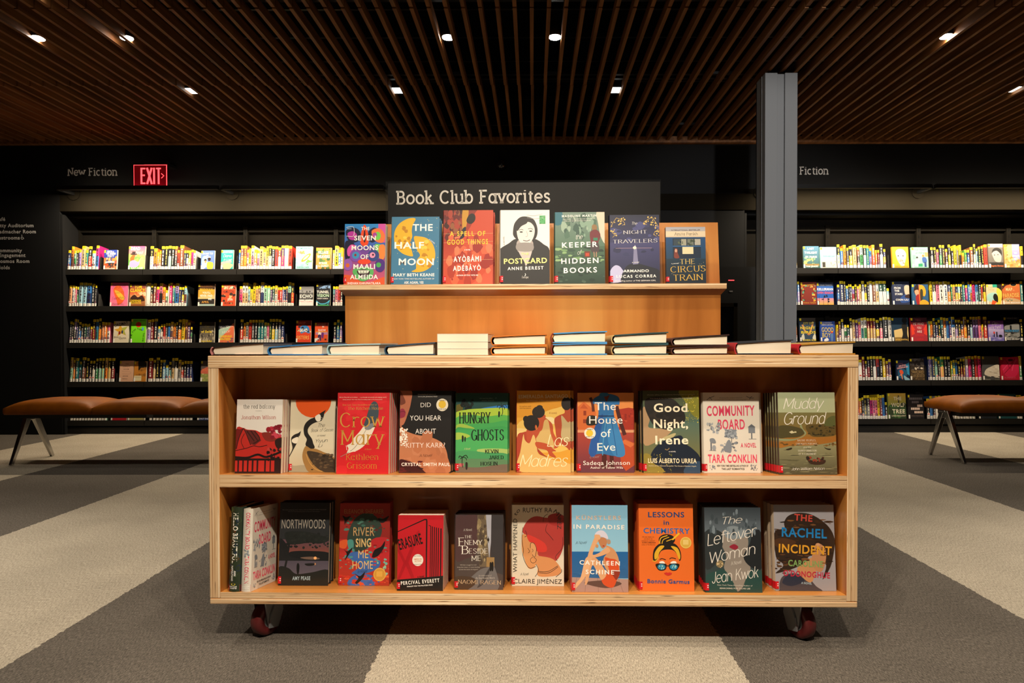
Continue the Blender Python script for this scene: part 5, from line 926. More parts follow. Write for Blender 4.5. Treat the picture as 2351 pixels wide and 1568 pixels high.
hero('L', 'L2', (120, 350, 704, 1262), (112, 1246), (706, 1268), 0.026, 3, 0.0, 'b81822', 'b5161f', [
    ('r', 120, 350, 704, 1262, 'b81822'), ('p', [120, 1130, 704, 1080, 704, 1262, 120, 1262], '161211'), ('p', [120, 545, 460, 395, 492, 395, 498, 420, 498, 1106, 482, 1106, 480, 412, 462, 410, 120, 556], '171110'), ('p', [515, 470, 545, 478, 545, 1102, 535, 1102, 535, 482, 515, 480], '171110'), ('r', 556, 486, 568, 1100, '171110'), ('r', 582, 492, 594, 1098, '171110'), ('r', 608, 498, 620, 1096, '171110'), ('r', 634, 504, 646, 1092, '171110'), ('r', 664, 510, 680, 1088, '171110'), ('p', [120, 700, 220, 900, 360, 560, 390, 530, 400, 560, 260, 920, 340, 1100, 300, 1110, 230, 960, 150, 1130, 120, 1120, 200, 930, 120, 780], 'a3121c'),
    ('c', 380, 893, 70, 72, 'e9e0d2'), ('t', 'AMERICAN', 330, 892, 432, 888, 18, 'c8702c', 'b'), ('t', 'FICTION', 342, 916, 424, 912, 18, 'c8702c', 'b'), ('t', 'NOW THE MAJOR', 330, 850, 430, 846, 10, '2a2420', 'b'), ('t', 'MOTION PICTURE', 326, 952, 434, 948, 10, '2a2420', 'b'), ('t', 'ERASURE', 148, 770, 444, 690, 132, '1a1110', 'b'), ('t', 'a novel', 380, 1102, 462, 1096, 24, '1a1110', 'b'), ('t', 'PERCIVAL EVERETT', 170, 1192, 660, 1154, 44, W_, 'w'), ('t', 'FINALIST FOR THE PULITZER PRIZE', 248, 1218, 574, 1196, 14, W_, 'b')],
    'red and black door cover', 'red paperback with black door shape on the lower shelf', soft=True)
hero('L', 'L2', (872, 345, 1474, 1285), (862, 1272), (1482, 1290), 0.030, 2, 0.0005, '4a3e3a', '3a2c2a', [
    ('g', 872, 345, 1474, 800, '44363a', '3c302c'), ('q', [872, 400, 1000, 360, 1140, 345, 1150, 800, 1000, 900, 872, 900], '4c3434'), ('p', [1150, 345, 1255, 345, 1290, 700, 1330, 1000, 1180, 1000, 1150, 700], '6b5c48'), ('n', 1155, 360, 1270, 940, 44, 8, 34, ['8a7858', '5a4c3c', '4a3e34', '9c8a66'], 1.8), ('p', [1255, 345, 1325, 345, 1320, 700, 1300, 900, 1280, 700], 'a8a8b2'), ('p', [1325, 345, 1480, 345, 1480, 1100, 1360, 1060, 1320, 900], '383436'), ('r', 1265, 880, 1365, 1000, '9a7a4c'), ('q', [1150, 1060, 1300, 1000, 1370, 1010, 1400, 1300, 960, 1300], '6a6666'), ('q', [1200, 1180, 1310, 1000, 1290, 1100, 1220, 1220, 1150, 1260], '403c3e'), ('q', [872, 1130, 1080, 1130, 1140, 1200, 1000, 1300, 872, 1300], '463426'), ('q', [1306, 960, 1318, 938, 1330, 960, 1328, 1045, 1308, 1045], '14100f'), ('q', [1330, 955, 1342, 935, 1354, 955, 1350, 1045, 1332, 1045], '17120f'), ('l', [1285, 620, 1290, 700], 6, '1c1816'), ('c', 1286, 660, 14, 22, '2a2420'),
    ('t', 'A Novel', 974, 550, 1080, 548, 28, 'cfc6ba', 'r'), ('t', 'THE', 988, 640, 1080, 638, 34, 'e0d8cc', 'r'), ('t', 'E', 908, 738, 985, 736, 100, 'e4dcd0', 'r'), ('t', 'NEMY', 985, 724, 1214, 722, 58, 'e4dcd0', 'r'), ('t', 'B', 948, 838, 1040, 836, 100, 'e4dcd0', 'r'), ('t', 'ESIDE', 1042, 834, 1280, 832, 62, 'e4dcd0', 'r'), ('t', 'ME', 1076, 924, 1194, 922, 62, 'e4dcd0', 'r'), ('t', 'Will their struggle for truth', 934, 984, 1140, 982, 15, 'bdb3a6', 's'), ('t', 'bring them closer, or reveal shocking', 900, 1012, 1180, 1010, 15, 'bdb3a6', 's'), ('t', 'secrets that cannot be forgiven?', 920, 1040, 1160, 1038, 15, 'bdb3a6', 's'), ('t', 'Bestselling author of', 1170, 1116, 1330, 1114, 15, 'cfc6ba', 'r'), ('t', 'An Unorthodox Match', 1130, 1152, 1370, 1148, 24, 'cfc6ba', 'r'), ('t', 'NAOMI RAGEN', 908, 1208, 1450, 1218, 46, 'cdb08c', 'r')],
    'brown alley cover', 'brown grey book with a narrow alley on the lower shelf')
hero('L', 'L2', (1600, 218, 2264, 1232), (1598, 1218), (2266, 1234), 0.024, 1, 0.0, 'd9cfb9', 'c8bea8', [
    ('q', [1735, 560, 1760, 470, 1830, 390, 1920, 360, 2060, 380, 2200, 330, 2290, 400, 2280, 620, 2240, 800, 2160, 920, 2020, 940, 1940, 860, 1880, 700, 1780, 600], 'b03a34'), ('q', [2060, 370, 2120, 330, 2220, 330, 2270, 420, 2200, 480, 2090, 460], 'a22c28'), ('q', [1730, 600, 1790, 600, 1900, 700, 1930, 840, 1900, 980, 1850, 1020, 1800, 1000, 1760, 900, 1725, 780], 'd3935c'), ('q', [1850, 850, 1960, 860, 2130, 900, 2230, 1030, 2170, 1100, 1940, 1110, 1930, 1000, 1900, 940], 'cf8d58'), ('q', [1790, 600, 1860, 610, 2020, 700, 2040, 800, 1920, 800, 1880, 700, 1820, 680], 'd43a30'), ('q', [1835, 720, 1860, 690, 1905, 730, 1905, 840, 1880, 880, 1850, 800], 'dca06a'), ('l', [1740, 500, 1725, 640, 1745, 780, 1740, 860, 1780, 960, 1830, 1010, 1905, 990], 6, '2c2420'), ('l', [1835, 760, 1840, 700, 1880, 700, 1912, 770, 1890, 870, 1860, 840], 6, '2c2420'), ('l', [1855, 770, 1870, 790, 1858, 810], 5, '2c2420'), ('l', [1866, 870, 1836, 900, 1850, 940, 1890, 940, 1912, 905, 1880, 875], 5, '2c2420'), ('l', [1905, 960, 1940, 1040, 1895, 1115], 6, '2c2420'), ('l', [1940, 1050, 2060, 1050, 2185, 980], 6, '2c2420'), ('l', [1945, 1066, 2070, 1068, 2190, 992], 6, '2c2420'), ('l', [2160, 1118, 2230, 1060, 2232, 1020], 6, '2c2420'), ('l', [2250, 620, 2240, 760, 2160, 860, 2180, 920], 5, '2c2420'), ('l', [2050, 460, 2030, 540, 2080, 600, 2130, 660], 5, '3a1c1a'), ('l', [2000, 430, 2010, 370, 2060, 330], 5, '3a1c1a'), ('l', [1770, 540, 1790, 600, 1760, 620], 5, '3a1c1a'), ('l', [1800, 760, 1825, 800, 1805, 820], 5, '2c2420'),
    ('t', 'WHAT HAPPENED', 1664, 1062, 1664, 392, 54, '34302a', 's'), ('t', 'to', 1650, 360, 1706, 286, 50, '34302a', 's'), ('t', 'RUTHY RA', 1738, 312, 2116, 312, 62, '34302a', 's'), ('t', 'MI', 2126, 310, 2196, 378, 58, '34302a', 's'), ('t', 'REZ', 2180, 380, 2180, 522, 54, '34302a', 's'), ('t', 'A Novel', 1706, 1102, 1816, 1096, 32, '34302a', 'c'), ('t', 'CLAIRE JIM\u00c9NEZ', 1620, 1198, 2238, 1202, 58, '2e2a26', 's')],
    'red haired profile cover', 'cream book with a red haired profile drawing on the lower shelf')
hero('L', 'L3', (78, 222, 784, 1290), (74, 1270), (796, 1302), 0.021, 4, 0.0, '7fb4d0', 'a83a20', [
    ('g', 78, 222, 784, 800, '77aac8', '8fc0d8'), ('g', 78, 795, 784, 1120, '1c5f9c', '2a5a8a'), ('n', 80, 810, 784, 1100, 30, 20, 70, ['1a5690', '2a6ca8', '174c80'], 0.06), ('p', [78, 1110, 784, 1130, 790, 1300, 78, 1300], 'a8857a'), ('l', [140, 1110, 100, 1290], 4, '7c5c54'), ('l', [260, 1115, 240, 1290], 4, '7c5c54'), ('l', [400, 1118, 410, 1290], 4, '7c5c54'), ('l', [540, 1122, 580, 1290], 4, '7c5c54'), ('l', [660, 1126, 720, 1290], 4, '7c5c54'), ('q', [230, 1180, 400, 1150, 600, 1150, 700, 1190, 500, 1240], '5c4038'),
    ('q', [480, 870, 530, 800, 510, 720, 600, 760, 660, 860, 676, 1000, 660, 1110, 560, 1080, 480, 960], 'c98e62'), ('q', [490, 870, 560, 880, 640, 900, 670, 1000, 640, 1140, 600, 1225, 540, 1230, 470, 1190, 450, 1120, 520, 1060, 540, 1000], 'cc4a1e'), ('q', [560, 1030, 680, 1030, 640, 1140, 600, 1100], '8c2c16'), ('l', [590, 1025, 680, 1030], 10, 'd8d4d4'), ('q', [250, 900, 320, 860, 390, 880, 480, 1000, 510, 1080, 450, 1140, 400, 1060, 340, 960, 300, 1080, 270, 1180, 240, 1200, 250, 1080], 'd49c70'), ('q', [250, 880, 330, 870, 260, 1080, 150, 1220, 110, 1250, 130, 1180, 190, 1100], 'dba67a'), ('q', [280, 840, 330, 700, 370, 620, 420, 640, 380, 720, 340, 830, 420, 810, 520, 740, 560, 790, 470, 840, 350, 870, 290, 870], 'd9a276'), ('q', [410, 640, 500, 620, 520, 690, 490, 745, 450, 745], 'b87a52'), ('q', [370, 580, 410, 540, 470, 535, 520, 580, 535, 640, 480, 620, 400, 600], 'cfc9d8'), ('q', [520, 650, 560, 650, 565, 690, 530, 700], 'b08a6c'), ('c', 478, 725, 14, 8, 'a83024'), ('q', [365, 590, 430, 590, 435, 640, 380, 650], 'd9a276'), ('c', 395, 725, 18, 22, 'c08a5c'),
    ('t', 'K\u00dcNSTLERS', 134, 402, 700, 402, 52, 'c8b0a0', 'w'), ('t', 'IN PARADISE', 100, 512, 742, 520, 54, 'e9e2da', 'w'), ('t', 'A Novel', 124, 704, 270, 696, 34, '3a4c58', 'c'), ('t', 'CATHLEEN', 174, 952, 680, 964, 54, 'f0e8e0', 'w'), ('t', 'SCHINE', 250, 1068, 606, 1072, 54, 'f0e8e0', 'w')],
    'seaside bather cover', 'sky blue book with a bather in an orange swimsuit on the lower shelf')
hero('L', 'L3', (946, 206, 1620, 1262), (938, 1240), (1638, 1266), 0.032, 2, 0.0, 'e06a24', 'c4501c', [
    ('t', 'LESSONS', 1064, 368, 1512, 368, 66, '1d3f70', 'b'), ('t', 'in', 1254, 458, 1322, 458, 56, '1d3f70', 'b'), ('t', 'CHEMISTRY', 1004, 562, 1578, 568, 66, '2560a4', 'b'), ('q', [1116, 870, 1130, 760, 1200, 690, 1270, 690, 1300, 680, 1390, 690, 1450, 760, 1466, 850, 1445, 900, 1420, 830, 1370, 770, 1290, 760, 1220, 780, 1180, 850, 1140, 905], '1c1512'), ('c', 1292, 640, 102, 66, '1c1512'), ('q', [1140, 880, 1140, 800, 1200, 720, 1260, 720, 1200, 790, 1180, 850], 'd9a626'), ('q', [1340, 720, 1420, 740, 1455, 830, 1440, 880, 1400, 790], 'd9a626'), ('l', [1200, 690, 1220, 620, 1300, 590], 12, 'd9a626'), ('l', [1230, 690, 1250, 640, 1320, 610], 9, 'd9a626'), ('l', [1285, 660, 1340, 640, 1370, 630], 10, 'd9a626'), ('p', [1350, 636, 1440, 555, 1456, 568, 1366, 648], 'e0b52c'), ('c', 1458, 548, 12, 14, 'd04030'), ('l', [1110, 895, 1150, 900, 1190, 850], 12, 'd9a626'),
    ('l', [1200, 880, 1230, 870, 1275, 885], 9, '1c1512'), ('l', [1320, 875, 1350, 860, 1400, 872], 9, '1c1512'), ('q', [1195, 910, 1240, 900, 1265, 930, 1210, 935], 'efe6da'), ('q', [1330, 925, 1360, 900, 1400, 905, 1400, 935], 'efe6da'), ('q', [1150, 935, 1260, 930, 1285, 950, 1270, 1000, 1220, 1016, 1175, 1000], '1c1512'), ('q', [1310, 950, 1340, 930, 1440, 935, 1415, 1000, 1370, 1016, 1325, 1000], '1c1512'), ('c', 1220, 970, 48, 34, '2b84a8'), ('c', 1370, 970, 48, 34, '2b84a8'), ('r', 1284, 952, 1312, 962, '1c1512'), ('n', 1190, 955, 1250, 990, 6, 5, 8, ['a9d2c4'], 2.0), ('n', 1345, 955, 1400, 990, 6, 5, 8, ['a9d2c4'], 2.0), ('q', [1250, 1048, 1280, 1035, 1298, 1040, 1320, 1035, 1348, 1050, 1300, 1075], 'c62c24'), ('c', 1524, 676, 70, 70, 'e0b95a'), ('c', 1524, 676, 58, 58, 'd0a644'), ('r', 1490, 640, 1558, 700, 'e0c070'),
    ('t', '"An utter delight, wry', 986, 612, 1134, 612, 12, '3c2414', 's'), ('t', 'and vibrant and', 1008, 636, 1112, 636, 12, '3c2414', 's'), ('t', 'compulsively readable."', 980, 660, 1138, 660, 12, '3c2414', 's'), ('t', 'CLAIRE LOMBARDO', 984, 682, 1152, 682, 12, '3c2414', 'b'), ('t', 'author of The Most Fun', 980, 706, 1146, 706, 12, '3c2414', 's'), ('t', 'Bonnie Garmus', 1044, 1164, 1562, 1170, 50, '2a4c8c', 'b')],
    'orange spectacles cover', 'orange book with a face in blue spectacles on the lower shelf')
hero('L', 'L4', (172, 252, 860, 1300), (160, 1290), (880, 1304), 0.026, 3, 0.002, '3a444a', '1c2224', [
    ('g', 172, 252, 860, 560, '30383e', '5c666e'), ('g', 172, 560, 860, 1300, '3a4448', '2c3c3c'), ('q', [380, 560, 500, 500, 640, 520, 700, 640, 690, 760, 640, 860, 720, 980, 690, 1120, 560, 1290, 480, 1120, 400, 1000, 430, 850, 370, 700], '8a8076'), ('q', [420, 520, 520, 480, 660, 520, 690, 600, 560, 640, 430, 620], '7c868c'), ('q', [640, 860, 720, 700, 760, 560, 860, 560, 860, 1000, 720, 980], '1d2124'), ('q', [172, 560, 380, 560, 380, 760, 300, 950, 172, 1000], '2a3032'), ('q', [470, 740, 530, 705, 580, 740, 540, 775], '8c2234'), ('q', [180, 1100, 300, 1040, 400, 1020, 500, 1160, 560, 1290, 600, 1290, 700, 1060, 820, 1020, 880, 1100, 880, 1310, 172, 1310], '24443f'), ('n', 200, 300, 840, 560, 40, 6, 26, ['4a555c', '707c84', '3a444a'], 2.2), ('c', 350, 950, 46, 46, '8c7a58'), ('n', 310, 910, 395, 995, 20, 5, 12, ['d0b688', '6a5a3c']), ('c', 520, 680, 40, 16, '9a8e84'),
    ('t', 'The', 404, 460, 640, 440, 86, 'e2dad0', 'c'), ('t', 'Leftover', 204, 728, 830, 596, 140, 'e2dad0', 'c'), ('t', 'Woman', 250, 940, 800, 820, 136, 'e2dad0', 'c'), ('t', 'A Novel', 486, 968, 620, 940, 44, 'e2dad0', 'c'), ('t', 'Jean Kwok', 254, 1190, 828, 1108, 136, 'e2dad0', 'c'), ('t', 'New York Times Bestselling Author of', 314, 1216, 740, 1224, 18, 'c8c4b8', 's'), ('t', 'SEARCHING FOR SYLVIE LEE', 342, 1256, 712, 1260, 18, 'c8c4b8', 'b')],
    'rainy portrait cover', 'dark teal book with white brush title and red lips on the lower shelf')
hero('L', 'L4', (1076, 216, 1802, 1300), (1048, 1268), (1816, 1314), 0.028, 2, -0.001, '9c9aa0', 'b8a48c', [
    ('q', [1120, 1290, 1130, 1180, 1180, 1110, 1300, 1080, 1460, 1130, 1560, 1240, 1610, 1310, 1120, 1310], '4a444a'), ('q', [1160, 1180, 1230, 1100, 1380, 1120, 1420, 1180, 1280, 1240, 1180, 1220], '2a2f40'), ('q', [1340, 1020, 1520, 880, 1600, 900, 1520, 1180, 1420, 1150], 'c08a5c'), ('q', [1200, 440, 1250, 360, 1360, 320, 1500, 330, 1620, 390, 1740, 500, 1800, 640, 1790, 800, 1740, 1000, 1640, 1160, 1690, 980, 1600, 900, 1500, 860, 1420, 960, 1300, 1020, 1180, 1060, 1080, 1080, 1180, 980, 1100, 900, 1080, 800, 1060, 660, 1100, 540, 1200, 520], '2f2118'), ('q', [1560, 740, 1600, 700, 1680, 760, 1690, 900, 1640, 1050, 1560, 1040, 1520, 900], 'b9835a'), ('n', 1100, 380, 1760, 980, 60, 14, 60, ['5c3a20', '3e2817', '79502c', '241810'], 0.25), ('q', [1080, 660, 1200, 640, 1340, 690, 1200, 780, 1090, 740], '4a2e1a'), ('l', [1090, 540, 1110, 620, 1080, 640], 12, '3a2618'), ('n', 1080, 880, 1280, 1080, 26, 8, 40, ['3a2618', '5a3c22'], 0.4), ('c', 1600, 720, 24, 20, 'c8946a'),
    ('t', 'THE', 1322, 412, 1540, 430, 84, 'c8483c', 'b'), ('t', 'RACHEL', 1166, 616, 1708, 640, 118, '1f7cbc', 'b'), ('t', 'INCIDENT', 1124, 816, 1760, 850, 110, 'd99a2c', 'b'), ('t', 'CAROLINE', 1234, 988, 1652, 1006, 80, '7ba05c', 'b'), ("t", "O'DONOGHUE", 1172, 1112, 1730, 1142, 74, 'b82440', 'b'), ('t', 'A NOVEL', 1384, 1212, 1510, 1222, 26, 'a9c0cc', 'b')],
    'back of a brown haired head', 'grey book with a brown haired head seen from behind, last on the lower shelf')
# two books turned spine out at the left end of the lower shelf, with two more behind
def spine_pair():
    n = CARTM.to_3x3() @ Vector((0, math.sin(R(5.4)), math.cos(R(5.4))))
    def pose(bl, br, tl, yaw):
        a, b = (SM @ hit(*cpx('L1', *q), CARTM @ PL['L'][0], n) for q in (bl, br)); t = (b - a).length; a.y = 0.010
        a.x = (SM @ at(*cpx('L1', *bl), 1.9565 + a.y)).x; z = 0.157 - SLOPE * a.y + 0.0005
        B = CARTM @ Matrix.Translation((a.x, a.y, z)) @ Matrix.Rotation(R(-5.4), 4, 'X') @ Matrix.Rotation(R(90 + yaw), 4, 'Z')
        B = B @ Matrix.Translation((0, -t, 0))              # spine faces the room, front cover to the right
        return B, t
    M, t = pose((218, 1320), (362, 1322), (245, 240), -3); H = 0.243
    o = make_book('spine_out_book', M, 0.134, H, t, '2c3a30', '26301f', [], (0, 0, 10, 10), sticker=False, spine_ops=((220, 240, 380, 1320), [
        ('n', 225, 250, 375, 1220, 26, 18, 60, ['3a4a2c', '1c2a3c', '5c3a24', '2a3c44']), ('t', 'HELLO BEAUTIFUL', 262, 314, 262, 958, 68, 'e6e0d2', 'b'), ('t', 'ANN', 296, 1054, 296, 1120, 26, W_, 'b'), ('t', 'NAPOLITANO', 256, 992, 256, 1184, 26, W_, 'b'), ('c', 290, 1224, 32, 14, 'd8c040'), ('r', 220, 1228, 380, 1312, 'c01428'), ('t', 'BOOK CLUB', 234, 1262, 340, 1262, 16, W_, 'b'), ('t', 'FAVORITES', 240, 1284, 340, 1284, 16, W_, 'b')]))
    tag(o, 'dark green book with bold white spine lettering, first on the lower shelf', 'book', 'spine out novels on the lower shelf')
    M2, t2 = pose((380, 1318), (508, 1320), (425, 262), -9)
    o = make_book('spine_out_book', M2, 0.134, 0.238, t2, 'd6cebf', 'd4ccbd', COMM, (108, 188, 858, 1278), sticker=False, spine_ops=((385, 265, 515, 1318), [
        ('t', 'COMMUNITY BOARD', 434, 312, 434, 780, 56, 'd23c5c', 'b'), ('n', 420, 790, 490, 870, 14, 8, 18, ['7c8289', '959ba1']), ('t', 'TARA CONKLIN', 434, 868, 434, 1212, 56, 'd23c5c', 'b'), ('r', 385, 1226, 515, 1308, 'c01428'), ('t', 'BOOK CLUB', 396, 1258, 500, 1258, 16, W_, 'b'), ('t', 'FAVORITES', 400, 1280, 496, 1280, 16, W_, 'b')]))
    tag(o, 'cream book standing spine out with pink spine title on the lower shelf', 'book', 'spine out novels on the lower shelf')
spine_pair()

# ---------------------------------------------------------------- books lying on the table top
def flat_book(x0, x1, ztop, zbot, y, jacket, inner, slope, soft, label, spine=None, depth=0.232):
    """lies with its head to the room, spine on the left; slope lifts the top board to the right"""
    W, Hh = x1 - x0, ztop - zbot
    rt = empty('stacked_book', M=CARTM @ Matrix.Translation((x0, y, zbot))); tag(rt, label, 'book', 'books lying along the table top')
    jc, sc, ic = hx(jacket), hx(spine or jacket), hx(inner)
    if soft:
        m = MB(); m.box((0.0, 0, 0.0006), (W, depth, Hh - 0.0006)); m.build('page_block', PAGES, rt)
        m = MB(); m.box((-0.0005, -0.0004, 0), (W + 0.0008, depth, 0.0006), 0, jc); m.box((-0.0005, -0.0004, Hh - 0.0006), (W + 0.0008, depth, Hh), 0, jc); m.box((-0.0007, 0, 0), (-0.0001, depth, Hh), 0, sc); m.build('cover', MATTE, rt)
        return rt
    b = 0.0032; lift = slope * W
    def up(x): return Hh - lift * (1 - x / W) * 0.9
    n = 9; arcp = [(0.006 - 0.006 * math.sin(math.pi * (0.08 + 0.84 * i / (n - 1))), up(0) * (0.02 + 0.96 * i / (n - 1))) for i in range(n)]
    outer = [(W, 0.0)] + [(0.008, 0.0)] + arcp + [(0.008, up(0.008))] + [(W * 0.5, up(W * 0.5) + 0.001), (W, Hh)]
    inner_ = [(W, Hh - b), (W * 0.5, up(W * 0.5) - b + 0.001), (0.010, up(0.01) - b)] + [(x + b, min(max(z, b), up(0) - b)) for x, z in reversed(arcp)] + [(0.010, b), (W, b)]
    m = MB(); ring = outer + inner_; m.prism(ring, 0, depth, 0, jc)
    k = len(outer)
    for i in range(len(m.f)):                               # spine panel and half jackets in their own colours
        pass
    if spine:
        for i, f in enumerate(m.f):
            xs = [m.v[q][0] for q in f]
            if max(xs) < 0.02: m.c[i] = sc
    m.build('jacket', GLOSS, rt)
    m = MB(); pts = [(0.012, b + 0.0004), (W - 0.006, b + 0.0004), (W - 0.005, up(W) - b - 0.0006), (0.012, up(0.012) - b - 0.0006), (0.008, up(0) * 0.5)]
    m.prism(pts, 0.004, depth - 0.004); m.build('page_block', PAGES, rt)
    m = MB(); m.prism([(W * 0.45, b + 0.0002), (W - 0.007, b + 0.0002), (W - 0.007, b + 0.0004), (W * 0.45, b + 0.0004)], 0.001, depth - 0.003, 0, ic); m.prism([(W * 0.4, up(W * .4) - b - 0.0005), (W - 0.006, up(W) - b - 0.0005), (W - 0.006, up(W) - b - 0.0002), (W * 0.4, up(W * .4) - b - 0.0002)], 0.001, depth - 0.003, 0, ic); m.build('jacket_flap', GLOSS, rt)
    return rt
YB = 0.012; DB = 1.9565 + YB
def tz(py, px): return (SM @ at(px, py, DB)).z
def tx(px): return (SM @ at(px, 800, DB)).x
TT = 0.8455
def stack(x0, x1, tops, **k):
    zb = TT
    for py, kw in tops:
        zt = max(zb + 0.012, tz(py, x1) ); flat_book(tx(x0), tx(x1), zt, zb + 0.0004, YB, **kw); zb = zt
def J(j, i, s, lab, sp=None, soft=False): return dict(jacket=j, inner=i, slope=s, soft=soft, label=lab, spine=sp)
stack(475, 602, [(786, J('231d1b', 'd8b0a0', .09, 'black jacketed book lying at the left end of the table top', 'b87a78'))])
stack(608.5, 739.5, [(788, J('2f6ea6', 'd9c4b8', .07, 'bright blue jacketed book lying on the table top'))])
stack(747, 872, [(788.5, J('9cc0c8', 'e8ddcc', .03, 'pale blue jacketed book lying on the table top'))])
stack(880.5, 998, [(785.5, J('28455c', 'cbb8ae', .08, 'dark blue jacketed book lying left of the paperbacks'))])
stack(1004, 1120, [(800.3, J('d8cfc0', W_, 0, 'bottom one of the three coverless looking white paperbacks', soft=True)), (784.6, J('d8cfc0', W_, 0, 'middle one of the three coverless looking white paperbacks', soft=True)), (766, J('d8cfc0', W_, 0, 'top one of the three coverless looking white paperbacks', soft=True))])
stack(1126, 1255.5, [(793, J('c87a2c', 'd89a50', .03, 'lower of two orange jacketed books lying on the table top', 'b5671e')), (766, J('c8702c', 'd89a50', .05, 'upper of two orange jacketed books lying on the table top', 'b5671e'))])
stack(1264, 1393.5, [(787.5, J('3f8cc4', '2a2420', .02, 'lower of two light blue books with dark red spines lying flat', '7c2a24')), (760, J('4a92c8', '2a2420', .04, 'upper of two light blue books with dark red spines lying flat', '7c2a24'))])
stack(1402.5, 1533.5, [(789.5, J('2c4c50', '3a3a34', .04, 'lower of two dark teal books with tan spines lying flat', 'a88c5c')), (762, J('27484c', '3a3a34', .06, 'upper of two dark teal books with tan spines lying flat', 'b89a64'))])
stack(1539.5, 1672, [(794, J('3a201c', '4c3a34', .03, 'lower of two dark brown books lying on the table top', '4a2c26')), (767.5, J('35201c', '4c3a34', .07, 'upper of two dark brown books lying on the table top', '4a2c26'))])
stack(1683, 1817, [(779.5, J('2c2e34', '8a5a4c', .06, 'charcoal jacketed book with red spine lying near the right end', 'a32c30'))])
stack(1827, 1957, [(784, J('b8862c', '6a4230', .05, 'mustard jacketed book with red spine lying at the right end', 'b0202c'))])
# ---------------------------------------------------------------- library books on the wall bookcases
PAL = dict(k=('black', '17161a'), K=('charcoal', '3c3a3a'), n=('navy', '25305c'), b=('blue', '3472b4'), c=('pale blue', '9cc8d8'), t=('teal', '2c7c80'), g=('green', '3a8a50'), e=('mint', '9ed0b4'),
           y=('yellow', 'e6c428'), o=('orange', 'e8822c'), p=('pink', 'ec7c98'), m=('magenta', 'c8287c'), r=('red', 'd03a2a'), d=('dark red', '7c1e24'), u=('purple', '54346c'), l=('lilac', 'a890cc'),
           w=('white', 'ece6dc'), s=('tan', 'd8b47c'), q=('brown', '7a4a34'), G=('grey', '8c8c88'), h=('peach', 'f0a878'), x=('dark green', '234a40'), z=('hot pink', 'e03474'))
LEAN6 = R(6); PXW = SY / F
def shelf_pose(px, row): return Matrix.Translation(((px - CX) * PXW, SY + 0.003, ROWZ[row] + 0.001)) @ Matrix.Rotation(-LEAN6, 4, 'X')
def spine_mesh(m, M, w, h, c1, c2, rnd, d=0.150):
    A, B = hx(PAL[c1][1]), hx(PAL[c2][1]); Wt = hx('efe9de'); Y = hx('f2d81c'); pg = hx('d9c9a8')
    def bx(a, b, col, fm=None): 
        o = len(m.f); m.box(a, b, 0, col, M=M)
    zl = 0.030 + (h < 0.205) * 0.006; zy = h - 0.026; zs = zl + (zy - zl) * (0.5 if c1 != c2 else 1.0)
    bu = 0.0035                                             # gently rounded spine
    def band(z0, z1, col, off=0.0):
        P = [(0.0003, 0.004), (w * 0.2, 0.0008 - off), (w * 0.5, -off), (w * 0.8, 0.0008 - off), (w - 0.0003, 0.004)]
        for a, b in zip(P[:-1], P[1:]): m.add([M @ Vector(q) for q in ((a[0], a[1], z0), (b[0], b[1], z0), (b[0], b[1], z1), (a[0], a[1], z1))], [(0, 1, 2, 3)], 0, col)
    if c1 != c2: band(0, h - (h - zl) * 0.5, B); band(h - (h - zl) * 0.5, h, A)
    else: band(0, h, A)
    for x in (0.0003, w - 0.0003):
        q = [M @ Vector(p) for p in ((x, 0.004, 0), (x, d, 0), (x, d, h), (x, 0.004, h))]; m.add(q, [(0, 1, 2, 3) if x > 0.001 else (3, 2, 1, 0)], 0, A)
    m.add([M @ Vector(p) for p in ((0.0003, 0.004, h), (w - 0.0003, 0.004, h), (w - 0.0003, d, h), (0.0003, d, h))], [(0, 1, 2, 3)], 0, pg)
    m.add([M @ Vector(p) for p in ((0.0003, d, 0), (w - 0.0003, d, 0), (w - 0.0003, d, h), (0.0003, d, h))], [(1, 0, 3, 2)], 0, pg)
    lum = sum(A) / 3; tc = hx(rnd.choice(['efe6d4', 'e8d060', 'd8d8d8', 'f0e4c8']) if lum < 0.2 else rnd.choice(['2a2426', '3a2c2c', 'f6f0e4', '404a6a']))
    def patch(x0, x1, z0, z1, col, y=-0.0005): m.add([M @ Vector(p) for p in ((x0, y, z0), (x1, y, z0), (x1, y, z1), (x0, y, z1))], [(0, 1, 2, 3)], 0, col)
    z = zl + 0.016; zt = zy - 0.008                         # title printed up the spine, as broken bars
    while z < zt - 0.012:
        L = rnd.uniform(0.008, 0.03); patch(w * 0.36, w * 0.36 + w * rnd.choice((0.2, 0.3, 0.34)), z, min(z + L, zt), tc); z += L + rnd.uniform(0.003, 0.012)
    band(0.0006, zl, Wt, 0.0009); band(zy, h + 0.0002, Y, 0.0009)
    m.add([M @ Vector(p) for p in ((0.0002, 0, h + 0.0004), (w - 0.0002, 0, h + 0.0004), (w - 0.0002, 0.016, h + 0.0004), (0.0002, 0.016, h + 0.0004))], [(0, 1, 2, 3)], 0, Y)
    patch(w * 0.2, w * 0.8, zl * 0.4, zl * 0.46, hx('8a857e'), -0.0012); patch(w * 0.2, w * 0.7, zl * 0.6, zl * 0.66, hx('8a857e'), -0.0012); patch(w * 0.4, w * 0.6, zy + 0.008, zy + 0.015, hx('5a4a10'), -0.0012)
    if h < 0.212:                                           # genre sticker above the label
        if rnd.random() < 0.5: patch(w * 0.08, w * 0.92, zl, zl + 0.021, hx('4a2464'), -0.001); patch(w * 0.4, w * 0.62, zl + 0.005, zl + 0.017, hx('e8c050'), -0.0012)
        else: patch(w * 0.06, w * 0.94, zl, zl + 0.022, Wt, -0.001); patch(w * 0.2, w * 0.8, zl + 0.006, zl + 0.015, hx('d8281c'), -0.0012)
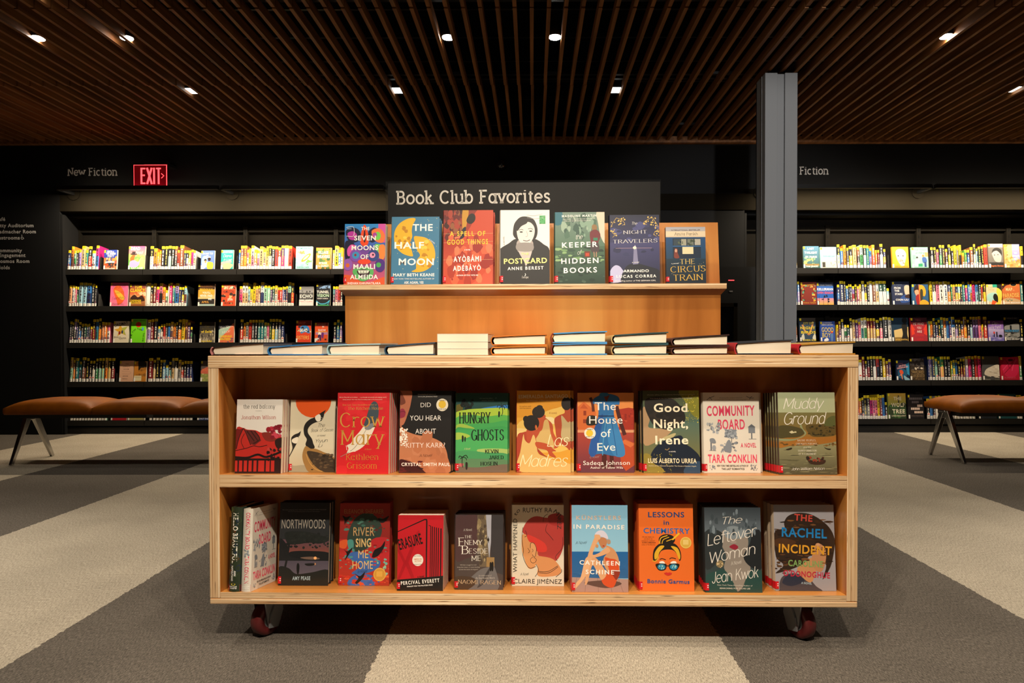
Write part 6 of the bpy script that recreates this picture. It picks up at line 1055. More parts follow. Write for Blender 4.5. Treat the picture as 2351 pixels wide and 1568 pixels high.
ORD = 'first second third fourth fifth sixth seventh eighth ninth tenth eleventh twelfth thirteenth fourteenth fifteenth sixteenth seventeenth eighteenth nineteenth twentieth twenty-first twenty-second'.split()
STUFF = MB()
def run(row, x0, x1, toks, where, group, stuff=False):
    T = []
    for t in toks.split():
        k = 2 if not t[1].isdigit() else 1
        c1, c2 = t[0], t[k - 1]; T.append((c1, c2, int(t[k:k + 2]), float(t[k + 2:])))
    tot = sum(t[3] for t in T); gap = (x1 - x0 - tot) / max(1, len(T)); x = x0; sc = 1.0
    if gap < 0: sc = (x1 - x0) / tot; gap = 0
    for i, (c1, c2, hp, wp) in enumerate(T):
        wp *= sc; rnd = random.Random(int(x * 7) + row); w = max(0.009, (wp - 0.25) * PXW); h = hp * PXW / math.cos(LEAN6) * 0.995
        M = shelf_pose(x, row) @ Matrix.Translation((0, rnd.uniform(0, 0.003), 0))
        if stuff: spine_mesh(STUFF, M, w, h, c1, c2, rnd)
        else:
            m = MB(); spine_mesh(m, Matrix.Identity(4), w, h, c1, c2, rnd); o = m.build('shelf_book', GLOSS, matrix=M)
            col = PAL[c1][0] if c1 == c2 else PAL[c1][0] + ' and ' + PAL[c2][0]
            tag(o, f"{'tall' if hp > 51 else 'slim' if wp < 5 else 'short' if hp < 44 else 'upright'} {col} spine, {ORD[i]} in the {where}", 'book', group)
        x += wp + gap
LG = ['spines on the left bookcase top shelf', 'spines on the left bookcase second shelf', 'spines on the left bookcase third shelf', 'spines on the left bookcase fourth shelf']
RG = [g.replace('left', 'right') for g in LG]
run(0, 155.5, 227, 'nb457 oq546 eg445 k455 l466 s559 t456 kr548 cw448 mb567', 'run starting the left top shelf', LG[0])
run(0, 344.5, 449.5, 'kw548 o498 yo404 o434 k547.5 k547.5 ke557 k547 qK546 r455 q569 n445 kw445 y445 m465 ws445', 'run after the pink hat cover', LG[0])
run(0, 548, 670.5, 'b454 qo557 qo557 pw454 y485 wp557 yo466 cp435.5 h537.5 sh467 yh535 kw557 k537 r537 qw506.5 uz557.5 e559 r547.5', 'run right of the teal hand cover', LG[0])
run(0, 764, 787.5, 'h445 sy548 b445.5 yw505', 'run right of the orange leaf cover', LG[0])
run(1, 157, 222, 'h496 w496 p464 kg453.5 c558.5 c558.5 bn5410 k527 k494', 'run starting the second left shelf', LG[1])
run(1, 335, 428, 'w549 kq506 qd536.5 z456 pk537.5 o446 wg375 w523 z546 t496 lb538 n446 ky445 cq485.5', 'run after the sunset eagle cover', LG[1])
run(1, 549, 675, 'pz466.5 ws546 ws546 c454.5 y395.5 y546 h466 qs474 wn558 e487 e486.5 u444 x465 sw486.5 r434 r435.5 l453 n444.5 u464 ek557 kr536.5', 'run right of the red oval cover', LG[1])
run(1, 764, 787, 'tK455 p456 r455 k455', 'run right of the black bridge cover', LG[1])
run(2, 157.5, 251, 'kK496 k473 lk555.5 n533.5 kb486 k445.5 x446 n433.5 K443 d385 kd546.5 bt546 ko566 h485.5 o476.5 pw476.5', 'run starting the third left shelf', LG[2])
run(2, 336.5, 441, 'wl537 d546.5 nk558 cw385.5 kw425 r434.5 K454 b455.5 sq486 o445 k474 ko537 y547 hq535 u466 kg364', 'run right of the lime cover', LG[2])
run(2, 550, 652, 'kr537 o454.5 G476 r526 K526 k526 t526 t526.5 e465.5 p455 x545 ky546.5 kc546.5 nG536.5 n486', 'run after the mint-orange cover', LG[2])
run(2, 765, 786, 'k466 tb526 ul465', 'run right of the dog walker cover', LG[2])
run(3, 157.5, 262, 'se566 qo504 t547 tk465 kq569 k546 k485 kw486 kg535.5 ke546 ke546 so556 ks546.5 kd548', 'run starting the fourth left shelf', LG[3])
run(0, 1825.5, 1831, 'y545', 'run touching the column, right top shelf', RG[0])
run(0, 1923, 2036, 'kw556.5 b466 o546 K474.5 ky517.5 s548 qk496 eg546.5 kw536 t535 bl465 or546.5 o424 d424 kw567 ny445', 'run after the mountain cover', RG[0])
run(0, 2138, 2269.5, 'kG486 k485.5 p435 kg536 K535.5 qk445.5 ky545.5 k465.5 y535.5 G483.5 yk536 o355 g424.5 nb425.5 q487 kw555 c453.5 kx495.5 k515 r548', 'run right of the mint couple cover', RG[0])
run(0, 2344.5, 2351, 'yk506', 'run at the frame edge, right top shelf', RG[0])
run(1, 1825.5, 1838.5, 'oc545.5 bl545', 'run touching the column, second right shelf', RG[1])
run(1, 1923.4, 2043.5, 'nb475.7 n559 K544 b445 k482.5 nK485 lr435 k485 p434.5 s484.5 Kw556.5 ny485 k535 w556.5 q536.5 ws556.5 xw558.5 xw558 cw385.5', 'run after the palm sunset cover', RG[1])
run(1, 2136.5, 2266, 'y546 kw538 p546.5 w538.5 w549.5 no536.5 g473.5 h486 ny485 cy485 k484 t536 m455 b535 co484 z556.5 bc536.5 kx556 ro473.5 ky516', 'run right of the split face cover', RG[1])
run(1, 2345, 2351, 't546', 'run at the frame edge, second right shelf', RG[1])
run(2, 1827.5, 1832, 'o404', 'sliver run touching the column, third right shelf', RG[2])
run(2, 1922, 2050, 'ys384.5 qu464.5 kw515.5 wg385 x385 kw535.5 s505.5 u495.5 p454.5 wt545.5 wg556 ds535.5 ds535.5 ds535.5 ky497 kp546.5 Kk5611 w556.5', 'run right of the blue dog cover', RG[2])
run(2, 2135, 2270.5, 'e463 o465 K535 n444.5 k495.5 tk556 ow545.5 b535.5 u464 bw568 Kl495.5 K496 no465 qo567.5 k495.5 kc565.5 lu566 lu565.5 p576 ys394 qr568', 'run after the twin profiles cover', RG[2])
run(2, 2345, 2351, 'k506', 'run at the frame edge, third right shelf', RG[2])
run(3, 1973, 2050, 'w478.5 d545.5 kw444 kd545.5 k556 Kw556.5 rk556.5 k556.5 y516 q445 u486', 'run beside the cart, fourth right shelf', RG[3])
run(3, 338, 440, 'd5410 Ks505.5 k558 k505.5 bc506 c386 kt455.5 Gs546 kw547.5 sG506 kr455.5 k475 n476 n476', '', '', True)
run(3, 2133.5, 2257, 'n542.5 lG545 n546 e495 k444 gh548 k546 k547 yg443.5 ty465 b463.5 k435 kd494.5 kd495 wl546 z556 K546 r566 z556.5', '', '', True)
run(3, 2343, 2351, 'yg557', '', '', True)
run(4, 1971, 2040.5, 'p474 o476 k494.5 kG546.5 kG547 m495.5 p495 p496 y565 qd545.5 b555.5 k385', '', '', True)
run(4, 2131, 2243, 'k467 b526 k475 w526 k536 K486 g536 q507 o486 k536 y506 k466 n536 w527 k506 e486', '', '', True)
run(4, 2339.5, 2351, 'w546 k546', '', '', True)
run(4, 157.5, 242, 'w466 k496 h476 w486 t506 k496 w486 y506 n476 r486 w476 k496 e476', '', '', True)
run(4, 340, 441, 'k506 w486 s476 b506 w486 k496 o476 w506 p486 w496 k476 y506 k527', '', '', True)
o = STUFF.build('library_books', GLOSS); tag(o, 'rows of spine out library books on the lowest shelves of both bookcases', 'books', kind='stuff')

def facing(row, x0, y0, x1, y1, bg, ops, label, t=0.022, spine=None, soft=True, tags=True, dx=0.0):
    M = shelf_pose(x0, row); w = (x1 - x0) * PXW; h = (y1 - y0) * PXW / math.cos(LEAN6)
    if tags: ops = ops + [('r', x0, y0 + 1, x0 + 4, y0 + 6.5, 'e8d01c'), ('r', x0, y1 - 9, x0 + 3.5, y1 - 0.5, 'efe9de')]
    o = make_book('face_out_book', M, w, h, t, bg, spine or bg, ops, (x0, y0, x1, y1), soft, False, seed=int(x0) + row)
    tag(o, label, 'book', 'face out library books on the bookcases')
LS = [617.2, 701.3, 785, 874.7, 963.7]
def T(s, x0, x1, y, cap, c=W_, f='b', y2=None): return ('t', s, x0, y, x1, y if y2 is None else y2, cap, c, f)
facing(0, 239, 572, 268.5, 617.5, '28409c', [('r', 239, 591, 269, 618, 'c8764c'), ('n', 240, 590, 268, 603, 24, 1, 3.4, ['c83a28', 'e8c890', '6c9cc8', 'e89a3c', '3c4a78'], 1.8), ('c', 254, 601, 10, 3, 'e4dcd0'), ('p', [245, 602, 263, 602, 260, 611, 248, 611], '28343c'), ('n', 240, 603, 268, 616, 12, 1.5, 4, ['b84a24', '3a2420', '8a4a2c']), T('DEATH at', 245.5, 261, 578.5, 5), T('THE DINNER', 243, 266, 583, 4.6), T('PARTY', 247, 262, 588.5, 5), T('ELLIE ALEXANDER', 240, 265, 616.5, 3)], 'deep blue cover of a dinner table on the left top shelf')
facing(0, 295.5, 563.5, 332.5, 617.5, 'e8648c', [('g', 295, 563, 333, 590, 'd84c84', 'f09a78'), ('r', 295, 588, 333, 618, '6cb054'), ('n', 296, 586, 332, 600, 10, 3, 7, ['a8c860', '8cc054']), ('q', [299, 592, 306, 583, 310, 583, 308, 596, 303, 604], 'd8642c'), ('q', [299, 600, 308, 596, 318, 600, 322, 592, 318, 610, 300, 612], 'e89cc8'), ('c', 307, 582, 8, 2.2, '3a2c30'), ('r', 303, 576, 311, 582, '3a2c30'), ('q', [322, 592, 330, 590, 332, 612, 322, 616], 'e8b878'), T('DEAD', 300, 321, 572.5, 7.5), T('Tired', 311, 328, 581.5, 6.5, W_, 'c'), T('KAT AILES', 303, 329, 616.5, 4.6)], 'pink cover of a woman in a black hat on the left top shelf')
facing(0, 462, 574, 492.5, 617.5, '5c78c8', [('c', 470, 600, 7, 14, '88b0e0'), ('c', 472, 597, 3, 3.6, '2a1c1c'), ('q', [467, 601, 474, 598, 478, 606, 470, 616, 464, 616], 'e8e4e4'), ('c', 472.5, 600, 2.2, 3, 'c88a5c'), ('c', 481, 594, 3.4, 4.4, '2a1a16'), ('q', [476, 603, 481, 600, 490, 603, 489, 616, 477, 616], 'e8d040'), T('Second Tide', 464.5, 489, 583, 5, W_, 'c'), T('the', 474, 479, 586.5, 2.5), T('Chance', 470, 484, 590.5, 4)], 'periwinkle blue cover of a couple back to back, left top shelf')
facing(0, 508, 572.5, 535.5, 617.5, '24a09c', [('q', [508, 602, 518, 599, 530, 598, 532, 602, 520, 603, 524, 606, 508, 610], 'e89c9c'), ('q', [514, 606, 522, 603, 534, 606, 533, 612, 526, 618, 516, 618, 512, 612], 'f0c088'), ('p', [508, 609, 514, 614, 512, 618, 508, 618], '243a78'), T('THE MURDER LOVE', 512, 534, 576.5, 2.6), T('BANANA PRINTS', 512, 534, 580, 2.4), T('Diana', 513, 532, 589.5, 6.5, W_, 'c'), T('in Love', 514, 533, 598, 6, W_, 'c')], 'teal cover with a pink hand and white script, left top shelf')
facing(0, 679.5, 565, 717.5, 617.5, '94ccc4', [('n', 680, 570, 717, 616, 14, 3, 7, ['a4d8d0', '84c0b8'], 0.5), ('c', 703, 591, 14, 4.6, 'd8942c', -42), ('c', 703, 590.5, 9, 2.2, '94ccc4', -42), ('n', 684, 573, 699, 582, 10, 1.5, 3, ['e8a83c', 'e87a5c']), ('n', 702, 596, 715, 608, 12, 1.4, 3, ['6ca844', '88bc58']), T('HOMESEEKING', 683, 714, 571.5, 4.4, '2c6460', 'b'), T('KARISSA CHEN', 683, 710, 615, 4, '2c6460', 'b')], 'mint green cover with a gold bracelet, left top shelf', tags=False)
facing(0, 726, 568, 761, 617.5, 'e8823c', [('n', 727, 569, 760, 616, 16, 2, 6, ['e89a3c', '5c7c3c', 'd8642c', '3c5c34']), ('q', [738, 576, 744, 570, 742, 582, 736, 584], '4c6c34'), ('c', 737, 597, 4, 5, '4c6a3c'), ('n', 727, 610, 760, 617, 8, 2, 4, ['4c5c2c']), T('VILLAGE', 730, 754, 582, 6.6), T('WEAVERS', 728.5, 757, 592, 7.2), T('MYRIAM', 733, 751, 606, 5), T('J. A. CHANCY', 728, 755, 612.5, 5)], 'orange cover with green leaves and white title, left top shelf')
facing(1, 252.5, 648, 293, 702.5, 'f06c94', [('g', 252, 648, 293, 702, 'ec5c8c', 'f47c9c'), ('q', [259, 664, 266, 655, 276, 657, 284, 672, 284, 690, 272, 700, 268, 690, 262, 676], 'e8622c'), ('q', [262, 666, 274, 670, 286, 684, 280, 688, 270, 680], 'e8b43c'), T('Everybody', 257, 288, 663, 6, '3a1420', 'c', 659), T('Says It\u0027s', 263, 284, 673, 5.5, '3a1420', 'c'), T('Everything', 257, 288, 688, 6.5, '3a1420', 'c', 685), T('Xhenet Aliu', 257, 285, 700, 5, '3a1420', 'c')], 'bright pink cover with black script on the second left shelf')
facing(1, 297, 651, 333.5, 702.5, 'b8683c', [('g', 297, 651, 334, 676, '4c3034', 'd8683c'), ('g', 297, 676, 334, 703, 'c88450', '8c5430'), ('n', 300, 672, 332, 684, 14, 2, 5, ['e89c60', 'f0c89c', 'c85c34']), ('q', [299, 684, 308, 676, 316, 682, 326, 678, 332, 690, 318, 692, 302, 696], '3a2018'), T('TOM', 307, 324, 661, 7.6, 'f0d41c'), T('CLANCY', 298, 332, 669.5, 7.8, 'f0d41c'), T('DEFENSE', 300, 324, 692, 4.6, 'e8c41c'), T('PROTOCOL', 299, 325, 697, 4.6, 'e8c41c')], 'brown sunset cover with an eagle and bold yellow letters, second left shelf')
facing(1, 454.5, 651, 492, 702.5, '3a2414', [('g', 454, 665, 492, 688, 'd88a28', 'e8c488'), ('q', [454, 670, 462, 664, 474, 668, 492, 664, 492, 676, 454, 682], 'e09c34'), ('r', 454, 686, 492, 698, '2c2622'), ('r', 454, 698, 492, 703, 'a8bcb4'), T('ALLISON', 459, 486, 659, 5.4, '7a4a20'), T('BRENNAN', 458, 487, 667, 5.4, 'e0b02c'), T("YOU'LL", 464, 483, 674, 4.6), T('NEVER FIND', 459, 487, 681, 5), T('ME', 478, 486, 688.5, 4.6), T('APRIL', 463, 480, 695.5, 5, 'd89a3c')], 'dark amber cover with white and yellow title on the second left shelf')
facing(1, 508, 653, 540.5, 702.5, 'e0502c', [('n', 510, 657, 540, 700, 12, 2, 5, ['e8b478', '3a2a24', 'd8c49c']), ('q', [509, 655, 530, 652, 540, 653, 530, 656, 512, 659], 'f0764c'), ('n', 533, 652, 541, 662, 8, 1, 2, ['2a2022']), T('THE LAST', 514, 535, 663.5, 6.4, 'e8dcc0'), T('HAMILTON', 511, 536, 672.5, 6.6, '2a2422'), T('JENN', 522, 534, 690, 5.4, 'f0e8d8'), T('BREGMAN', 515, 535, 698.5, 5.4, '2a2422')], 'red orange cover with oval portraits on the second left shelf')
facing(1, 687, 658, 719, 702.5, '8c8c8c', [('g', 687, 658, 719, 672, '5c5c60', '9c9c9c'), ('r', 687, 672, 719, 689, '4a4a4a'), ('r', 687, 688, 719, 703, 'e0dcd8'), ('n', 688, 668, 718, 688, 16, 1, 4, ['6a6a6a', '3c3c3c', '848484']), T('ECHO', 688.5, 717, 683.5, 7.4), T('TRACY CLARK', 688.5, 717, 694, 3.2, 'd85a6c', 's')], 'grey and white cover with heavy white letters, second left shelf')
facing(1, 726, 651, 758, 702.5, '20242a', [('p', [733, 661, 745, 655, 758, 651, 758, 662, 733, 663], '7898c0'), ('n', 730, 658, 757, 665, 14, 1, 2.4, ['1c2028']), ('l', [726, 691, 734, 697, 742, 698, 750, 696, 757, 690], 2, '4cb4d8'), ('l', [727, 692, 730, 701], 1.2, '4cb4d8'), ('l', [756, 692, 752, 701], 1.2, '4cb4d8'), ('r', 727, 700, 756, 703, '4cb06c'), T('TUNNEL', 727, 755, 673.5, 6.4), T('VISION', 727.5, 755, 682, 7, 'c8e8c4'), T('WENDY CHURCH', 728, 753, 687, 2.8)], 'black cover with a blue bridge and pale green title, second left shelf')
facing(2, 259, 737, 293.5, 786.5, 'dcd0b4', [('p', [260, 756, 270, 754, 274, 746, 279, 753, 292, 749, 284, 759, 288, 770, 277, 765, 268, 772, 271, 762], 'd8a02c'), ('p', [277, 753, 292, 749, 284, 759, 288, 770, 279, 764], 'a8ac44'), ('c', 273, 764, 2.4, 4, '8a2c1c'), ('c', 279, 762, 2, 4, '2c3c5c'), T('OROMAY', 261, 292, 751, 7, '2a201c', 'b', 743), T('BAALU', 261, 276, 776, 4.4, '3a302a', 's'), T('GIRMA', 273, 289, 779.5, 4.6, '3a302a', 's', 778)], 'cream cover with a yellow star on the third left shelf', t=0.03)
facing(2, 299, 732, 333.5, 786.5, '74d41c', [('c', 316, 745, 6.4, 6.4, 'd8301c'), ('c', 326, 755, 2.4, 4, '4c9cd8'), T('PATRICIA LOCKWOOD', 304, 331, 737, 2.6, '1c4010'), T('STOP ME', 300.5, 302.5, 783, 3.4, '16300c', 'b', 767), T('IF YOU', 303.5, 311, 764, 3.4, '16300c', 'b', 756), T("'VE HEARD", 312, 325, 755, 3.4, '16300c', 'b', 760), T('THIS ONE', 327.5, 326, 764, 3.4, '16300c', 'b', 784)], 'lime green cover with a red dot on the third left shelf')
facing(2, 457, 739, 491, 786.5, '2c2824', [('r', 457, 760, 491, 787, '6c6254'), ('n', 458, 760, 490, 782, 36, 1, 3.4, ['8c8270', '3c362e', 'a89c84'], 1.6), T('The', 468, 479, 752, 6, '6a5a14', 'c'), T('Architect', 461, 486, 757, 4, '6a5a14', 'c'), T('of Exile', 461, 485, 764, 5.6, 'e8cc1c'), T('Cneva Bukai', 459, 486, 785, 4.2, 'e8cc1c')], 'grey crowd cover with yellow title on the third left shelf')
facing(2, 501, 733, 536, 786.5, '33343c', [('q', [501, 761, 512, 755, 526, 750, 536, 744, 536, 787, 501, 787], 'e07048'), ('q', [501, 758, 516, 752, 528, 750, 516, 765, 506, 775, 501, 778], 'a8c4b0'), ('n', 502, 777, 535, 786, 10, 2, 6, ['b85c6c', '7c5c6c', 'e08c4c'], 0.5), T('The Never', 505, 536, 757, 6, 'f0e8e0', 'c', 750), T('Made', 509, 528, 767, 6, 'f0e8e0', 'c', 762), T('HANNAH', 503.5, 531, 774.5, 5, 'f0d41c'), T('BROWN', 505, 529, 781, 5.4, 'f0d41c')], 'orange and pale mint cover with yellow author line, third left shelf', t=0.026)
facing(2, 679, 736, 713, 786.5, 'e04424', [('r', 679, 736, 714, 748, '7c1c14'), ('q', [688, 752, 698, 747, 708, 752, 710, 766, 700, 763, 690, 766], '3c84c8'), ('n', 680, 748, 713, 764, 12, 1.5, 3.4, ['e8c078', 'f0d8a0', '2a2a3c']), T('DROP', 683, 700, 745, 6, 'd85a3c'), T('DEAD', 687, 705, 762, 7), T('SISTERS', 680.5, 709, 779.5, 8.4, 'f0c868', 's')], 'red cover with a blue burst and thin tall letters, third left shelf')
facing(2, 722, 741, 752, 786.5, 'e05428', [('r', 722, 741, 753, 750, '8c2418'), ('r', 724, 763, 751, 769, 'b87ca8'), ('r', 724, 762, 750, 763.5, 'e8b04c'), ('c', 733, 767, 3.4, 4.4, 'f0e8e0'), ('q', [730, 770, 736, 770, 737, 782, 734, 782, 733, 774, 731, 782, 729, 782], '3c2c5c'), ('q', [739, 764, 743, 766, 741, 778, 737, 772], '6c2c7c'), ('n', 726, 776, 732, 784, 5, 1.4, 2.4, ['f0e8e0']), ('c', 747, 780, 2.4, 2.2, '5c2c1c'), T('WORST', 727, 747, 747.5, 4, 'c88c7c'), T('IN', 739, 743, 752.5, 3.4), T('SHOW', 729.5, 747.5, 761, 5)], 'orange red cover of a dog walker on the third left shelf')
facing(3, 272, 826.5, 304, 874.5, 'd8a888', [T('THE', 285, 292, 835, 2.2, '4a2c24', 's'), T('REPEAT', 279.5, 296, 841, 2.2, '4a2c24', 'w'), T('ROOM', 281.5, 293, 847, 2.2, '4a2c24', 'w'), T('JESSE', 279.5, 292, 863, 2.2, '4a2c24', 'w'), T('BALL', 280, 291, 869, 2.2, '4a2c24', 'w'), ('l', [278, 851, 296, 852, 296, 857, 278, 857], 0.4, 'a8745c')], 'plain peach cover with tiny spaced letters, fourth left shelf', t=0.03)
facing(3, 305.5, 828, 333.5, 874.5, 'c07c2c', [('q', [315, 828, 330, 828, 334, 840, 328, 844, 322, 843, 316, 850, 315, 840], '1c1410'), ('n', 308, 844, 332, 860, 10, 2, 5, ['8c5a24', 'a46c28']), ('r', 306, 861, 323, 873, 'e0d0a4'), T('A JAMES BALDWIN', 308, 322, 865, 1.6, '4a3a2a', 's')], 'burnt orange cover with black hair shape, fourth left shelf')
facing(3, 459, 827, 493, 874.5, '5c4c48', [('q', [459, 850, 472, 842, 494, 836, 494, 856, 459, 858], 'c8644c'), ('r', 459, 857, 494, 875, '8c9450'), ('n', 460, 856, 493, 874, 12, 2, 5, ['a8a45c', 'c8bc84', '6c7c3c'], 0.5), T('VANITY', 462, 490, 851, 6, 'e07048')], 'green and red cover half hidden by the cart, fourth left shelf')
facing(4, 252, 915, 288, 963.5, 'b01c28', [T('RED RIVER', 256, 284, 935, 7, 'e8c8b8')], 'dark red cover under the left bench on the lowest shelf')
facing(4, 291, 915, 329, 963.5, '8c8468', [('r', 293, 955, 326, 962, 'a89c5c'), T('HOLLOW', 296, 324, 938, 7, 'f0e8d0')], 'olive cover under the left bench on the lowest shelf')
facing(4, 451, 914, 490, 963.5, '2c3a6c', [T('ONLY ENDING', 455, 486, 962, 3.6, 'c8d0e8'), ('n', 452, 916, 489, 950, 10, 3, 8, ['3c4c84', '20305c'])], 'navy cover at the end of the lowest left shelf by the cart')
facing(0, 1845, 565, 1881, 616, '3f6c80', [('g', 1845, 565, 1881, 616, '4c7894', '3c605c'), ('n', 1848, 590, 1880, 608, 14, 2, 6, ['c8cc6c', 'a8bc6c', '7ca07c'], 0.5), ('r', 1846, 606, 1881, 611, '8c7444'), ('l', [1868, 592, 1868, 612], 0.8, '2c3c3c'), T('LAST', 1855, 1870, 573, 4.6), T('TWILIGHT', 1848, 1877, 582.5, 5), T('IN PARIS', 1850, 1876, 592, 4.6), T('PAM JENOFF', 1851, 1878, 613.5, 3.6)], 'stormy blue green cover with white title beside the column, right top shelf')
facing(0, 1884.5, 567, 1921, 616, '8cc4c8', [('q', [1885, 597, 1895, 594, 1906, 596, 1912, 592, 1921, 590, 1921, 616, 1885, 616], 'ddd0b0'), ('n', 1908, 593, 1920, 612, 8, 0.6, 1.2, ['4a443c']), ('r', 1888, 602, 1895, 614, '3c3a34'), T('CRAIG', 1893, 1911, 575.5, 5.6, 'f4ecdc'), T('JOHNSON', 1888, 1918, 583, 5.6, 'f4ecdc'), T('TOOTH AND CLAW', 1890, 1917, 590, 2.8, '3c4c50')], 'pale blue cover of a white mountain, right top shelf', t=0.03, soft=False)
facing(0, 2049, 567, 2086.5, 616, 'f0a028', [('q', [2057, 580, 2062, 573, 2074, 573, 2081, 582, 2080, 595, 2076, 608, 2071, 612, 2065, 606, 2060, 596], 'cfc4b4'), ('c', 2063, 588, 3, 3, 'f4f0e8'), ('c', 2063, 588, 1.6, 1.6, '2a2420'), ('c', 2074, 588, 3, 3, 'f4f0e8'), ('c', 2074, 588, 1.6, 1.6, '2a2420'), ('n', 2063, 596, 2077, 610, 16, 1, 2.4, ['b0a494', 'e0d8c8', '8c8274'], 1.6), T('FERDIA LENNON', 2055, 2084, 614.5, 3.4, 'c8542c'), T('GLORIOUS EXPLOITS', 2052, 2083, 572, 2.6, 'c8702c')], 'golden orange cover of a bearded bust with round eyes, right top shelf')
facing(0, 2094.5, 568, 2131.5, 616, '8cd0ac', [('r', 2096, 586, 2103, 596, '7cbc9c'), ('c', 2106, 592, 2.4, 2.4, '2a1c1c'), ('q', [2103, 596, 2109, 595, 2112, 610, 2100, 610], 'f0e4dc'), ('c', 2120, 588, 2.6, 2.8, 'c8743c'), ('q', [2118, 592, 2126, 592, 2128, 602, 2119, 604], '3c5c9c'), ('r', 2122, 602, 2127, 614, '2c3c74'), ('r', 2124, 580, 2132, 590, 'e08c5c'), ('r', 2108, 606, 2118, 613, '2c8c64'), T('That Prince', 2099, 2128, 576, 5, '24443c', 'c'), T('is Mine', 2103, 2125, 583.5, 5, '24443c', 'c')], 'mint cover of a couple in a kitchen, right top shelf', t=0.03, soft=False)
facing(0, 2271, 560, 2304, 615.5, '6c6862', [('r', 2271, 560, 2304, 568, 'dcdcdc'), ('q', [2278, 580, 2284, 573, 2292, 572, 2299, 580, 2300, 590, 2297, 602, 2286, 601, 2281, 592], 'a8a49e'), ('q', [2278, 582, 2281, 573, 2290, 569, 2300, 574, 2301, 588, 2297, 582, 2290, 576, 2282, 578], '2a2826'), ('c', 2284, 586, 1.6, 1, '3a3632'), ('c', 2292, 585, 1.6, 1, '3a3632'), ('r', 2271, 603, 2304, 616, '2c2a28'), T('Eugenio Montejo', 2275, 2303, 612.5, 3.6, 'e0703c')], 'grey photograph cover of a dark haired face, right top shelf', t=0.03, soft=False)
facing(0, 2306.5, 561, 2342, 615.5, 'b8905c', [('g', 2325, 561, 2342, 600, '9a94c4', '7c7cb8'), ('q', [2311, 578, 2315, 565, 2322, 564, 2325, 574, 2324, 586, 2317, 592, 2312, 588], 'e0b078'), ('n', 2308, 592, 2340, 614, 24, 2, 5, ['d8a85c', 'b07c38', 'ecc888']), ('n', 2307, 563, 2314, 590, 10, 1.5, 3, ['8c6434', 'c8944c']), T('THE', 2329, 2336, 583, 3.6), T("SWAN'S", 2325, 2341, 590.5, 4.4), T('NEST', 2328, 2339, 597, 4.4), T('LAURA McNEAL', 2326, 2338, 574, 2.4)], 'gold and violet cover of a swan haired woman, right top shelf')
facing(1, 1839.5, 647, 1876, 699.5, '7c2a20', [('n', 1840, 655, 1848, 692, 14, 1.4, 3, ['d89a2c', '4c9474', '241614']), ('n', 1864, 655, 1873, 692, 14, 1.4, 3, ['d89a2c', '4c9474', 'e0b04c']), ('n', 1843, 654, 1870, 659, 10, 1, 2.4, ['4c9474', 'c88c2c']), T('FOLK TONGUES', 1842, 1872, 656, 3.4, 'e0a82c', 'b', 653), T('Fiyanna Juniper', 1843, 1874, 696, 3.6, 'e0a82c', 'r')], 'brick red cover with a curling folk border beside the column')
facing(1, 1877, 648, 1914.5, 699.5, '245cb0', [('r', 1877, 648, 1915, 656, '141c34'), ('g', 1877, 684, 1915, 700, 'c87c9c', 'e8a83c'), ('n', 1880, 676, 1914, 694, 8, 1.6, 3, ['141c2c'], 1.2), ('l', [1881, 678, 1881, 700], 0.8, '141c2c'), ('l', [1891, 682, 1891, 700], 0.8, '141c2c'), ('l', [1901, 684, 1901, 700], 0.8, '141c2c'), T('JONATHAN', 1879, 1911, 657, 6, '5c6474'), T('KELLERMAN', 1877.5, 1914, 666, 5.6), T('OPEN SEASON', 1877.5, 1914, 674, 5.2, 'e0502c')], 'blue cover of palms against a sunset on the second right shelf')
facing(1, 2050.5, 646, 2089, 699.5, '28304c', [('q', [2078, 657, 2090, 657, 2090, 684, 2080, 678], 'c8b49c'), ('q', [2068, 684, 2080, 676, 2090, 682, 2090, 692, 2070, 695], '2c4c8c'), ('q', [2078, 680, 2088, 675, 2090, 684, 2082, 684], '3a2420'), T('A VIEW', 2054, 2073, 655, 3.6, '5c6880'), T('FROM', 2054.5, 2069, 663, 4.6), T('THE', 2055, 2066, 669.5, 4.6), T('STARS', 2056, 2073, 677, 4.6), T('CIXIN LIU', 2057, 2086, 690, 4.2)], 'midnight blue cover of a glowing sky on the second right shelf', t=0.03, soft=False)
facing(1, 2095.5, 652, 2132.5, 699.5, '2c5880', [('q', [2099, 668, 2102, 657, 2110, 655, 2112, 700, 2107, 692, 2106, 678, 2101, 674], '2a1a1c'), ('q', [2101, 668, 2110, 666, 2111, 682, 2105, 680], 'dc9c7c'), ('q', [2103, 682, 2111, 676, 2111, 700, 2106, 700], '9c2428'), ('r', 2111, 653, 2113.5, 700, 'e0602c'), ('q', [2113, 655, 2122, 656, 2127, 668, 2124, 680, 2116, 676, 2113, 670], 'e0a02c'), ('q', [2114, 666, 2120, 666, 2119, 686, 2114, 690], '3c3824'), ('q', [2113, 692, 2122, 688, 2132, 694, 2132, 700, 2113, 700], 'e0a02c')], 'blue cover of two half faces split by orange, second right shelf')
facing(1, 2266.5, 653, 2301.5, 699.5, 'e8c8a0', [('r', 2281, 653, 2291, 660, '2ca88c'), ('r', 2291, 653, 2302, 690, '26241f'), ('q', [2290, 664, 2297, 664, 2302, 672, 2300, 688, 2296, 700, 2288, 700], 'ecd04c'), ('q', [2267, 678, 2278, 672, 2290, 674, 2288, 690, 2268, 692], 'a8d4cc'), ('q', [2281, 684, 2283, 676, 2288, 675, 2292, 682, 2291, 694, 2285, 692], '201c18'), ('p', [2276, 700, 2279, 689, 2289, 693, 2283, 700], 'e05c2c'), T('Tree', 2270, 2281, 662, 4.4, 'e07c4c', 'r'), T('Doctor', 2270, 2285, 667, 4.4, 'e07c4c', 'r')], 'cream and yellow cover of a dark haired figure, second right shelf')
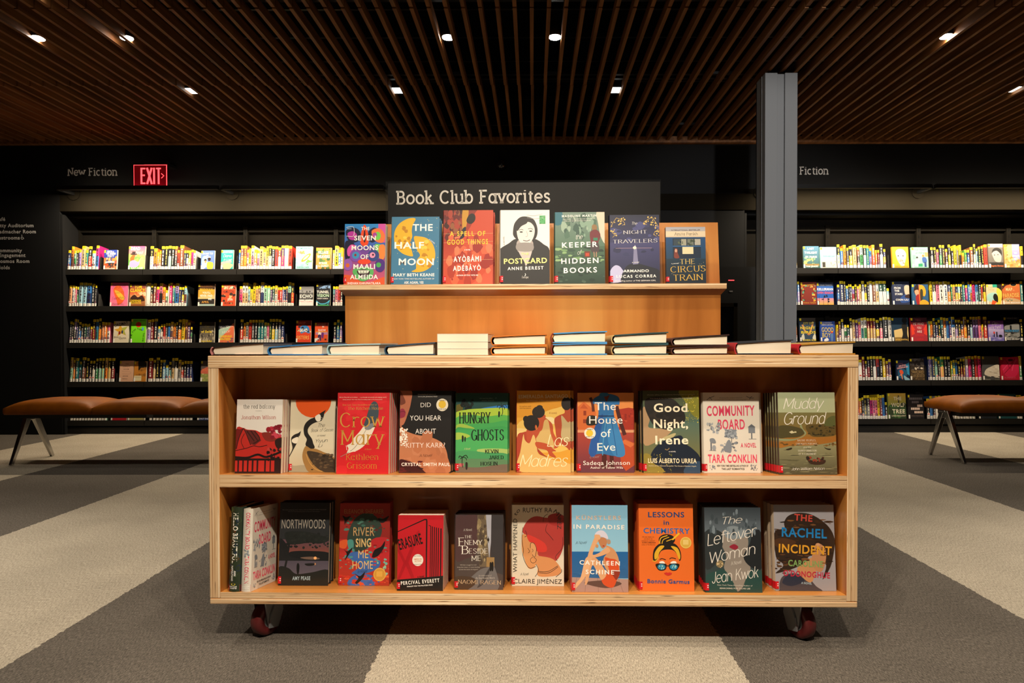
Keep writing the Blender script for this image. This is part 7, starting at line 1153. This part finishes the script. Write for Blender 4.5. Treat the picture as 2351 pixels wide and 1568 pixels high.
facing(1, 2303, 649, 2343.5, 699.5, 'c86a38', [('q', [2303, 665, 2312, 656, 2330, 652, 2343, 649, 2303, 649], '3c2018'), ('c', 2329, 653, 8, 5, 'e0a04c'), ('c', 2329, 653, 6.6, 4, '16181c'), ('q', [2303, 688, 2320, 684, 2343, 690, 2343, 700, 2303, 700], 'c8a478'), ('n', 2310, 684, 2326, 692, 6, 1, 2, ['2c6c5c']), T('MAP', 2311, 2326, 668, 7.6, 'ecd094', 'b'), T('to', 2327, 2331, 668, 3, 'ecd094', 'c'), T('PARADISE', 2304, 2341, 684, 10, 'ecc868', 's', 682), T('SUSAN MEISSNER', 2304, 2342, 697, 3.6)], 'terracotta cover with sunglasses and tall yellow letters, second right shelf')
facing(2, 1837.5, 729, 1874, 783, '34485c', [('r', 1837, 729, 1874, 739, '2c241c'), ('l', [1844, 744, 1848, 756, 1852, 762], 4, 'c88c54'), ('l', [1868, 742, 1864, 754, 1860, 764], 4, 'c88c54'), ('c', 1868, 740, 2.4, 2.4, 'e8c868'), ('q', [1841, 772, 1846, 765, 1848, 778, 1843, 780], 'd8d4bc'), ('q', [1866, 776, 1872, 765, 1874, 780], 'd8d4bc'), ('c', 1858, 766, 4, 3, 'c07c48'), T('CITY OF', 1846, 1866, 744, 5, 'ecd01c'), T('NIGHT', 1839, 1873, 755, 6, 'ecd01c'), T('BIRDS', 1840.5, 1874, 765, 6, 'ecd01c'), T('JUHEA KIM', 1843, 1874, 782, 4, 'ecd01c')], 'slate cover of raised arms with yellow title, third right shelf', t=0.03, soft=False)
facing(2, 1885, 737, 1918.5, 783, '2c4c9c', [('c', 1911, 762, 3, 3.2, 'c82c20'), ('q', [1908, 766, 1914, 766, 1912, 783, 1909, 783], '5c7ca8'), ('q', [1893, 779, 1900, 775, 1903, 781, 1894, 783], 'f0ece4'), T('ELLE KENNEDY', 1888, 1912, 742, 2.8), T('SARINA BOWEN', 1888, 1914, 746, 2.8), T('GOOD', 1888, 1915, 761.5, 11, 'f0d01c', 's'), T('BOY', 1889, 1908, 774, 11, 'f0d01c', 's')], 'royal blue cover with tall yellow letters and a white dog, third right shelf', t=0.03, soft=False)
facing(2, 2049.5, 729, 2087, 783, '1c3448', [('p', [2054, 758, 2087, 750, 2087, 783, 2055, 783], 'd8b878'), ('r', 2055, 774, 2087, 783, '8c6c34'), ('c', 2079, 735, 6, 7, '0e0e10'), ('q', [2072, 746, 2082, 742, 2085, 752, 2084, 766, 2085, 783, 2070, 783, 2074, 766], '1c1a18'), T('AFTER NIGHTFALL', 2057, 2086, 781, 3.6, 'e0b04c')], 'night blue cover of a standing woman in silhouette, third right shelf', t=0.03, soft=False)
facing(2, 2093.5, 729, 2130.5, 783, 'a82a34', [('r', 2093, 729, 2131, 740, '3c141c'), ('p', [2094, 742, 2103, 757, 2100, 759, 2102, 766, 2094, 770], 'e03c28'), ('p', [2130, 742, 2121, 757, 2124, 759, 2122, 766, 2130, 770], 'e03c28'), T('TELL', 2104, 2117, 736.5, 4.4, '8c3c44'), T('ME WHO', 2099, 2123, 746, 5.6, 'ece0d4', 's'), T('YOU', 2107, 2117, 755, 5.6, 'ece0d4', 's'), T('ARE', 2107, 2118, 763.5, 5.6, 'ece0d4', 's'), T('LOUISA', 2103, 2122, 772, 5.6, 'd82c2c', 's'), T('LUNA', 2106, 2121, 781, 5.6, 'd82c2c', 's')], 'dark red cover of twin red profiles, third right shelf', t=0.03, soft=False)
facing(2, 2271.5, 736, 2306.5, 783, '7c5cb0', [('g', 2271, 736, 2307, 756, '6c2c8c', '9c7cc8'), ('g', 2271, 756, 2307, 783, 'c0b0d8', '6c64b0'), ('n', 2272, 770, 2306, 782, 12, 2, 5, ['a8a0d0', '5c5ca8'], 0.5), ('c', 2284, 764, 2, 3, 'd8402c'), ('l', [2284, 766, 2284, 774], 2, '1c1c28'), ('l', [2290, 762, 2290, 774], 3, '2a2434'), ('q', [2295, 769, 2301, 769, 2302, 774, 2295, 774], '1c1c24'), T('De-', 2280, 2296, 745.5, 7, W_, 'c'), T('Witched', 2273, 2302, 758, 8, W_, 'c', 753)], 'purple cover of two figures and a dog in white script, third right shelf', t=0.018)
facing(2, 2308, 728, 2343, 783, '16171a', [('q', [2308, 751, 2322, 746, 2342, 744, 2342, 773, 2308, 775], '8c8c88'), ('r', 2308, 757, 2342, 764, '4a4a48'), ('n', 2309, 760, 2341, 774, 16, 2, 6, ['6c6a66', 'a8a6a0', '2a2a2a'], 0.5), ('r', 2321, 747, 2325, 762, '141414'), T('BEEN WRONG SO LONG', 2308.5, 2338, 732, 2.6, '8c8c90'), T('WALTER MOSLEY', 2308.5, 2342, 762, 5, '2c8cc4'), T('IT FEELS LIKE RIGHT', 2308.5, 2342, 780.5, 3.8)], 'black and grey photo cover with bright blue author line, third right shelf', t=0.03, soft=False)
facing(3, 2060, 827, 2090, 872.5, '16243c', [('p', [2082, 836, 2090, 832, 2090, 862, 2084, 858], '2c84ac'), ('q', [2064, 852, 2072, 846, 2084, 852, 2082, 864, 2066, 868], '1c5878'), ('q', [2067, 851, 2072, 849, 2076, 854, 2074, 859, 2069, 858], 'd8502c'), ('q', [2066, 863, 2072, 858, 2074, 870, 2072, 870, 2070, 862], 'd88058'), ('q', [2077, 862, 2083, 866, 2090, 870, 2090, 873, 2079, 873], '8cb4c0'), T('LOVE', 2064, 2076, 837, 4, '8c4c64', 's'), T('AND OTHER', 2066, 2083, 842.5, 3.6, 'ecacac', 'b', 839), T('CONSPIRACIES', 2062, 2087, 847.5, 3.4, 'ecacac', 'b', 843)], 'midnight teal cover of a running figure in orange, fourth right shelf')
facing(3, 2092, 823, 2124.5, 872.5, '33291f', [('n', 2093, 824, 2124, 850, 40, 1.5, 5, ['4c4440', '221c18', '5c5450', '2c2622']), ('n', 2098, 843, 2122, 848, 5, 1.5, 3, ['d8c8b0']), ('r', 2092, 849, 2125, 873, '4c3a24'), ('n', 2093, 850, 2124, 872, 26, 1, 3, ['6c5434', '2c2014']), T('SWORD', 2094, 2123, 857, 6, 'a88c5c', 'r'), T('CROSSED', 2094, 2124, 865, 5.6, 'a88c5c', 'r')], 'dark brown cover with bronze serif title, fourth right shelf')
facing(3, 2259, 818, 2297, 872.5, '4c4c4c', [('q', [2262, 858, 2266, 849, 2276, 843, 2297, 838, 2297, 867, 2280, 866, 2266, 862], 'd8ccb8'), ('n', 2270, 843, 2296, 862, 10, 3, 8, ['c8baa4', 'e0d8c8'], 0.4), ('n', 2262, 864, 2297, 872, 10, 3, 8, ['6c685c', '8c8678', '3c3a36'], 0.3), T('WILLIAM', 2273, 2291, 855, 3, '8c7c64', 'r', 858)], 'dark grey cover with a pale stone shape, fourth right shelf', t=0.03, soft=False)
facing(3, 2301, 820, 2342.5, 872.5, 'b81a34', [('q', [2303, 842, 2310, 828, 2320, 822, 2340, 822, 2342, 850, 2330, 866, 2310, 862], 'd0244c'), ('l', [2305, 850, 2318, 836, 2326, 830], 1.4, 'e85074'), ('l', [2308, 858, 2322, 844, 2332, 834], 1.4, '8c1028'), ('l', [2312, 826, 2318, 836, 2320, 846], 1.4, '8c1028'), ('l', [2338, 826, 2330, 838, 2326, 852], 1.4, 'e85074'), ('l', [2334, 824, 2326, 836, 2322, 848], 1.2, '8c1028'), ('c', 2324, 827, 6, 3, '5c0c1c'), T('ROMANTIC', 2308, 2335, 869, 3.6, 'd86078', 'r')], 'crimson satin cover on the fourth right shelf', t=0.03, soft=False)
facing(4, 2042, 904, 2083, 962.5, '6c7c3c', [('g', 2042, 904, 2083, 935, 'c89c3c', '98a048'), ('q', [2042, 936, 2052, 930, 2064, 934, 2074, 926, 2083, 930, 2083, 963, 2042, 963], '2c3c24'), ('n', 2043, 932, 2082, 960, 20, 2, 6, ['34502c', '20301c', '48703c']), ('r', 2065, 909, 2068, 926, '3c3824'), T('THE', 2055, 2073, 920, 8, 'e8dcbc'), T('WOLF', 2049, 2080, 935, 9, 'e8dcbc'), T('TREE', 2051, 2080, 950, 9.6, 'e8dcbc'), T('LAURA McCLUSKEY', 2049, 2082, 957, 3.2, 'd8ccac')], 'mossy green cover with pale block letters by the right bench', t=0.026, soft=False)
facing(4, 2088, 907, 2124, 962.5, '1c1a1c', [*[('r', 2091 + i * 4.1, y, 2094.4 + i * 4.1, y + 5, c) for y, i0, i1, c in ((914, 0, 2, '6c6464'), (914, 2.4, 7, '6c6464'), (922, 1.4, 4.8, '6c6464'), (930, 4.4, 6.8, 'e0c4b0'), (937, 0.8, 5, 'e0c4b0'), (945, 2.6, 7, 'e0c4b0')) for i in [i0 + k for k in range(int(i1 - i0) + 1)]], T('SARAH MAXWELL', 2094, 2122, 957, 2.6, '6c5c54')], 'black cover with rows of pale letter tiles by the right bench', t=0.026, soft=False)
facing(4, 2250, 906, 2291, 962.5, '20242a', [T('NIGHT WATCH', 2255, 2287, 915, 4, '8c8c94')], 'near black cover whose top edge shows above the right bench')
facing(4, 2295.5, 906, 2337, 962.5, '1c4a4c', [T('DEEP WATER', 2300, 2333, 914, 4, '8cb4ac')], 'dark teal cover whose top edge shows above the right bench')
# ---------------------------------------------------------------- bookends
BEM = mat('black_bookend_steel', (0.045, 0.042, 0.038), 0.5, spec=0.4)
for px, row, hp, lab in ((229, 0, 30, 'before the deep blue dinner cover'), (333.5, 0, 34, 'right after the pink hat cover'), (452, 0, 30, 'before the periwinkle couple cover'), (673, 0, 29, 'before the mint bracelet cover'), (543.5, 0, 32, 'right after the teal hand cover'),
                         (224.5, 1, 29, 'before the bright pink script cover'), (431, 1, 31, 'before the dark amber cover'), (678.5, 1, 28, 'before the grey and white cover'), (544.5, 1, 36, 'right after the red oval cover'), (443.5, 2, 20, 'before the grey crowd cover'), (655, 2, 20, 'before the red burst cover'), (547, 2, 34, 'right after the orange and mint cover'),
                         (2041, 0, 31, 'before the bearded bust cover'), (2136, 0, 35, 'right after the mint couple cover'), (2047, 1, 29, 'before the midnight blue cover'), (2135, 1, 34, 'right after the split face cover'), (2052.5, 2, 32, 'before the night blue silhouette cover'), (2133, 2, 38, 'right after the twin profiles cover'), (2129, 3, 34, 'right after the bronze title cover'), (264.5, 3, 20, 'before the plain peach cover')):
    rt = empty('bookend', M=shelf_pose(px, row)); tag(rt, 'black steel bookend ' + lab, 'bookend', 'bookends'); h = hp * PXW
    m = MB(); m.box((0, 0.008, 0.0), (0.0018, 0.125, h)); m.build('upright_plate', BEM, rt)
    m = MB(); s = 1 if 'before' in lab else -1; m.box((-0.006, 0.01, 0.0), (0.0, 0.125, 0.0016)); m.build('foot_plate', BEM, rt)
